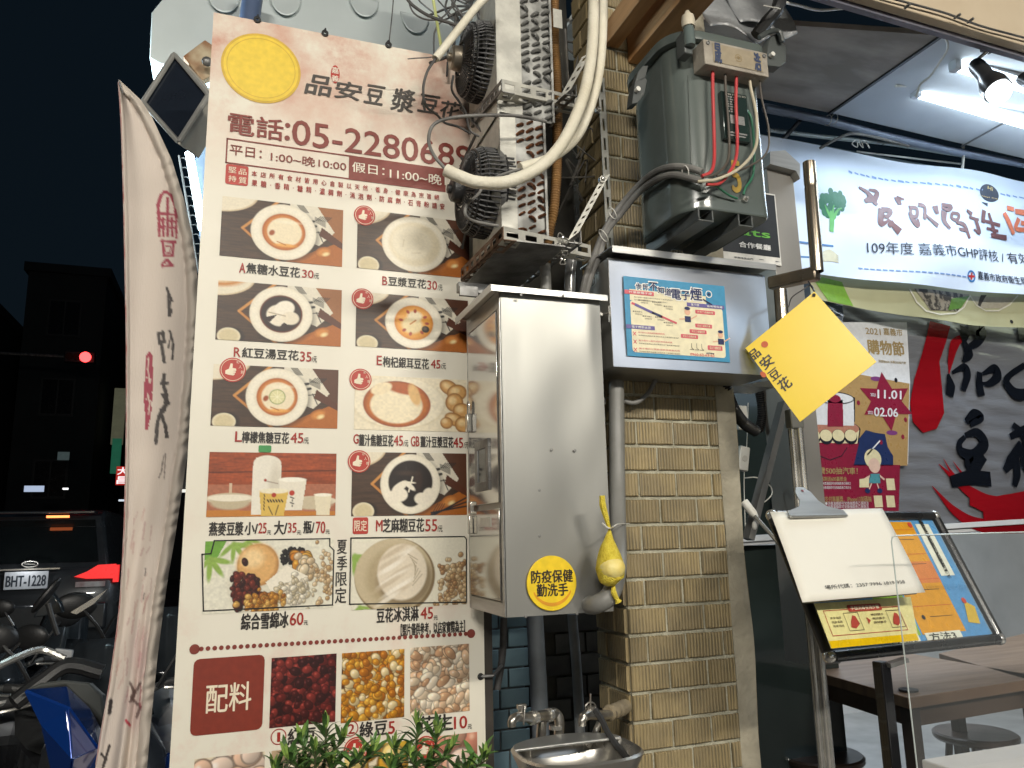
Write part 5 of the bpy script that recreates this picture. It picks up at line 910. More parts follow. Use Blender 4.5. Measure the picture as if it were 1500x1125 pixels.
duct = m_.build('foil_wrap', M('wrinkled_foil', (.40, .41, .42), (.26, .27, .28), .45, .3, ns=7, bump=.9, bs=22), ang=80, solid=.002); tag(duct, 'crumpled grey foil wrap above the transformer lid', 'foil')
tag(MB().tube(cat([P(1146, -30, 1.50), P(1140, 10, 1.5), P(1125, 30, 1.52), P(1108, 52, 1.54)]), .018, 10).build('black_sleeve', BLACKP), 'black sleeve strap dropping behind the transformer lid', 'strap')
tag(MB().tube([P(1118, 8, 1.47), P(1143, 13, 1.47)], .002, 6).build('sleeve_tie', WHITEP), 'pale tie round the black sleeve', 'cable tie')
hose('ceiling_cable', 'white cable crossing the grey plywood and dropping to the nearer tube light', [(1148, 3, 1.5), (1170, 8, 1.55), (1200, 15, 1.62), (1240, 12, 1.66), (1290, 10, 1.66), (1315, 28, 1.66), (1350, 35, 1.66), (1380, 50, 1.7), (1388, 70, 1.74), (1376, 92, 1.8), (1362, 112, 1.86), (1348, 124, 1.9), (1342, 142, 1.94)], .0042, WHITEP, 8, 'cable')
# fluorescent fittings
TUBE = M('lit_tube', (.80, .92, 1), (.80, .92, 1), .4, emit=11)
def fitting(label, a, b, hw=.028):
    a = Vector(a); b = Vector(b); t = thing('tube_light', label, 'ceiling light', (a+b)/2, 'fluorescent tube lights under the canopy')
    MB().beam(a, b, .05, .026).build('fitting_body', M('white_enamel', (.72, .76, .8), None, .4), t, bevel=.002)
    d = (b-a).normalized(); dn = Vector((0, 0, -.034))
    MB().cyl(a+d*.02+dn, b-d*.02+dn, .015, 14).build('lit_tube', TUBE, t)
    for p, s_ in ((a, 1), (b, -1)): MB().beam(p+dn*.9, p+d*s_*.028+dn*.9, .034, .040).build('end_cap', M('white_enamel', (.7, .7, .7)), t, bevel=.002)
f1a = P(1336, 124, 2.02); f1b_ = P(1500, 172, 2.02); d1_ = (f1b_-f1a).normalized(); fitting('lit tube light nearer the banner, its left end showing', f1a, f1a+d1_*1.25)
f2a = P(1393, 84, 1.82); f2b_ = P(1500, 118, 1.82); d2_ = (f2b_-f2a).normalized(); fitting('lit tube light nearer the fascia, half hidden by the spot lamps', f2a, f2a+d2_*1.25)
tag(MB().beam(P(1312, 126, 2.0), P(1350, 127, 2.0), .008, .006).build('wire_clip_strip', WHITEP), 'small white clip strip left of the nearer tube light', 'strip')
# track and spot lamps
t0 = P(1350, 32, 1.60); t1 = P(1500, 78, 1.60); td = (t1-t0).normalized()
tag(MB().beam(t0, t0+td*1.8, .035, .022).build('lamp_track', M('black_track', (.06, .06, .07), None, .35, .4)), 'dark lamp track under the canopy edge', 'track')
SH = M('black_lamp_shell', (.02, .02, .022), (.035, .035, .035), .35, coat=.3); BULB = M('lit_bulb', (.90, .97, 1), (.90, .97, 1), .3, emit=14)
def spot(label, top, neck, mouth, r, energy=0):
    top, neck, mouth = Vector(top), Vector(neck), Vector(mouth); t = thing('spot_lamp', label, 'lamp', top, 'spot lamps on the track'); ax = (mouth-neck).normalized(); L_ = (mouth-neck).length
    MB().cbox(top-Vector((0, 0, .010)), (.042, .030, .045)).build('adapter', SH, t, bevel=.003); MB().cyl(top-Vector((0, 0, .03)), neck+Vector((0, 0, .015)), .006, 10).build('stem', CHROME, t)
    MB().lathe([(0, -.01), (r*.55, -.008), (r*.62, .01), (r*.62, L_*.45), (r*.85, L_*.62), (r*1.0, L_*.75), (r*1.02, L_*.98), (r*.93, L_*.98), (r*.9, L_*.7), (0, L_*.55)], neck, ax, 28).build('shell', SH, t)
    MB().ell(mouth-ax*r*.02, (r*.88,)*3, 22, 14).build('lit_bulb', BULB, t)
    if energy:
        light('SPOT', mouth+ax*r*1.1, mouth+ax, energy, (.9, .96, 1), .03, spot=110)
spot('spot lamp with a round lit bulb, left one on the track', P(1446, 62, 1.58), P(1430, 96, 1.56), P(1463, 134, 1.49), .040, 5)
spot('spot lamp cut by the right edge of the picture', P(1520, 82, 1.58), P(1498, 116, 1.58), P(1530, 132, 1.52), .033)
# pipes at the back of the ceiling
hose('blue_grey_pipe', 'blue grey pipe along the back edge of the ceiling', [(1120, 158, 2.30), (1215, 178, 2.30), (1300, 200, 2.32), (1400, 222, 2.34), (1520, 244, 2.36)], .018, M('blue_grey_paint', (.30, .36, .48), (.22, .27, .38), .4), 12, 'pipe')
hose('steel_rail', 'thin bright steel rail under the blue grey pipe', [(1125, 190, 2.36), (1200, 200, 2.36), (1300, 210, 2.36), (1400, 226, 2.36), (1520, 246, 2.36)], .009, M('bright_green_steel', (.55, .62, .62), None, .3, .7), 10, 'rail')
hose('steel_rail', 'lower glass edge rail above the white banner', [(1255, 222, 2.42), (1330, 231, 2.42), (1408, 240, 2.42)], .004, WHITEP, 6, 'rail')
hose('banner_bracket', 'short vertical rod from the ceiling rail to the banner', [(1411, 212, 2.34), (1411, 232, 2.34), (1409, 252, 2.34)], .006, WHITEP, 8, 'bracket')
hose('grey_conduit', 'grey conduit bending down behind the top of the white banner', [(1200, 218, 2.3), (1225, 204, 2.28), (1250, 196, 2.28), (1290, 203, 2.3), (1330, 214, 2.33)], .006, CABLE, 8, 'conduit')
m_ = MB().beam(P(1172, 176, 2.33), P(1142, 210, 2.3), .02, .012); tag(m_.build('black_strut', BLACKP), 'black strut behind the top left of the white banner', 'bracket')
m_ = MB(); 
for i in range(3): q = P(1253+i*6, 205, 2.26); m_.tube(cat([q, q+Vector((-.02+.02*i, 0, -.02)), q+Vector((.01*i, -.005, -.035)), q+Vector((.01, 0, -.005))]), .0022, 5)
tag(m_.build('banner_tie', WHITEP), 'white string tied round the rail above the banner', 'string')
for x_, y_ in ((1213, 176), (1222, 174)): q = P(x_, y_, 2.28); tag(MB().tube([q+Vector((0, .02*math.cos(a_), .021*math.sin(a_))) for a_ in np.linspace(0, 6.28, 16)], .002, 5).build('pipe_tie', WHITEP), 'left tie on the blue grey pipe' if x_ == 1213 else 'right tie on the blue grey pipe', 'cable tie')
# ================================================================== COLUMN, TUBES, SIGN
tag(MB().box((P(1128, 300, 1.93).x, 1.93, .9), (P(1166, 300, 1.93).x, 2.05, P(1150, 248, 1.93).z)).build('steel_column', M('matt_steel', (.36, .34, .31), (.28, .265, .24), .45, .5, ns=4, stretch=(1, 1, .3)), bevel=.002), 'matt steel column behind the transformer, ending under the banner', 'column')
tag(MB().prism([P(x_, y_, 1.90) for x_, y_ in ((1128, 222), (1150, 220), (1172, 240), (1172, 262), (1166, 250), (1128, 240))], (0, .12, 0)).build('column_cap', STEELB), 'bent steel cap on the matt steel column', 'cap')
a = P(1185, 238, 1.66); b = P(1197, 398, 1.66)
tag(MB().tube([a, a.lerp(b, .2), a.lerp(b, .22), a.lerp(b, .24), b], [.0180, .0180, .0165, .0180, .0180], 24, cap=False).tube([a+Vector((0, 0, -.0)), a-Vector((0, 0, .1))], [.0165, .0165], 20).build('upright_tube', BRASSY), 'open-topped brownish steel tube standing right of the transformer', 'tube')
m_ = MB().beam(P(1197, 400, 1.66)+Vector((.004, 0, .0)), PXx(1128, 416, P(1197, 400, 1.66).x-.055), .038, .038); tag(m_.build('tube_elbow', BRASSY, bevel=.006), 'square mitred elbow at the foot of the brownish steel tube', 'tube')
tag(MB().tube([P(1143, 425, 1.72), P(1147, 480, 1.72), P(1152, 545, 1.72)], .0185, 20).build('lower_tube', BRASSY), 'short steel tube going down behind the yellow diamond sign', 'tube')
US = Sheet((0, 1.925, 0), (1, 0, 0)); a = US.uv(1065, 300); b = US.uv(1144, 388)
us = tag(MB().box((a[0]-.05, 1.922, b[1]-.004), (b[0], 1.928, a[1]+.06)).build('partner_sign', ink('e8e6e0'), smooth=False), 'black and white restaurant partner sign with a green word, under the transformer', 'sign')
m_ = MB(); US.rectuv(m_, a[0]-.045, b[1]+.022, b[0]-.004, a[1]+.055, 7); m_.build('black_field', ink('22252a'), us, smooth=False)
m_ = MB(); US.text(m_, 'Eats', 1063, 331, 1127, 350, off=.03, k=9); m_.build('green_word', ink('6fc04a'), us, smooth=False)
m_ = MB(); US.text(m_, '合作餐廳', 1081, 354, 1128, 368, off=.035, k=9); m_.build('white_words', ink('f0f0ee'), us, smooth=False); m_ = MB(); US.text(m_, '享美味免出門', 1074, 376, 1102, 382, off=.02, k=9); US.text(m_, '●     ▶', 1110, 380, 1143, 385, off=0, k=9); m_.build('small_words', ink('33353a'), us, smooth=False)
# pole
pb = P(1166, 640, 1.74); 
pole = thing('sign_pole', 'polished double steel pole with a grey cap carrying the clipboard', 'pole', (pb.x, pb.y, 0))
MB().cyl((pb.x+.010, pb.y, 0), (pb.x+.010, pb.y, P(1166, 625, 1.74).z), .0135, 20).cyl((pb.x-.011, pb.y+.004, 0), (pb.x-.011, pb.y+.004, P(1166, 625, 1.74).z), .009, 18).build('pole_tubes', CHROME, pole)
MB().box((pb.x-.022, pb.y-.014, P(1166, 628, 1.74).z), (pb.x+.022, pb.y+.014, P(1166, 600, 1.74).z)).build('pole_cap', GREYPVC, pole, bevel=.004)
tag(MB().beam(P(1096, 790, 1.9), P(1148, 590, 1.9), .032, .02).build('slanted_strut', M('grey_strut', (.13, .13, .125), (.09, .09, .088), .5)), 'dark grey slanted strut beside the concrete strip', 'strut')
for i, (lab, pts) in enumerate((('black corrugated hose curving down from the meter box', [(1058, 548, 1.78), (1064, 570, 1.80), (1074, 598, 1.83), (1090, 620, 1.86), (1108, 632, 1.88)]), ('black corrugated hose behind the slanted strut', [(1108, 560, 2.05), (1114, 585, 2.05), (1116, 610, 2.05), (1112, 632, 2.05)]))):
    tag(MB().ribbed(cat([P(*p) for p in pts]), .0155-.002*i, .006, .002).build('corrugated_hose', BLACKP), lab, 'hose')
tag(MB().prism([P(1078, 565, 1.8), P(1134, 556, 1.72), P(1134, 568, 1.72)], (0, .10, 0)).build('steel_wedge', STEELB), 'flat steel wedge plate under the meter box right end', 'plate')
for i, y_ in enumerate((612, 672)):
    q = P(1086+i*2, y_, 1.97); sw = MB().cbox(q, (.035, .02, .075), Matrix.Rotation(.2*i, 3, 'Y')).build('wall_switch', WHITEP, bevel=.004); tag(sw, ['upper white switch box on the back edge of the pillar', 'lower white switch box on the back edge of the pillar'][i], 'switch')
    MB().cyl(q-Vector((0, .010, 0)), q-Vector((0, .0125, 0)), .009, 16).build('switch_rocker', M('off_white', (.6, .58, .52)), sw)
hose('loose_cord', 'white cord looping out beside the concrete strip', [(1091, 700, 2.0), (1110, 700, 2.0), (1128, 712, 2.0), (1130, 725, 2.0), (1115, 738, 2.0), (1094, 742, 2.0)], .0018, WHITEP, 6, 'cord')
hose('loose_cord', 'thin white cord running down behind the strut', [(1096, 590, 2.1), (1094, 650, 2.1), (1090, 700, 2.1), (1092, 780, 2.1)], .0015, WHITEP, 6, 'cord')
sp = thing('spray_handle', 'white plastic handle with a thin steel rod leaning toward the clipboard', 'handle', P(1096, 745, 1.85))
MB().tube([P(1090, 735, 1.86), P(1103, 752, 1.84), P(1108, 758, 1.83)], [.012, .012, .007], 12).build('grip', WHITEP, sp); MB().tube([P(1106, 756, 1.83), P(1125, 778, 1.79), P(1146, 802, 1.74)], .0055, 10).build('rod', CHROME, sp); MB().ell(P(1105, 770, 1.84), (.007, .007, .012)).build('knob', WHITEP, sp)
# ================================================================== SHOPFRONT
FY = 2.5; FS = Sheet((0, FY, 0), (1, 0, 0))
GLASSD = M('dark_window', (.018, .026, .024), (.03, .04, .037), .12, ns=2, coat=.5)
x0_, x1_ = P(1040, 600, 2.52).x, P(1160, 600, 2.52).x
bz_t = P(1315, 237, 2.3).z
sf = thing('shopfront', 'shopfront with dark glass and a plastic covered sign in red and black brush lettering', 'shopfront', (P(1320, 600, FY).x, FY, 0))
MB().box((x0_, 2.53, 1.27), (x1_+.35, 2.55, 2.36)).build('dark_glass', GLASSD, sf)
MB().box((x0_, 2.53, 0), (P(1192, 600, 2.53).x, 2.55, 1.235)).build('dark_glass', GLASSD, sf)
SILL = M('white_aluminium', (.72, .74, .76), (.6, .62, .64), .35, ns=6)
MB().box((P(1100, 200, 2.47).x, 2.47, bz_t-.10), (7, 2.49, CZ)).build('transom_glass', M('transom_glass', (.34, .42, .44), (.16, .22, .24), .25, ns=3, coat=.6, thr=(.42, .58), stretch=(.3, 1, 2)), sf)  # pale teal reflections are put into the glass colour
MB().beam(P(1080, 790, 2.49), P(1560, 760, 2.49), .05, .022).build('white_sill', SILL, sf, bevel=.002)
MB().beam(P(1080, 797, 2.505), P(1560, 768, 2.505), .05, .014).build('white_sill', SILL, sf, bevel=.002)
PLB = M('printed_plastic', (.23, .235, .25), (.20, .205, .22), .28, ns=6, bump=.0)
wr = lambda u, v: .004*math.sin(38*v+5*u)*math.sin(9*u+1)+.003*math.sin(90*v+17*u+2*math.sin(8*u))
VS = Sheet((0, 2.485, 0), (1, 0, 0)); a = VS.uv(1232, 430); b = VS.uv(1640, 775)
wm = M('wrinkled_plastic', (.19, .197, .215), (.155, .16, .18), .14, ns=6, bump=1, bs=11, stretch=(.35, 1, 1.8), coat=1, rv=.04)
vz = (b[1]+.012, a[1]+.02); pl_ = MB().grid(lambda u, v: VS.p(a[0]+(b[0]-a[0])*u, vz[0]+(vz[1]-vz[0])*v, 0)+Vector((0, wr(u*2, v)*1.0, 0)), 90, 60).build('plastic_sign', wm, sf, ang=80)
def pr_(c): 
    m = M('sign_ink_'+c, lin(c), None, .16, bump=.65, bs=9, stretch=(.35, 1, 1.6), coat=.8, rv=.04, ns=6); return m
VS2 = Sheet((0, 2.478, 0), (1, 0, 0)); m_ = MB(); m2_ = MB(); m3_ = MB(); lay = 1
VS2.poly(m_, [(1362, 470), (1392, 478), (1386, 500), (1376, 530), (1380, 570), (1383, 605), (1372, 628), (1352, 634), (1337, 618), (1333, 590), (1339, 556), (1350, 520), (1358, 490)], 1)
VS2.stroke(m_, [(1408, 495), (1398, 505), (1392, 530), (1390, 548)], [.03, .05, .03, .004], 1)
for s_, w_ in (([(1375, 680), (1420, 720), (1470, 742), (1560, 730)], (.004, .05, .09, .10)), ([(1365, 712), (1400, 750), (1440, 770), (1520, 776)], (.003, .04, .06, .03)), ([(1420, 735), (1470, 742), (1560, 722)], (.03, .10, .10)), ([(1440, 755), (1480, 756), (1560, 745)], (.04, .11, .11))): lay = globals().get('lay', 1)+.8; VS2.stroke(m_, s_, [x*1.0 for x in w_], lay)
VS2.stroke(m_, [(1382, 672), (1394, 692), (1412, 708)], [.002, .014, .004], 1); VS2.stroke(m_, [(1396, 676), (1408, 692), (1420, 702)], [.002, .012, .004], 1)
m_.build('red_brush', pr_('94121c'), sf, smooth=False)
for s_, w_ in (([(1414, 480), (1412, 500), (1418, 518), (1410, 530)], (.05, .02, .04, .01)), ([(1418, 482), (1436, 484), (1432, 500), (1420, 508)], (.03, .05, .03, .02)), ([(1388, 548), (1392, 565), (1390, 580)], (.01, .035, .03)), ([(1394, 546), (1412, 538), (1416, 550), (1410, 572)], (.01, .025, .03, .02)),
    ([(1434, 545), (1434, 565), (1437, 580)], (.02, .03, .03)), ([(1438, 548), (1456, 540), (1460, 552), (1448, 562), (1438, 562)], (.01, .03, .035, .02, .01)), ([(1500, 535), (1478, 550), (1474, 562), (1490, 578), (1520, 572)], (.02, .02, .03, .04, .03)), ([(1496, 480), (1500, 500)], (.04, .05)),
    ([(1414, 618), (1426, 606), (1436, 612), (1420, 622)], (.02, .03, .025, .02)), ([(1412, 640), (1404, 650), (1408, 662), (1426, 666), (1440, 650), (1430, 634), (1412, 638)], (.015, .02, .03, .035, .04, .03, .015)), ([(1418, 664), (1420, 682), (1430, 672)], (.03, .04, .03)), ([(1440, 668), (1428, 684), (1416, 698)], (.03, .04, .03)), ([(1392, 706), (1420, 700), (1450, 702)], (.035, .045, .045)),
    ([(1482, 622), (1496, 636), (1502, 655)], (.02, .03, .02)), ([(1478, 640), (1500, 630), (1530, 626)], (.02, .03, .03)), ([(1495, 650), (1480, 675), (1470, 690)], (.03, .04, .02)), ([(1486, 672), (1488, 695), (1484, 712)], (.03, .03, .02)), ([(1510, 640), (1500, 680), (1530, 700)], (.03, .04, .04))): lay += .5; VS2.stroke(m2_, s_, [x*1.45 for x in w_], lay)
m2_.build('black_brush', pr_('14171e'), sf, smooth=False)
# city poster taped behind the plastic
PS = Sheet((0, 2.458, 0), (1, 0, 0), disp=lambda u, v: 0); pc = VS2
pa, pb_ = PS.uv(1235, 468), PS.uv(1329, 468); pz0 = PS.uv(1240, 752)[1]; pz1 = PS.uv(1240, 468)[1]; pL = PS.uv(1141, 748)[0]
po = thing('event_poster', 'dark red and cream shopping festival poster with a cake and a star', 'poster', (pa[0], 2.465, pz0))
PP = {k: MB() for k in ('white', 'red', 'gold', 'goldt', 'ink', 'navy', 'pink', 'cream', 'purple', 'skin', 'teal')}
PS.poly(PP['white'], [(1206, 472), (1328, 472), (1333, 560), (1330, 680), (1206, 682)], 1); PS.poly(PP['gold'], [(1168, 560), (1240, 545), (1332, 562), (1329, 682), (1174, 684)], 2)
PS.poly(PP['red'], [(1152, 680), (1318, 681), (1316, 750), (1138, 750)], 3)
PS.text(PP['goldt'], '2021', 1267, 480, 1290, 491, k=3, off=.03); PS.text(PP['goldt'], '嘉義市', 1293, 480, 1322, 493, k=3, off=.02); PS.text(PP['goldt'], '購物節', 1269, 497, 1325, 522, k=3, off=.035); PS.text(PP['goldt'], '滿額抽600 消費500抽汽車', 1286, 527, 1327, 534, k=3, off=.01)
st = []; suv = PS.uv(1298, 588)
for i in range(12):
    r_ = (.112 if i % 2 == 0 else .062)*(1.12 if i in (0, 6) else 1); an = math.radians(93+30*i); st.append((suv[0]+r_*math.cos(an)*1.35, suv[1]+r_*math.sin(an)))
PS.poly(PP['red'], st, 5, False)
PS.text(PP['white'], '11.01', 1284, 571, 1320, 585, k=7, off=.04, shear=.15); PS.text(PP['white'], '02.06', 1279, 597, 1315, 611, k=7, off=.04, shear=.15); PS.text(PP['white'], '2021', 1274, 576, 1282, 581, k=7, off=.02); PS.text(PP['white'], '2022', 1270, 602, 1278, 607, k=7, off=.02)
# cake and bag
def el(k, x, y, rx, ry, lay): u, v = PS.uv(x, y); PS.disc(PP[k], u, v, rx, lay, 26, False, ry=ry)
px1 = (PS.uv(1230, 600)[0]-PS.uv(1130, 600)[0])/100
PS.poly(PP['ink'], [(1190, 582), (1252, 582), (1252, 618), (1190, 618)], 3); PS.poly(PP['white'], [(1192, 584), (1250, 584), (1250, 618), (1192, 618)], 4); PS.poly(PP['red'], [(1212, 586), (1234, 586), (1234, 624), (1211, 624)], 5); el('ink', 1221, 583, 31*px1, 8*px1, 4); el('white', 1221, 583, 29.5*px1, 6.6*px1, 5); el('red', 1222, 584, 9*px1, 5*px1, 6)
PS.poly(PP['ink'], [(1179, 624), (1260, 628), (1257, 650), (1181, 648)], 5); PS.poly(PP['cream'], [(1181, 626), (1258, 630), (1255, 650), (1183, 648)], 6); el('ink', 1220, 628, 41*px1, 11.5*px1, 5); el('pink', 1220, 627, 39*px1, 9.5*px1, 7)
PS.poly(PP['white'], [(1192, 600), (1250, 600), (1250, 624), (1192, 622)], 8); PS.poly(PP['red'], [(1211, 600), (1234, 600), (1234, 625), (1211, 625)], 9)
for i in range(4): el('ink', 1191+i*18, 640, 10*px1, 9*px1, 8); el('cream', 1191+i*18, 638, 9*px1, 7*px1, 9)
PS.poly(PP['red'], [(1178, 648), (1258, 648), (1248, 690), (1178, 690)], 4); PS.line(PP['ink'], [(1194, 656), (1200, 668), (1215, 674), (1232, 668), (1240, 656)], .0035, 6)
PS.poly(PP['navy'], [(1256, 645), (1268, 630), (1282, 634), (1296, 636), (1300, 655), (1308, 668), (1308, 682), (1248, 682)], 3); PS.line(PP['white'], [(1288, 646), (1270, 666)], .006, 5)
for x_, y_, c_ in ((1283, 555, 'purple'), (1306, 634, 'purple'), (1257, 590, 'red'), (1312, 557, 'ink'), (1326, 615, 'red'), (1290, 648, 'red'), (1322, 640, 'red')): el(c_, x_, y_, (9 if c_ == 'purple' else 2.5)*px1, 3*px1, 4)
PS.text(PP['goldt'], '逛開600 消費500抽汽車！', 1150, 684, 1256, 695, k=5, off=.03, shear=.1); PS.text(PP['goldt'], '滿額抽大獎', 1149, 698, 1184, 704, k=5, off=.02); PS.text(PP['goldt'], '感謝送600贏獎金', 1201, 698, 1240, 705, k=5, off=.02)
PS.text(PP['goldt'], '嘉義支付專屬', 1146, 727, 1180, 733, k=5, off=.02); PS.text(PP['goldt'], '支付專屬獎．iPhone13加碼抽', 1207, 727, 1276, 735, k=5, off=.02)
for y_ in (708, 714, 737, 742):
    for xa_, xb_ in ((1149, 1196), (1202, 1246) if y_ < 720 else (1208, 1272)): PS.text(PP['white'], '●消費滿額即可兌換抽獎券乙張詳洽', xa_, y_-2, xb_, y_+2.4, k=5, off=0)
for x_, y_ in ((1304, 710), (1286, 735), (1304, 735)): PS.rect(PP['cream'], x_-7, y_-9, x_+7, y_+8, 5)
# shopper drawing, generic
el('cream', 1278, 672, 13*px1, 12*px1, 5); el('skin', 1280, 682, 9*px1, 9*px1, 6); PS.poly(PP['teal'], [(1274, 694), (1288, 694), (1289, 708), (1272, 708)], 6); PS.line(PP['skin'], [(1274, 697), (1266, 702)], .008, 6); PS.line(PP['skin'], [(1288, 697), (1294, 702)], .008, 6); PS.poly(PP['cream'], [(1258, 702), (1272, 700), (1272, 714), (1258, 714)], 7); PS.line(PP['skin'], [(1276, 708), (1272, 718)], .006, 6); PS.line(PP['skin'], [(1284, 708), (1287, 718)], .006, 6); el('navy', 1270, 719, 4*px1, 3*px1, 7); el('navy', 1288, 719, 4*px1, 3*px1, 7)
for k_, c_ in (('white', 'd8d9dc'), ('red', '86203a'), ('gold', 'a8895a'), ('goldt', 'a08a5e'), ('ink', '20222c'), ('navy', '24325c'), ('pink', 'b07a66'), ('cream', 'd9cfa8'), ('purple', '7a3f78'), ('skin', 'd8b8a8'), ('teal', '4f8f9a')): PP[k_].build(k_+'_print', ink(c_, .3), po, smooth=False)
# banners
ba = Sheet((0, 2.30, 0), (1, 0, 0)); bt = ba.uv(1315, 237)[1]; bb = ba.uv(1350, 421)[1]; bl = ba.uv(1118, 300)[0]
wav = lambda u, v: .010*math.sin(7*(u-bl)+4.5*(bt-v))+.007*math.sin(13*(bt-v)-5*(u-bl)+1)+.004*math.sin(22*(u-bl)*.5+19*(bt-v)+2)
BA = Sheet((0, 2.30, 0), (1, 0, 0), disp=wav)
bn = thing('hygiene_banner', 'long white cloth banner with painted vegetables and brush lettering over the shopfront', 'banner', (bl, 2.3, bb))
MB().grid(lambda a, b: BA.p(bl+1.9*a, bb+(bt-bb)*b+.004*math.sin(9*a)+.028*a, 0), 200, 60).build('banner_cloth', M('white_banner_cloth', (.60, .68, .80), (.53, .61, .74), .5, ns=2, rv=.05), bn, ang=80)
Q = {k: MB() for k in ('blue', 'brown', 'orange', 'ink', 'navy', 'gold', 'bro', 'stem', 'garlic', 'rings', 'ringb', 'red')}
for i in range(30): BA.line(Q['blue'], [(1244+i*9.6, 251+i*1.45), (1244+i*9.6+4+(i % 3), 252+i*1.45+.6)], .007+.003*(i % 4 == 0), 3)
for i in range(18): BA.line(Q['blue'], [(1262+i*8.6, 391+i*.85), (1267+i*8.6, 391.7+i*.85)], .006, 3)
u, v = BA.uv(1486, 284); BA.disc(Q['navy'], *BA.uv(1447, 284), .062, 3, 30, False, ry=.040); BA.poly(Q['navy'], [(1436, 296), (1446, 298), (1446, 303)], 3); BA.text(Q['gold'], 'Hi', 1443, 274, 1452, 281, k=4, off=.03, shear=.2); BA.text(Q['gold'], 'Chiayi City', 1430, 286, 1463, 294, k=4, off=.02, shear=.2)
for s_, w_ in (([(1260, 273), (1272, 280), (1278, 289), (1268, 294)], (.006, .012, .02, .01)), ([(1276, 276), (1288, 280), (1282, 294), (1286, 300)], (.006, .012, .015, .008)), ([(1291, 306), (1289, 328), (1300, 324)], (.018, .016, .004)), ([(1291, 307), (1303, 309), (1298, 318), (1291, 316)], (.014, .014, .010, .008)), ([(1298, 322), (1316, 341)], (.008, .022)), ([(1306, 325), (1300, 332)], (.008, .012))): BA.stroke(Q['brown'], s_, [x*1.7 for x in w_], 6)
for s_, w_ in (([(1315, 288), (1318, 300)], (.018, .012)), ([(1315, 288), (1325, 292)], (.010, .006)), ([(1330, 304), (1341, 306), (1340, 318), (1332, 316), (1333, 304)], (.010, .010, .010, .008, .008)), ([(1331, 312), (1334, 322), (1341, 330), (1342, 322)], (.012, .014, .018, .006)), ([(1344, 300), (1353, 304), (1352, 322)], (.012, .010, .010)), ([(1352, 314), (1372, 332)], (.006, .014)), ([(1368, 302), (1372, 314)], (.020, .012)), ([(1378, 300), (1392, 303), (1388, 308), (1378, 304)], (.008, .012, .010, .008)), ([(1382, 310), (1382, 324), (1390, 336)], (.020, .016, .010)), ([(1394, 312), (1404, 314), (1402, 322), (1394, 320), (1394, 312)], (.009,)*5), ([(1400, 326), (1412, 330), (1418, 350)], (.008, .014, .010)), ([(1404, 336), (1416, 338)], (.010, .010)), ([(1416, 308), (1424, 314)], (.008, .012)), ([(1420, 318), (1434, 322)], (.008, .008)), ([(1430, 322), (1434, 340), (1426, 336)], (.012, .014, .006)), ([(1441, 308), (1440, 326)], (.014, .012)), ([(1438, 322), (1466, 330)], (.008, .010)), ([(1448, 312), (1460, 345)], (.008, .014)), ([(1446, 334), (1464, 338)], (.008, .008)), ([(1453, 344), (1478, 347)], (.012, .014))): BA.stroke(Q['brown'], s_, [x*1.7 for x in w_], 6)
for s_, w_ in (([(1470, 312), (1478, 325), (1488, 342)], (.014, .016, .012)), ([(1474, 305), (1484, 307)], (.014, .012)), ([(1486, 310), (1500, 312), (1530, 318)], (.014, .016, .018)), ([(1492, 320), (1490, 334), (1508, 336)], (.014, .012, .012)), ([(1496, 326), (1520, 330)], (.012, .012)), ([(1515, 335), (1530, 345)], (.014, .014))): BA.stroke(Q['orange'], s_, [x*1.7 for x in w_], 6)
ua, ub = BA.uv(1272, 361), BA.uv(1500, 377); ur = math.atan2(ub[1]-ua[1], ub[0]-ua[0]); uh = (BA.uv(1272, 352)[1]-BA.uv(1272, 370)[1])/2; uw = (ub[0]-ua[0])*1.22; um = (ua[0]+uw/2*math.cos(ur), ua[1]+uw/2*math.sin(ur)); BA.textuv(Q['ink'], '109年度 嘉義市GHP評核 / 有效期限', um[0]-uw/2, um[1]-uh, um[0]+uw/2, um[1]+uh, 7, .003, 0, ur); BA.text(Q['ink'], '嘉義市政府衛生局', 1431, 397, 1504, 418, k=6, off=.016)
BA.disc(Q['ringb'], *BA.uv(1422, 405), .026, 3, 26, False, ring=.008); BA.line(Q['red'], [(1418, 405), (1426, 405)], .009, 4); BA.line(Q['red'], [(1422, 401), (1422, 409)], .009, 4)
rr_ = random.Random(3)
for i in range(46): a_ = rr_.uniform(0, 6.28); d_ = rr_.uniform(0, 1)**.5; x_, y_ = 1219+19*d_*math.cos(a_), 298+18*d_*math.sin(a_); BA.disc(Q['bro'], *BA.uv(x_, y_), .013+.004*rr_.random(), 2, 10, False)
for s_, w_ in (([(1221, 338), (1221, 322), (1218, 308)], (.02, .024, .01)), ([(1221, 320), (1213, 308), (1208, 300)], (.018, .010, .005)), ([(1222, 320), (1228, 308), (1234, 304)], (.018, .010, .005)), ([(1221, 314), (1222, 300)], (.012, .006))): BA.stroke(Q['stem'], s_, w_, 4)
for i in range(4): BA.stroke(Q['garlic'], [(1205, 370+i*4), (1218, 367+i*4), (1232, 374+i*3)], (.006, .018, .004), 3)
BA.line(Q['ringb'], [(1150, 352), (1223, 359)], .008, 2); BA.line(Q['ringb'], [(1150, 376), (1200, 377)], .008, 2)
for k_, c_ in (('blue', '6f8fc0'), ('brown', '6a4648'), ('orange', 'd0765a'), ('ink', '2a2c38'), ('navy', '1e2a40'), ('gold', 'c8b070'), ('bro', '1f6a4a'), ('stem', '5aa65a'), ('garlic', 'c8c4a8'), ('ringb', '2f6ea8'), ('red', 'b03030')): Q[k_].build(k_+'_print', ink(c_), bn, smooth=False)
gs = Sheet((0, 2.36, 0), (1, 0, 0), disp=lambda u, v: .012*math.sin(9*u+2)+.006*math.sin(23*v+7*u))
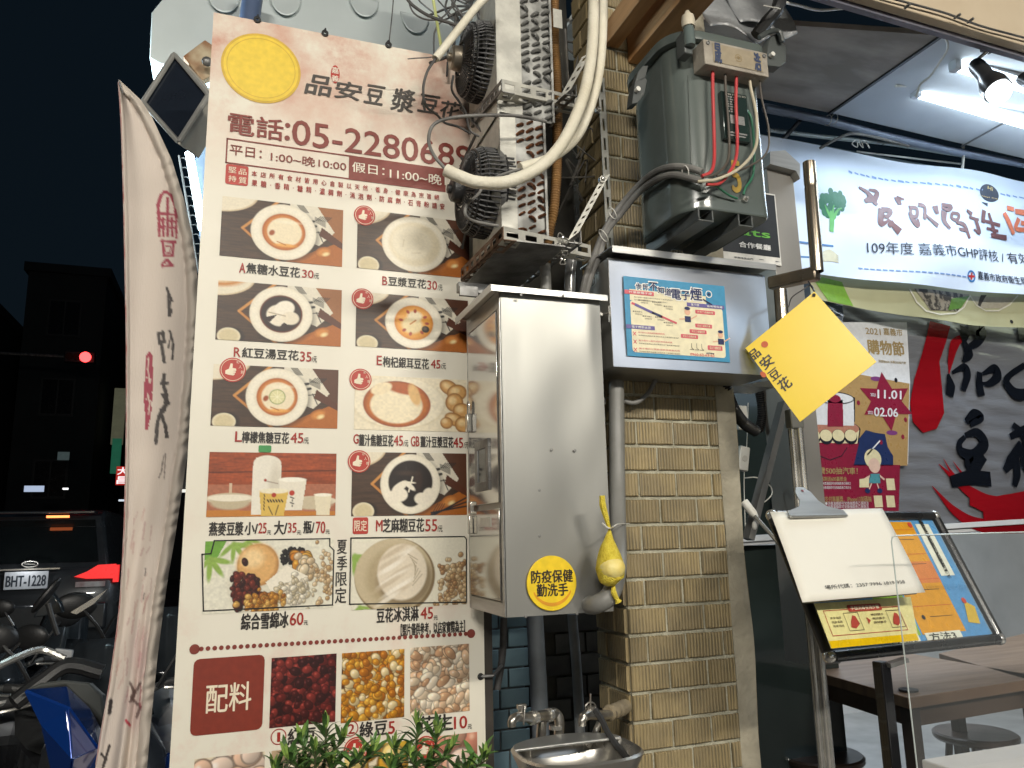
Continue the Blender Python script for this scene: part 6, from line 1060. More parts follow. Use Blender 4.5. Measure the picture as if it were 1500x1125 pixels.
gb = thing('food_banner', 'green and cream printed cloth hanging just below the white banner', 'banner', (P(1200, 440, 2.36).x, 2.36, P(1200, 440, 2.36).z))
def strip(nm, col, top, bot, k, n=40):
    def f(a, b):
        x = 1185+(1620-1185)*a; q = (x, np.interp(x, *zip(*top))*(b)+np.interp(x, *zip(*bot))*(1-b)); u, v = gs.uv(*q); return gs.p(u, v, k)
    MB().grid(f, n, 6).build(nm, M(nm, lin(col), None, .5, ns=3), gb, ang=80)
strip('cream_cloth', 'b9b791', [(1185, 400), (1620, 420)], [(1185, 438), (1250, 447), (1330, 463), (1420, 476), (1500, 480), (1620, 480)], 0)
def patch(nm, mat, q, k=4):
    def f(a, b):
        x = (q[0][0]*(1-a)+q[1][0]*a)*(1-b)+(q[3][0]*(1-a)+q[2][0]*a)*b; y = (q[0][1]*(1-a)+q[1][1]*a)*(1-b)+(q[3][1]*(1-a)+q[2][1]*a)*b
        return gs.p(*gs.uv(x, y), k)
    MB().grid(f, 16, 8).build(nm, mat, gb)
patch('green_print', ink('7faf3c'), [(1186, 402), (1236, 412), (1254, 447), (1213, 441)])
patch('photo_print', M('dark_food_print', lin('3a3630'), lin('8f887a'), .5, ns=45, thr=(.45, .55)), [(1334, 424), (1424, 430), (1400, 457), (1358, 456)])
patch('leaf_print', ink('5f8a3c'), [(1392, 438), (1424, 432), (1406, 452), (1384, 456)], 6)
patch('pale_print', ink('a8a08c'), [(1428, 432), (1486, 436), (1472, 451), (1440, 450)]); patch('stem_print', ink('3a342c'), [(1441, 431), (1449, 431), (1440, 448), (1436, 447)], 6); patch('dark_print', ink('33302c'), [(1496, 432), (1540, 434), (1540, 470), (1506, 470)])
m_ = MB(); gs.line(m_, resample([Vector((x, y, 0)) for x, y in ((1328, 426), (1338, 444), (1352, 457), (1372, 462), (1396, 460), (1412, 450), (1425, 432), (1434, 446), (1448, 454), (1466, 454), (1480, 446), (1488, 434))], 4) and [(v.x, v.y) for v in resample([Vector((x, y, 0)) for x, y in ((1328, 426), (1338, 444), (1352, 457), (1372, 462), (1396, 460), (1412, 450), (1425, 432), (1434, 446), (1448, 454), (1466, 454), (1480, 446), (1488, 434))], 4)], .006, 7); m_.build('white_outline', ink('d8d4c4'), gb, smooth=False); m_ = MB(); gs.disc(m_, *gs.uv(1483, 471), .009, 5, 14, False); m_.build('eyelet', RUBBER, gb)
# yellow diamond sign
Yd = 1.50; cc = P(1187, 520, Yd); az = math.atan2(cc.x, cc.y); nrm = Vector((-math.sin(az), -math.cos(az), .05)).normalized()
pl0 = Sheet(cc, Vector((math.cos(az), -math.sin(az), 0)), nrm.cross(Vector((math.cos(az), -math.sin(az), 0))))
W3 = lambda x_, y_: pl0.p(*pl0.uv(x_, y_))
Bt, Lt, Rt, Tp = W3(1172, 618), W3(1092, 510), W3(1284, 530), W3(1193, 427)
DS = Sheet(Bt, Rt-Bt, Lt-Bt); dS = (Rt-Bt).length; dH = (Lt-Bt).length
ds = thing('diamond_sign', 'square yellow sign hung on one corner from the steel tube, lettering at its left edge', 'sign', Bt)
MB().prism([Bt, Rt, Tp, Lt], DS.n*-.003).build('yellow_plate', M('yellow_print', lin('f4d30e'), lin('efca0a'), .35, ns=4, rv=.04), ds, smooth=False)
m_ = MB(); m2_ = MB(); sc_d = dS/137
def dtxt(mb, s_, u, v, w_, h_): DS.textuv(mb, s_, (u-w_/2)*dS, (v-h_/2)*dH, (u+w_/2)*dS, (v+h_/2)*dH, 2, .03, .1)
dtxt(m_, '品', .135, .875, .12, .11); dtxt(m_, '安', .175, .725, .14, .13); dtxt(m_, '豆', .145, .565, .115, .11); dtxt(m_, '花', .155, .415, .13, .13)
m_.build('black_print', ink('241c14'), ds, smooth=False)
DS.disc(m2_, .29*dS, .89*dH, .0085, 2, 20, False); DS.disc(m2_, .055*dS, .64*dH, .006, 2, 20, False, ry=.009); m2_.build('seal_print', ink('cc5a20'), ds, smooth=False)
MB().tube(cat([Tp, P(1188, 418, 1.62), P(1175, 425, 1.64), P(1160, 436, 1.66), P(1155, 450, 1.68)]), .0016, 6).build('hanging_wire', DCABLE, ds); MB().cyl(Tp+DS.n*.004-(Tp-Bt)*.03, Tp-DS.n*.006-(Tp-Bt)*.03, .004, 12).build('eyelet', RUBBER, ds)
MB().tube(cat([Tp, P(1189, 420, 1.63), P(1184, 412, 1.65)]), .0022, 6).build('knot', RUBBER, ds)
# ================================================================== STAND, CLIPBOARD
BR = P(1463, 936, 1.50); BL = P(1214, 962, 1.44); TR = PXx(1366, 757, BR.x); TL = PXx(1140, 755, BL.x)
up = ((TR-BR)+(TL-BL))/2; SSh = Sheet(BL, BR-BL, up); SW = (BR-BL).length; SHh = up.length
sd = thing('menu_stand', 'black framed tilted display stand with an orange and blue notice behind the clipboard', 'stand', (BL+BR)/2)
def Sp(u, v, k=0): return SSh.p(u*SW, v*SHh, k)
MB().prism([Sp(0, 0), Sp(1, 0), Sp(1, 1), Sp(0, 1)], SSh.n*-.012).build('stand_board', M('stand_board', (.18, .3, .42)), sd)
BFR = M('black_frame', (.03, .03, .032), (.05, .05, .05), .28, .5, coat=.3)
for a_, b_ in (((.02, .0), (.985, 0)), ((.02, 1), (.985, 1)), ((0, .03), (0, .97)), ((1, .03), (1, .97))): MB().tube([Sp(*a_, 2), Sp(*b_, 2)], .0135, 14).build('frame_bar', BFR, sd)
for a_ in ((0, 0), (1, 0), (0, 1), (1, 1)): MB().ell(Sp(*a_, 2), (.0155, .0155, .0155), 14, 8).build('frame_corner', CHROME, sd)
G = {k: MB() for k in ('orange', 'ora2', 'blue', 'green', 'white', 'ink', 'red', 'cream', 'yellow')}
def SR(k, a, b, c_, d, l): SSh.rectuv(G[k], a*SW, b*SHh, c_*SW, d*SHh, l)
SR('blue', .03, .03, .97, .97, 1); SR('orange', .55, .08, .82, .95, 2); SR('ora2', .55, .45, .82, .62, 3); SR('green', .36, .08, .54, .50, 2); SR('white', .84, .50, .93, .93, 3); SR('white', .56, .02, .78, .09, 4); SR('white', .36, .02, .52, .09, 4)
for i, ch in enumerate('迅速!免費!免個資!'): SSh.textuv(G['ink'], ch, SW*.85, SHh*(.515+.046*i), SW*.92, SHh*(.555+.046*i), 5, .0, rot=1.57)
SSh.textuv(G['ink'], '方法3', SW*.58, SHh*.03, SW*.74, SHh*.085, 5, .03); SSh.textuv(G['ink'], '方法2', SW*.38, SHh*.03, SW*.50, SHh*.085, 5, .03)
for i in range(4): SSh.disc(G['ink'], SW*.60, SHh*(.2+.2*i), .006, 5, 14, False); SSh.line(G['ink'], [(SW*.64, SHh*(.2+.2*i)), (SW*.78, SHh*(.2+.2*i))], .0012, 5, False); SSh.line(G['red'], [(SW*.56, SHh*(.28+.2*i)), (SW*.81, SHh*(.28+.2*i))], .001, 5, False)
SSh.disc(G['green'], SW*.45, SHh*.3, .018, 3, 20, False); SSh.disc(G['red'], SW*.80, SHh*.92, .008, 5, 16, False); SSh.poly(G['yellow'], [(SW*.86, SHh*.14), (SW*.93, SHh*.12), (SW*.95, SHh*.25), (SW*.90, SHh*.30)], 4, False); SSh.disc(G['red'], SW*.90, SHh*.30, .008, 5, 16, False)
for k_, c_ in (('orange', 'e0a030'), ('ora2', 'd8864a'), ('blue', '5f9ccf'), ('green', '8fb84a'), ('white', 'e8ead8'), ('ink', '3a3a36'), ('red', 'c8503c'), ('yellow', 'd8b84a')): G[k_].build(k_+'_print', ink(c_, .3), sd, smooth=False)
q = P(1300, 968, 1.47); MB().box((q.x-.014, 1.475, 0), (q.x+.014, 1.505, q.z-.004)).build('stand_post', M('glossy_black_post', (.015, .015, .017), None, .18, .3, coat=.5), sd, bevel=.003)
MB().beam(q+Vector((0, .0, -.01)), q+Vector((.05, -.005, .0)), .02, .01).build('hinge', DULL, sd)
# yellow leaflet leaning on the stand
la = [P(1193, 884, 1.40), P(1334, 874, 1.45), P(1346, 938, 1.405), P(1218, 950, 1.365)]
lt = Sheet(la[3], la[2]-la[3], la[0]-la[3]); lw = (la[2]-la[3]).length; lh = (la[0]-la[3]).length
ll = thing('sanitiser_leaflet', 'yellow laminated hand washing leaflet under the white paper', 'leaflet', la[3])
MB().prism([la[3], la[2], la[1], la[0]], lt.n*-.0015).build('sheet', ink('e6de9c', .25), ll, smooth=False)
m_ = MB(); lt.rectuv(m_, 0, 0, lw, lh*.16, 1); m_.build('yellow_band', ink('e6be14', .25), ll, smooth=False); m_ = MB(); m2_ = MB(); m3_ = MB()
lt.line(m_, [(lw*.06, lh*.26), (lw*.92, lh*.26), (lw*.92, lh*.82), (lw*.06, lh*.82), (lw*.06, lh*.26)], .0016, 2, False); lt.rectuv(m_, lw*.33, lh*.76, lw*.72, lh*.92, 3, .004); lt.poly(m_, [(lw*.50, lh*.46), (lw*.50, lh*.62), (lw*.535, lh*.54)], 3, False)
lt.textuv(m2_, '手部消毒使用步驟', lw*.36, lh*.795, lw*.69, lh*.885, 4, .02)
for x_ in (.26, .75): lt.line(m3_, [(lw*x_, lh*.34), (lw*(x_+.16), lh*.34), (lw*(x_+.16), lh*.74), (lw*x_, lh*.74), (lw*x_, lh*.34)], .0012, 3, False); lt.stroke
for x_ in (.26, .75): 
    m_.add([lt.p(lw*(x_+a), lh*b, 3) for a, b in ((.03, .42), (.08, .38), (.14, .48), (.12, .66), (.09, .68), (.05, .54))], [(0, 1, 2, 3, 4, 5)])
for i in range(3): lt.textuv(m3_, '適量酒精', lw*.10, lh*(.62-.09*i), lw*.22, lh*(.67-.09*i), 3, 0); lt.textuv(m3_, '擦拭雙手', lw*.56, lh*(.64-.09*i), lw*.71, lh*(.69-.09*i), 3, .02)
m_.build('red_print', ink('b0483a'), ll, smooth=False); m2_.build('cream_print', ink('efe8c8'), ll, smooth=False); m3_.build('ink_print', ink('5a4a38'), ll, smooth=False)
# white paper on clipboard
pa = [P(1128, 750, 1.50), P(1292, 745, 1.53), P(1355, 868, 1.385), P(1175, 883, 1.35)]
wp = Sheet(pa[3], pa[2]-pa[3], pa[0]-pa[3]); ww = (pa[2]-pa[3]).length; wh = (pa[0]-pa[3]).length
cb = thing('clipboard', 'white paper on a clipboard with a silver clip, place code printed along the bottom', 'clipboard', pa[3])
MB().prism([pa[3]+wp.u*.005, pa[3]+wp.u*(ww*.93), pa[0]+wp.u*(ww*.90), pa[0]+wp.u*.01], wp.n*-.004).build('board', BLACKP, cb, smooth=False)
MB().grid(lambda a, b: (pa[3].lerp(pa[2], a)).lerp(pa[0].lerp(pa[1], a), b)+wp.n*(.0015+.004*max(0, a-.7)*math.sin(3*b)+.0008*math.sin(6*a+4*b)), 14, 12).build('paper', M('white_paper', (.80, .77, .68), (.77, .74, .65), .6, ns=3), cb, ang=80, solid=.0004)
def pq(a, b, k): return (pa[3].lerp(pa[2], a)).lerp(pa[0].lerp(pa[1], a), b)+wp.n*(.0036+k*.0003)
G_, Fs, _ = glyphs('場所代碼：2357 7996 1819 958', 0); m_ = MB().add([pq(.20+.66*g[0], .10+.045*g[1], 1) for g in G_], Fs); m_.build('code_print', ink('3a362e'), cb, smooth=False)
cl = MB(); e_ = wp.u; f_ = wp.v; c0 = pq(.36, .97, 3)
prof = [(-.062, -.012), (.062, -.012), (.060, .0), (.030, .008), (.020, .020), (.017, .038), (.008, .048), (-.008, .048), (-.017, .038), (-.020, .020), (-.030, .008), (-.060, .0)]
prof = [(a*1.5, b*1.5) for a, b in prof]
cl.prism([c0+e_*a+f_*b+wp.n*.003 for a, b in prof], wp.n*.003); cl.tube([c0+e_*-.090+f_*-.016+wp.n*.005, c0+e_*.090+f_*-.016+wp.n*.005], .0035, 8)
cl.build('silver_clip', STEELB, cb, bevel=.0008); cq = c0+f_*.060+wp.n*.0066; MB().cyl(cq, cq+wp.n*.0006, .0036, 14).build('clip_hole', ink('7a2a2a'), cb)
# ================================================================== INTERIOR
INW = M('interior_wall', (.46, .47, .47), (.38, .39, .39), .7, ns=3)
INF = M('interior_floor', (.34, .34, .33), (.26, .26, .25), .4, ns=5)
struct(MB().box((P(1200, 850, 4.6).x-1.2, 4.6, 0), (9, 4.7, 3.0)), 'shop_back_wall', INW)
struct(MB().box((P(1060, 700, 2.6).x, 2.6, .001), (9, 4.6, .01)), 'shop_floor', INF)
struct(MB().box((8.8, 2.5, 0), (9, 4.6, 3.0)), 'shop_side_wall', INW)
struct(MB().box((1.4, 2.6, CZ+.03), (9, 4.7, CZ+.08)), 'shop_ceiling', WBD)
TBL = M('brown_laminate', (.20, .125, .075), (.13, .08, .05), .35, ns=4, stretch=(.7, 6, 1), rv=.08)
def table(label, corners, z=.76):
    pts = [PZz(x_, y_, z) for x_, y_ in corners]; c_ = sum(pts, Vector())/len(pts); t = thing('cafe_table', label, 'table', (c_.x, c_.y, .01), 'brown laminate tables in the shop')
    MB().prism(pts[::-1], (0, 0, -.035)).build('tabletop', TBL, t, bevel=.002)
    for p in pts:
        q = p.lerp(c_, .12); MB().box((q.x-.02, q.y-.02, .01), (q.x+.02, q.y+.02, z-.036)).build('leg', M('dark_leg', (.035, .025, .02)), t)
    m_ = MB(); qs = [p.lerp(c_, .14) for p in pts]
    for a, b in zip(qs, qs[1:]+qs[:1]): m_.beam(a+Vector((0, 0, -.07)), b+Vector((0, 0, -.07)), .02, .06)
    m_.build('apron', M('dark_apron', (.08, .05, .034), None, .5), t); return t, c_
t1_, c1_ = table('near brown table with a black cable grommet, behind the display stand', [(1160, 974), (1330, 1022), (1530, 992), (1322, 955)])
g_ = PZz(1331, 1012, .762); MB().cyl(g_, g_+Vector((0, 0, .006)), .03, 24).build('cable_grommet', BLACKP, t1_)
table('farther brown table at the right edge of the picture', [(1375, 957), (1520, 1000), (1680, 965), (1500, 928)])
def stool(label, px, py, z, r=.16):
    c_ = PZz(px, py, z); t = thing('round_stool', label, 'stool', (c_.x, c_.y, 0), 'dark round stools'); MB().lathe([(0, -.03), (r*.95, -.03), (r, -.02), (r, -.006), (r*.95, 0), (0, .002)], (c_.x, c_.y, z), (0, 0, 1), 36).build('seat', M('dark_stool_wood', (.05, .03, .022), (.03, .02, .015), .3, coat=.2), t)
    for k in range(4): a_ = math.pi/4+k*math.pi/2; MB().tube([Vector((c_.x+r*.6*math.cos(a_), c_.y+r*.6*math.sin(a_), z-.03)), Vector((c_.x+r*.95*math.cos(a_), c_.y+r*.95*math.sin(a_), .01))], .014, 8).build('leg', M('dark_leg', (.035, .025, .02)), t)
stool('dark round stool left of the display stand post', 1200, 1103, .46); stool('dark round stool seen through the acrylic screen', 1428, 1072, .45)
# acrylic screen and counter
ax = P(1306, 785, 1.30); asx = thing('acrylic_screen', 'clear acrylic screen standing on the white counter at the right edge', 'screen', (ax.x+.2, 1.3, .9))
ACR = M('clear_acrylic', (.92, .95, .95), None, .03, trans=1, ior=1.02, rv=.0)
ACR.node_tree.nodes['Principled BSDF'].inputs['Specular IOR Level'].default_value = .6
zt = P(1306, 785, 1.30).z; ab = P(1345, 1130, 1.30)
A_ = Sheet((0, 1.30, 0), (1, 0, 0)); x0a = ax.x; 
poly = [(x0a+.012, zt), (x0a+.004, zt-.003), (x0a, zt-.012), (x0a, ab.z-.15), (x0a+.9, ab.z-.15), (x0a+.9, zt+.0)]
EDG = M('acrylic_edge', (.55, .60, .58), (.4, .45, .43), .15)
MB().tube([Vector((a, 1.302, b)) for a, b in [(x0a, ab.z-.15), (x0a, zt-.012), (x0a+.004, zt-.003), (x0a+.012, zt), (x0a+.9, zt)]], .0016, 6).build('polished_edge', EDG, asx)
MB().add([(x0a, 1.302, ab.z-.15), (x0a+.9, 1.302, ab.z-.15), (x0a+.9, 1.302, zt), (x0a, 1.302, zt)], [(0, 1, 2, 3)]).build('clear_sheet', M('clear_sheet', (.8, .86, .88), None, .02, alpha=.06), asx, smooth=False)
cz_ = P(1450, 1118, 1.30).z; tag(MB().box((P(1395, 1118, 1.3).x, 1.12, cz_-.6), (P(1395, 1118, 1.3).x+1.2, 1.38, cz_)).build('white_counter', M('white_counter', (.72, .70, .66), (.64, .62, .58), .4), bevel=.004), 'white counter corner under the acrylic screen', 'counter')
# ================================================================== METAL SIGN, FLOODLIGHT
SHM = M('pale_sheet_metal', (.60, .66, .66), (.52, .58, .58), .42, .15, ns=3, rv=.08)
SY = 2.62; ms = thing('metal_sign_case', 'pale sheet metal case with raised petal flaps behind the top of the menu board', 'sign case', P(450, 60, SY))
MSh = Sheet((0, SY, 0), (1, 0, 0)); pts = [P(x_, y_, SY) for x_, y_ in ((243, -8), (222, 18), (219, 84), (232, 92), (300, 112), (760, 200), (820, -60), (700, -130), (300, -60))]
MB().prism(pts, (0, .18, 0)).build('case_front', SHM, ms, bevel=.004)
def petal(x_, y_, w_, h_):
    def f(a, b):
        th = math.pi*b; r = a; u0, v0 = MSh.uv(x_, y_); return Vector((u0+w_*r*math.cos(th), SY-.003-.012*(r**2)*(math.sin(th)**.6 if b not in (0, 1) else 0), v0-h_*r*math.sin(th)))
    return MB().grid(f, 8, 24)
for x_, y_ in ((328, -10), (418, -5), (533, -2), (607, 22), (480, -70), (700, 40)): petal(x_, y_, .056, .088).build('petal_flap', SHM, ms, solid=.0015, ang=80)
pipe_thing('blue grey upright pipe rising behind the left grommet of the menu board', [(372, -20, 2.5), (366, 30, 2.5), (366, 60, 2.5)], .034, M('dark_blue_pipe', (.10, .14, .24), (.07, .1, .17), .35), 'upright_pipe', 20)
fl = thing('flood_light', 'square floodlight with dark glass tilted on a rusty bracket beside the menu board', 'floodlight', P(262, 140, 2.3))
c_ = [P(255, 76, 2.36), P(308, 139, 2.24), P(262, 212, 2.16), P(207, 150, 2.28)]; nn = (c_[1]-c_[0]).cross(c_[3]-c_[0]).normalized(); nn = nn if nn.y < 0 else -nn; ct = sum(c_, Vector())/4
BZ = M('beige_lamp_body', (.60, .56, .48), (.46, .42, .35), .6, ns=10)
m_ = MB(); fr = [p+(ct-p)*.11 for p in c_]; m_.add(c_+fr+[p-nn*.05+Vector((.035, .05, .03)) for p in c_], [(i, (i+1) % 4, 4+(i+1) % 4, 4+i) for i in range(4)]+[(i, 8+i, 8+(i+1) % 4, (i+1) % 4) for i in range(4)]+[(8, 11, 10, 9)]); m_.build('housing', BZ, fl, bevel=.004)
MB().add([p-nn*.006 for p in fr], [(0, 1, 2, 3)]).build('dark_lens', M('dark_lens', (.015, .02, .03), None, .25, coat=.4), fl)
m_ = MB(); 
for i in range(4): a, b = c_[i], c_[(i+1) % 4]; m_.beam(a+(ct-a)*.05, b+(ct-b)*.05, .016, .012)
m_.build('bezel', M('grey_bezel', (.34, .335, .31), (.24, .235, .22), .5), fl, bevel=.003)
MB().prism([P(x_, y_, 2.42) for x_, y_ in ((268, 82), (300, 58), (312, 66), (312, 110), (296, 118))], (0, .03, 0)).build('rusty_bracket', M('rust_streaked_cream', (.50, .42, .28), (.26, .12, .05), .7, ns=14), fl, bevel=.003)
MB().ell(P(303, 90, 2.38), (.016, .012, .016)).build('bracket_knob', DULL, fl)
lt_ = thing('side_tube_light', 'lit tube in a blue metal channel beside the menu board edge', 'tube light', P(289, 280, 2.9)); MB().cyl(P(277, 224, 2.9), P(297, 336, 2.9), .015, 12).build('lit_tube', TUBE, lt_)
MB().prism([P(x_, y_, 2.95) for x_, y_ in ((285, 235), (318, 150), (345, 170), (330, 420), (300, 400), (292, 345))], (0, .1, 0)).build('channel', M('blue_channel', (.16, .22, .30), (.10, .14, .2), .4, .4), lt_)
m_ = MB()
for i in range(12): a = P(262+i*2.4, 232+i*14, 2.88); m_.tube(cat([a, a+Vector((.02, 0, .004)), a+Vector((.028, 0, -.016))], 3), .0018, 5)
m_.tube([P(262, 228, 2.88), P(291, 400, 2.88)], .004, 6); m_.build('spike_strip', DCABLE, lt_)
# ================================================================== FEATHER FLAG
edgeL = [(173, 118), (176, 160), (178, 200), (181, 300), (183, 400), (185, 500), (185, 600), (184, 680), (182, 760), (179, 830), (174, 900), (166, 960), (159, 1010), (148, 1070), (139, 1130)]
edgeR = [(175, 117), (206, 146), (222, 170), (252, 235), (269, 290), (281, 340), (288, 390), (291, 440), (290, 500), (285, 560), (278, 640), (268, 710), (256, 790), (247, 840), (240, 890), (231, 960), (226, 1010), (220, 1070), (215, 1130)]
def ei(e, y): return float(np.interp(y, [p[1] for p in e], [p[0] for p in e]))
cv = Canvas(160, 1020, 'd2c5b9', 31); ox, oy = 138, 114; cv.grain(.05, 30, 40)
def SL(pts, w_, c_, a_=1):
    for p, q in zip(pts, pts[1:]): cv.line(p[0]-ox, p[1]-oy, q[0]-ox, q[1]-oy, w_, c_, a_)
for i in range(60): 
    x_, y_ = 165+cv.r.rand()*60, 740+cv.r.rand()*300; SL([(x_, y_), (x_-cv.r.rand()*8, y_+8+cv.r.rand()*20)], 1+2*cv.r.rand(), ['a8646a', '96505a', 'b98a80'][cv.r.randint(3)], .35)
RD = '9c4050'
SL([(232, 318), (231, 300), (235, 286), (242, 280), (250, 286), (256, 300), (258, 318)], 4.8, RD); SL([(245, 290), (245, 345)], 4.2, RD); SL([(231, 312), (259, 314)], 4.2, RD)
for y_ in (322, 332): SL([(232, y_), (240, y_)], 4.2, RD); SL([(249, y_+1), (258, y_+2)], 4.2, RD)
SL([(232, 312), (233, 345)], 4.2, RD); SL([(238, 318), (239, 345)], 3.6, RD); SL([(251, 318), (252, 345)], 3.6, RD); SL([(257, 318), (258, 348)], 3.6, RD); SL([(236, 352), (256, 354)], 4.2, RD); SL([(238, 352), (240, 374)], 4.2, RD); SL([(254, 354), (252, 374)], 4.2, RD); SL([(240, 374), (252, 374)], 4.2, RD); SL([(243, 360), (250, 361), (248, 370), (243, 369)], 2, RD); SL([(237, 386), (244, 380), (252, 388), (237, 390)], 4, RD)
INKC = '4c4644'
SL([(244, 422), (247, 430), (251, 440)], 4.6, INKC); SL([(248, 442), (247, 462), (250, 455)], 5, INKC); SL([(246, 432), (246, 450)], 3.6, INKC)
SL([(232, 488), (238, 486), (240, 500), (233, 502), (232, 490)], 4.6, INKC); SL([(236, 500), (238, 518), (240, 530)], 5, INKC); SL([(248, 484), (253, 500), (252, 526)], 3.6, INKC); SL([(250, 486), (246, 510)], 2, INKC)
cv.poly([(a-ox, b-oy) for a, b in ((214, 520), (220, 514), (224, 522), (224, 560), (221, 602), (216, 630), (212, 628), (213, 604), (210, 600), (211, 560), (212, 540))], RD); SL([(217, 524), (216, 540), (219, 560)], 2, 'cdbcb0'); SL([(214, 552), (221, 556)], 1.6, 'cdbcb0'); SL([(215, 575), (219, 590), (217, 606)], 2, 'cdbcb0'); SL([(213, 584), (221, 588)], 1.6, 'cdbcb0')
SL([(240, 548), (238, 560), (244, 580), (240, 600), (232, 610)], 5.6, INKC); SL([(236, 562), (245, 560)], 4.6, INKC); SL([(238, 578), (246, 590), (236, 600), (230, 620), (228, 648)], 5.6, INKC); SL([(236, 606), (242, 625), (244, 640)], 5, INKC)
for a in (([(239, 668), (236, 690), (232, 700)]), ([(242, 664), (240, 700)]), ([(213, 832), (212, 842)]), ([(211, 868), (209, 878)])): SL(a, 2, '6a605c', .8)
cv.ell(205-ox, 960-oy, 14, 40, 'a87880', .35, soft=14); cv.ell(195-ox, 1040-oy, 14, 30, 'a87880', .3, soft=12)
SL([(190, 1000), (196, 1012), (192, 1022), (205, 1035), (200, 1050)], 4.5, '5a4440', .9); SL([(205, 1000), (196, 1018), (190, 1028)], 4, '5a4440', .9); SL([(206, 1004), (204, 1030), (210, 1050)], 2, '8a4048', .8); SL([(162, 1026), (160, 1044)], 6, '3c3432'); SL([(148, 1104), (155, 1112), (150, 1124), (160, 1092)], 4, '3c3432'); SL([(184, 1055), (190, 1062)], 4, 'b03a4a')
NS, NT = 60, 420; fb = thing('feather_flag', 'cream feather flag with faded red and grey lettering leaning beside the menu board', 'flag', P(190, 1125, 2.0)); bb_ = BASE[fb.name]; V = []; Cc = []
for j in range(NT+1):
    y_ = 117+(1140-117)*j/NT; xl, xr = ei(edgeL, y_), ei(edgeR, y_)
    for i in range(NS+1):
        s_ = i/NS; sm = max(0, 1-18/max(6, xr-xl)); x_ = xl+(xr-xl)*s_+1.0*math.sin(y_*.11+s_*3)*s_*(1-s_)
        Y = 2.04-.02*s_+.005*math.sin(s_*9+y_*.006)+.003*math.sin(y_*.02+s_*14)*(y_/1100)+.02*math.sin(y_*.004)
        Y -= .012*math.exp(-((s_-.45)/.08)**2)*max(0, (y_-760)/360); Y += .015*math.exp(-((s_-.62)/.06)**2)*max(0, (y_-800)/300)
        if s_ > sm: q = (s_-sm)/(1-sm); Y -= .016*math.sin(math.pi*q)+.0028*math.sin(y_*.22+3*math.sin(y_*.05)+q*3.5); Y += .004 if q < .12 else 0
        if y_ < 330: Y += .004*math.sin((s_*14)+(y_-117)*.012)*(1-(y_-117)/213)
        V.append(P(x_, y_, Y)-bb_); px_, py_ = int(min(159, max(0, x_-ox))), int(min(1019, max(0, y_-oy))); c4 = cv.c[py_, px_] if s_ < sm+.03 else np.array(lin('cabfb2'))
        Cc.append((*(c4*.95), 1))
me = bpy.data.meshes.new('flag_cloth'); me.from_pydata(V, [], [(j*(NS+1)+i, (j+1)*(NS+1)+i, (j+1)*(NS+1)+i+1, j*(NS+1)+i+1) for j in range(NT) for i in range(NS)]); at = me.color_attributes.new('ink', 'FLOAT_COLOR', 'POINT'); at.data.foreach_set('color', np.array(Cc, dtype=np.float32).ravel()); me.materials.append(vcol_mat('printed_cloth', .7, .15, 90)); me.shade_smooth(); o = bpy.data.objects.new('flag_cloth', me); COL.objects.link(o); o.parent = fb
MB().tube(cat([P(ei(edgeR, y_)-5, y_, 2.09) for y_ in range(125, 1180, 40)], 3), .005, 8).build('flag_pole', GREYPVC, fb)
MB().tube(cat([P(ei(edgeL, y_)+.3, y_, 2.02+.02*math.sin(y_*.004)) for y_ in range(120, 1150, 40)], 3), .0016, 6).build('hem_stitch', M('hem_thread', (.35, .14, .13), (.5, .42, .38), .8, ns=30), fb)
# ================================================================== FAR STREET
def building(label, x0, x1, y0, y1, h, col, wins=(), lit=(), sill=3.0, gap=3.2, ww_=1.2, wh_=1.5):
    t = thing('town_building', label, 'building', ((x0+x1)/2, y0, -.02)); m = M('facade_'+str(len(MATS)), col, None, .85, ns=.6, bump=.3, bs=4)
    MB().box((x0, y0, -.02), (x1, y1, h)).build('wall', m, t, smooth=False); MB().box((x0-.15, y0-.15, h), (x1+.15, y1, h+.35)).build('parapet', m, t, smooth=False)
    wm = M('night_window', (.008, .010, .012), None, .25); k = 0; first = None; n = max(1, int((x1-x0)/2.1))
    for fz in np.arange(sill, h-1.6, gap):
        for i in range(n):
            cx = x0+(i+.5)*(x1-x0)/n
            if first is None:
                first = MB().box((-ww_/2, -.06, 0), (ww_/2, 0, wh_)).build('window', M('window_frame_grey', (.03, .032, .034), None, .5), t, base=None); first.location = (0, 0, 0); p = first
                pane = MB().box((-ww_/2+.08, -.075, .08), (-.03, -.061, wh_-.08)).box((.03, -.075, .08), (ww_/2-.08, -.061, wh_-.08)).build('pane', wm, first)
                for o_ in (first, pane): o_.data.transform(Matrix.Translation(BASE[t.name]))
                pane.location = (0, 0, 0)
            else: p = dup(first); dup(pane, None, p)
            p.location = Vector((cx, y0, fz))-BASE[t.name]
    return t
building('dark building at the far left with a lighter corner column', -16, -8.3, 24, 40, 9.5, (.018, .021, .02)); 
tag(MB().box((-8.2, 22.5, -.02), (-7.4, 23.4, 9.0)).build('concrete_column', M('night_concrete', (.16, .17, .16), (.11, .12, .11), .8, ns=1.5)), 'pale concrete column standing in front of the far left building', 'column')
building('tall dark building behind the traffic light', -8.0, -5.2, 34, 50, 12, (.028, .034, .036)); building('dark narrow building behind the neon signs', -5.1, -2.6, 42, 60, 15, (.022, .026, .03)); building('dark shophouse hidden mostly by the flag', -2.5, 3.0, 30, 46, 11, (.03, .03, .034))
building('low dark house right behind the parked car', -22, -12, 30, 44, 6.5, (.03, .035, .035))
OPP = building('lit shophouse across the street behind the photographer', -7, 3.0, -13, -9.2, 8, (.20, .18, .15), sill=4.2); building('second shophouse across the street behind the photographer', 3.2, 12, -13, -9.2, 9, (.22, .21, .2), sill=4.4)
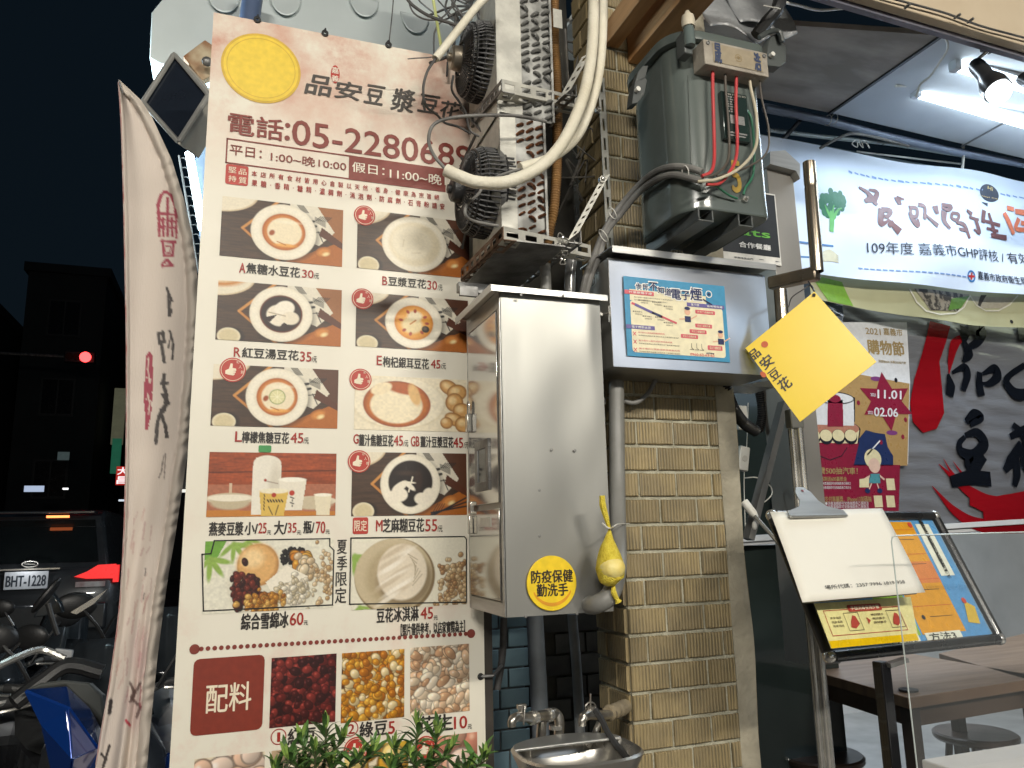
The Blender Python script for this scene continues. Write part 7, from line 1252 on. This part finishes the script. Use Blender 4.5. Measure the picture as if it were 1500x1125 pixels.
for x_, c_, lab in ((-5, (1, .85, .6), 'added warm glowing window across the street, out of view'), (-.8, (.9, .95, 1), 'added cool glowing window across the street, out of view'), (4.8, (1, .9, .7), 'added glowing window at the right across the street, out of view')):
    tag(MB().box((x_, -9.16 if x_ > 3 else -9.16, .4), (x_+2.6, -9.1, 2.5)).build('shop_window', M('lit_window_%d' % int(x_+9), c_, None, .4, emit=1.6)), lab, 'added window')  # glowing windows added behind the camera for the steel to reflect
for i, x_ in enumerate((3.6, 6.3, 9.0)):
    tag(MB().box((x_, -9.2, 4.0+.25*(i % 2)), (x_+2.5, -9.05, 6.1)).build('light_box', M('lit_board_%d' % i, ((.75, .86, 1), (.9, .93, 1), (.6, .8, 1))[i], ((.5, .62, .8), (.7, .75, .85), (.35, .55, .8))[i], .4, emit=1.5, ns=.8)), ['left added light box across the street, there to be reflected', 'middle added light box across the street, there to be reflected', 'right added light box across the street, there to be reflected'][i], 'light box')  # blank glowing boxes added behind the camera for the meter box reflection
# unseen assumed lamps, added for the lights aimed at pillar and menu board
for i, (a, b, p, c) in enumerate(LAMPS):
    t = thing('street_lamp', ['assumed lamp added to the right behind the photographer', 'assumed lamp added to the left behind the photographer'][i], 'assumed lamp', (a[0], a[1]-.5, -.02)); a = Vector(a)
    MB().tube(cat([Vector((a.x, a.y-.5, -.02)), Vector((a.x, a.y-.5, a.z-.3)), Vector((a.x, a.y-.35, a.z+.05)), a+Vector((0, -.15, .09))]), .04, 12).build('pole', DULL, t); MB().cbox(a+Vector((0, 0, .075)), (1.45, .22, .06)).build('lamp_head', BLACKP, t, bevel=.01)
    MB().cbox(a+Vector((0, 0, .035)), (1.35, .14, .02)).build('lit_diffuser', M('lit_diffuser', (1, .92, .8), None, .4, emit=6), t)
# traffic light
tl = thing('traffic_light', 'traffic light showing red on an arm over the street', 'traffic light', (-11.0, 30, -.02)); q = P(125, 523, 28)
MB().box(q+Vector((-.62, .02, -.19)), q+Vector((.28, .3, .19))).build('housing', BLACKP, tl, bevel=.03)
RL = M('red_signal', (1, .05, .05), (1, .10, .05), .4, emit=5, ns=6); MB().cyl(q+Vector((0, .02, 0)), q+Vector((0, -.02, 0)), .17, 24).build('red_lens', RL, tl)
l_ = bpy.data.lights.new('signal_glow', 'POINT'); l_.energy = 2.5; l_.color = (1, .05, .05); l_.shadow_soft_size = .1; lo = bpy.data.objects.new('signal_glow', l_); COL.objects.link(lo); lo.location = q+Vector((0, -.35, 0))
d_ = MB().cyl((0, .02, 0), (0, -.01, 0), .12, 20).build('dark_lens', M('unlit_lens', (.03, .02, .01), None, .2), tl); d_.location = q+Vector((-.25, 0, 0))-BASE[tl.name]; d_.data.transform(Matrix.Translation(BASE[tl.name])); dup(d_, q+Vector((-.47, 0, 0))-BASE[tl.name])
MB().tube([Vector((-11, 28.2, -.02)), Vector((-11, 28.2, q.z+.3))], .1, 10).tube([Vector((-11, 28.2, q.z+.05)), q+Vector((.2, .2, .02))], .05, 8).build('pole', DULL, tl)
# neon signs
def neon(label, px, py, Y, w_, h_, col, txt, e, tcol=(1, 1, 1)):
    q = P(px, py, Y); t = thing('neon_sign', label, 'neon sign', q-Vector((0, 0, h_/2))); MB().cbox(q, (w_, .2, h_)).build('light_box', M('neon_%d' % len(MATS), col, tuple(x*.5 for x in col), .4, emit=e, ns=1.5, thr=(.4, .6)), t, smooth=False)
    s_ = Sheet((0, q.y-.11, 0), (1, 0, 0)); m_ = MB(); n = len(txt)
    for i, ch in enumerate(txt): zz = q.z+h_/2-h_*(i+1)/n; s_.textuv(m_, ch, q.x-w_*.4, zz+h_/n*.1, q.x+w_*.4, zz+h_/n*.9, 2, .03)
    if n: m_.build('sign_lettering', M('neon_letter_%d' % len(MATS), tcol, None, .4, emit=1.0), t, smooth=False)
neon('red neon sign with white characters, lowest by the flag', 180, 697, 26, .35, .55, (.7, .04, .03), '大昌', .5); neon('green neon sign high above the red one', 170, 668, 32, .3, 1.3, (.05, .4, .22), '', .16); neon('narrow yellow lit sign above the green one', 174, 610, 36, .45, 2.4, (.55, .55, .35), '', .10); neon('small blue lit sign left of the green one', 150, 625, 38, .2, 1.6, (.08, .18, .4), '', .12)
for x_, y_, Y_, c_, lab in ((93, 668, 30, (.25, .35, .35), 'dim blue lit window of the dark building'), (96, 716, 22, (1, 1, 1), 'small white street light just above the parked car'), (178, 733, 20, (.8, .9, 1), 'small cool lamp near the foot of the neon signs'), (268, 719, 12, (1, 1, .9), 'tiny lamp between the flag and the menu board'), (50, 716, 26, (.5, .6, .8), 'faint bluish shop strip beyond the car')):
    w_ = .35 if Y_ == 30 else .12 if Y_ < 24 else .5; q = P(x_, y_, Y_); tag(MB().cbox(q, (w_, .05, w_*(.8 if Y_ == 30 else .35))).build('far_lamp', M('far_glow_%d' % x_, c_, None, .4, emit=.12 if Y_ == 30 else 1.6 if Y_ == 22 else .8)), lab, 'lamp')
# ---- car
car = thing('parked_car', 'dark suv seen from behind with red tail lights and a white number plate', 'car', (-1.95, 9.6, -.02))
CB = M('dark_car_paint', (.04, .044, .048), (.03, .033, .036), .3, .3, coat=.8); CGL = M('car_glass', (.008, .01, .01), None, .05, coat=.6)
cx, cy, cz = -1.98, 9.55, -.02
def cs_(y, z0, z1, hw, hw1, r=.12): return [Vector((cx+x, cy+y, cz+z)) for x, z in ((-hw, z0+.1), (-hw+.08, z0), (hw-.08, z0), (hw, z0+.1), (hw+.02, (z0+z1)/2), (hw1+.05, z1-.08), (hw1-.04, z1), (-hw1+.04, z1), (-hw1-.05, z1-.08), (-hw-.02, (z0+z1)/2))]
m_ = MB(); loft(m_, [cs_(.0, .38, .98, .80, .74), cs_(.06, .30, 1.06, .87, .80), cs_(.5, .24, 1.10, .90, .82), cs_(3.6, .24, 1.04, .90, .80), cs_(4.4, .3, .82, .82, .68), cs_(4.55, .4, .7, .7, .6)]); m_.build('body', CB, car, ang=40, bevel=.02)
def gs_(y, z, hw): return [Vector((cx-hw, cy+y, cz+z)), Vector((cx+hw, cy+y, cz+z))]
m_ = MB(); a = [(.10, 1.02, .76), (.42, 1.62, .62), (.75, 1.70, .60), (2.2, 1.69, .60), (3.0, 1.06, .74)]; V = []
for y, z, hw in a: V += [Vector((cx-hw, cy+y, cz+z)), Vector((cx+hw, cy+y, cz+z))]
m_.add(V, [(0, 1, 3, 2), (2, 3, 5, 4), (4, 5, 7, 6), (6, 7, 9, 8), (0, 2, 4, 6, 8), (1, 9, 7, 5, 3), (0, 8, 9, 1)]); m_.build('cabin', CB, car, bevel=.03, ang=30)
MB().add([Vector((cx+x, cy+y, cz+z)) for x, y, z in ((-.64, .135, 1.12), (.64, .135, 1.12), (.54, .385, 1.58), (-.54, .385, 1.58))], [(0, 1, 2, 3)]).build('rear_window', CGL, car)
MB().beam((cx-.55, cy+.36, cz+1.66), (cx+.55, cy+.36, cz+1.66), .22, .03).build('spoiler', CB, car, bevel=.01)
TLR = M('tail_red', (.9, .03, .03), (.6, .02, .02), .3, emit=.9, ns=30)
for s_ in (-1, 1):
    m_ = MB(); m_.prism([Vector((cx+s_*x, cy-.03, cz+z)) for x, z in ((.44, .97), (.56, .945), (.82, .94), (.83, 1.09), (.66, 1.085), (.56, 1.02))], (0, .08, 0)); m_.box((cx+s_*.84-.025, cy-.035, cz+.90), (cx+s_*.84+.025, cy+.05, cz+1.08)); tl_ = m_.build('tail_light', TLR, car)
    MB().box((cx+s_*.60-.14, cy-.032, cz+.86), (cx+s_*.60+.14, cy+.04, cz+.915)).build('reversing_lens', M('clear_lens', (.5, .48, .48), (.3, .2, .2), .2), tl_)
    for yy in (.75, 3.6):
        w_ = MB().cyl((cx+s_*.70, cy+yy, cz+.34), (cx+s_*.92, cy+yy, cz+.34), .34, 28).build('wheel', RUBBER, car); MB().cyl((cx+s_*.925, cy+yy, cz+.34), (cx+s_*.93, cy+yy, cz+.34), .22, 20).build('rim', DULL, w_)
    tag(MB().ell((cx+s_*.98, cy+2.7, cz+1.08), (.10, .06, .08)).build('door_mirror', CB, car))
MB().box((cx+.08, cy+.235, cz+1.60), (cx+.30, cy+.26, cz+1.625)).build('brake_lamp', M('amber_red_lamp', (1, .22, .06), (1, .06, .03), .4, emit=3.5, ns=40), car)
lp = MB().box((cx-.20, cy-.03, cz+.86), (cx+.20, cy-.015, cz+1.04)).build('number_plate', ink('c8ccd2'), car, bevel=.004); ps = Sheet((0, cy-.031, 0), (1, 0, 0)); m_ = MB(); ps.textuv(m_, 'BHT-1228', cx-.18, cz+.89, cx+.18, cz+1.0, 2, .03); m_.build('plate_lettering', ink('26303c'), lp, smooth=False)
m_ = MB(); m_.tube([Vector((cx+.02+.075*math.cos(a_), cy-.02, cz+1.115+.03*math.sin(a_))) for a_ in np.linspace(0, 6.28, 24)], .007, 6); m_.tube([Vector((cx-.03, cy-.02, cz+1.12)), Vector((cx+.07, cy-.02, cz+1.11))], .006, 6); m_.build('badge', CHROME, car); MB().box((cx-.3, cy-.022, cz+1.055), (cx+.3, cy+.0, cz+1.07)).build('chrome_strip', CHROME, car)
m_ = MB().box((cx-.78, cy-.06, cz+.42), (cx+.78, cy+.02, cz+.70)); m_.build('bumper', CB, car, bevel=.03)
l_ = bpy.data.lights.new('plate_light', 'POINT'); l_.energy = 1.6; l_.shadow_soft_size = .02; lo = bpy.data.objects.new('plate_light', l_); COL.objects.link(lo); lo.location = (cx, cy-.16, cz+1.12); lo.parent = None
# added lamp that brightens the parked car, hidden behind the menu board
wl = thing('wall_lamp', 'added lamp hidden behind the menu board, brightening the parked car', 'lamp', (1.2, 6.6, 2.9)); MB().cbox((1.2, 6.6, 2.95), (.4, .2, .08)).build('lamp_body', BLACKP, wl); MB().cbox((1.2, 6.6, 2.89), (.36, .16, .03)).build('lit_diffuser', M('lit_diffuser', (1, .92, .8)), wl)
light('AREA', (1.2, 6.6, 2.86), (-1.2, 7.2, .8), 70, (.85, .95, 1), .36, .16)
# ---- motor scooters
def scooter(label, pos, yaw, bodymat, accent, scale=1, group='motor scooters parked by the kerb'):
    t = thing('motor_scooter', label, 'scooter', pos, group); Rz = Matrix.Rotation(yaw, 3, 'Z'); b0 = Vector(pos)
    W = lambda x, y, z: b0+Rz @ Vector((x, y, z))*scale
    def part(nm, mb, mat, par=None, **k): mb.v = [tuple(W(*v)) for v in mb.v]; return mb.build(nm, mat, par or t, **k)
    for x in (-.62, .62):
        m = MB(); m.tube([Vector((x+.21*math.cos(a_), 0, .27+.21*math.sin(a_))) for a_ in np.linspace(0, 6.2832, 28)], .055, 10, cap=False); wt = part('wheel', m, RUBBER); part('rim', MB().cyl((x, -.03, .27), (x, .03, .27), .15, 18), DULL, wt)
    part('front_fender', MB().grid(lambda a, b: Vector((.62+.29*math.cos(.5+a*2.0), (b-.5)*.15*(1-.3*abs(a-.5)), .27+.29*math.sin(.5+a*2.0))), 12, 4), bodymat, solid=.006)
    m = MB(); loft(m, [[Vector((x, y*w_, z+dz)) for y, dz in ((-1, 0), (-.7, .10), (0, .14), (.7, .10), (1, 0), (.7, -.08), (-.7, -.08))] for x, w_, z in ((.66, .05, .72), (.58, .15, .74), (.46, .19, .80), (.38, .17, .86), (.30, .12, .92))]); part('headlight_cowl', m, bodymat, ang=30)
    m = MB(); loft(m, [[Vector((x, y, z)) for x, y in ((x0, -w_), (x0+.10, 0), (x0, w_), (x0-.06, w_*.8), (x0-.06, -w_*.8))] for z, w_, x0 in ((.25, .12, .36), (.45, .19, .40), (.65, .22, .42), (.84, .15, .40))]); part('leg_shield', m, accent, ang=25)
    for s_ in (-1, 1): part('side_fairing', MB().prism([Vector((x, s_*.17, z)) for x, z in ((.46, .80), (.56, .66), (.42, .40), (.10, .30), (-.1, .36), (.16, .52), (.30, .70))], (0, s_*.05, 0)), accent, bevel=.01)
    part('floorboard', MB().box((-.25, -.17, .28), (.36, .17, .34)), BLACKP, bevel=.01)
    m = MB(); loft(m, [[Vector((x, y*w_, z+dz)) for y, dz in ((-1, .0), (-.85, .16), (0, .2), (.85, .16), (1, 0), (.7, -.2), (-.7, -.2))] for x, w_, z in ((-.02, .12, .52), (-.3, .17, .56), (-.7, .16, .62), (-.98, .05, .74))]); part('tail_body', m, bodymat, ang=30)
    m = MB(); loft(m, [[Vector((x, y*w_, z+dz)) for y, dz in ((-1, 0), (-.8, .05), (0, .07), (.8, .05), (1, 0))] for x, w_, z in ((-.10, .08, .72), (-.2, .14, .74), (-.5, .15, .74), (-.56, .15, .80), (-.88, .12, .84), (-.95, .06, .85))]); part('seat', m, RUBBER, ang=60)
    part('tail_light', MB().cbox((-.97, 0, .76), (.05, .16, .06)), M('unlit_red_lens', (.25, .01, .01), None, .2), bevel=.01)
    m = MB().tube(cat([Vector((.30, s, z)) for s, z in ((-.34, .99), (-.22, 1.0), (-.08, .95), (.08, .95), (.22, 1.0), (.34, .99))]), .013, 10); hb_ = part('handlebar', m, DULL)
    for s_ in (-1, 1):
        part('grip', MB().cyl((.30, s_*.24, 1.0), (.28, s_*.36, .99), .019, 12), RUBBER, hb_); part('brake_lever', MB().tube([Vector((.34, s_*.20, .99)), Vector((.37, s_*.27, .985)), Vector((.35, s_*.36, .975))], .006, 6), CHROME, hb_)
        mm = part('mirror', MB().tube([Vector((.32, s_*.18, .99)), Vector((.34, s_*.25, 1.12)), Vector((.32, s_*.30, 1.18))], .007, 6).ell((.31, s_*.33, 1.20), (.02, .075, .05), 16, 10), BLACKP)
        part('mirror_glass', MB().ell((.293, s_*.33, 1.20), (.008, .066, .042), 16, 8), M('mirror_glass', (.6, .6, .6), None, .05, 1), mm)
    part('instrument_cowl', MB().box((.26, -.10, .95), (.40, .10, 1.04)), BLACKP, bevel=.02); part('windscreen', MB().grid(lambda a, b: Vector((.52-.14*b-.10*(2*a-1)**2, (a-.5)*.30*(1-.25*b), .92+.26*b)), 8, 6), M('smoked_screen', (.03, .035, .04), None, .08), solid=.004)
    part('headlight', MB().ell((.62, 0, .77), (.05, .12, .05)), M('headlight_glass', (.5, .52, .55), None, .08, coat=.5)); part('exhaust', MB().cyl((-.25, -.2, .25), (-.8, -.22, .36), .045, 14), CHROME); part('swing_arm', MB().box((-.66, .09, .22), (-.1, .14, .34)), BLACKP, bevel=.01); part('side_stand', MB().tube([Vector((0, .14, .28)), Vector((.05, .24, .01))], .01, 6), DULL)
    return t
BLUEP = M('metallic_blue', (.006, .045, .24), (.005, .035, .2), .22, .35, coat=.8, ns=2); SBK = M('scooter_black', (.035, .036, .04), None, .25, coat=.6); SWH = M('scooter_white', (.42, .43, .44), (.34, .35, .36), .25, coat=.5); SGR = M('scooter_grey', (.08, .085, .09), None, .3, coat=.5)
scooter('black scooter with a metallic blue leg shield, nearest behind the blue fairing', (-.43, 3.0, -.02), math.radians(-72), SBK, BLUEP, .88)
scooter('dark scooter at the left edge, in line with the number plate', (-.80, 3.5, -.02), math.radians(-110), SBK, SGR, .84)
scooter('scooter with pale side panels at the left edge of the picture', (-1.02, 4.0, -.02), math.radians(-60), SGR, SWH, .84)
scooter('white scooter glimpsed between the flag and the menu board', (-.24, 3.5, -.02), math.radians(-82), SWH, SBK, .92)
scooter('black scooter standing behind the feather flag', (-.66, 4.5, -.02), math.radians(-100), SBK, SWH, .86)
# big blue fairing nearest the camera (belongs to a parked motorcycle cut by the frame)
mc = thing('parked_motorcycle', 'blue faired motorcycle cut off by the bottom edge, nearest the flag', 'motorcycle', (P(100, 1080, 2.15).x, 2.2, -.02))
pA = {k: P(x_, y_, Y_) for k, x_, y_, Y_ in (('a', 36, 1014, 2.02), ('b', 95, 1009, 2.10), ('c', 128, 1040, 2.12), ('d', 145, 1072, 2.14), ('e', 141, 1095, 2.02), ('f', 95, 1110, 1.97), ('g', 60, 1062, 2.0), ('h', 150, 1180, 2.10), ('i', 90, 1200, 2.0), ('j', 105, 1112, 1.93), ('m', 100, 1040, 1.97))}
K = list(pA); iv = lambda s_: tuple(K.index(c) for c in s_)
MB().add([pA[k] for k in K], [iv('abm'), iv('bcm'), iv('cdem'), iv('agm'), iv('gjm'), iv('jem'), iv('gij'), iv('ijeh'), iv('edh')]).build('blue_fairing', BLUEP, mc, smooth=False, solid=.006, bevel=.002)
MB().prism([P(x_, y_, 2.2) for x_, y_ in ((34, 1012), (60, 1000), (92, 996), (130, 1000), (150, 1018), (154, 1060), (146, 1070), (128, 1036), (95, 1006))], (0, .06, -.01)).build('grey_panel', M('matt_grey_plastic', (.06, .065, .062), (.04, .043, .04), .55), mc, bevel=.006)
MB().tube(cat([P(150, 985, 2.3), P(100, 975, 2.3), P(60, 1000, 2.28), P(20, 1030, 2.25)]), .02, 10).build('frame_tube', BLACKP, mc); MB().tube(cat([P(-20, 985, 2.2), P(20, 965, 2.25), P(60, 952, 2.3), P(95, 965, 2.3)]), .009, 8).build('chrome_lever', CHROME, mc)
m_ = MB(); m_.tube([Vector((mc.location.x+.30*math.cos(a_), 2.35+.0*a_, .18+.30*math.sin(a_))) for a_ in np.linspace(0, 6.2832, 30)], .06, 10, cap=False); m_.build('wheel', RUBBER, mc)
m_ = MB().ell(P(68, 872, 2.5), (.012, .035, .055), 14, 10, Matrix.Rotation(.6, 3, 'Y')).tube([P(70, 884, 2.5), P(76, 905, 2.5), P(84, 930, 2.5)], .007, 8); m_.build('mirror', BLACKP, mc)
MB().prism([P(x_, y_, 2.55) for x_, y_ in ((103, 897), (150, 868), (158, 862), (138, 884), (112, 900))], (0, .02, 0)).build('chrome_trim', CHROME, mc)
MB().prism([P(x_, y_, 2.4) for x_, y_ in ((80, 950), (107, 953), (104, 968), (92, 976))], (0, .02, 0)).build('white_panel', SWH, mc, bevel=.003)
MB().prism([P(x_, y_, 2.6) for x_, y_ in ((58, 888), (74, 866), (88, 884), (92, 898), (70, 902), (48, 905))], (0, .04, 0)).build('small_screen', M('smoked_screen', (.03, .035, .04), None, .08), mc, bevel=.004)
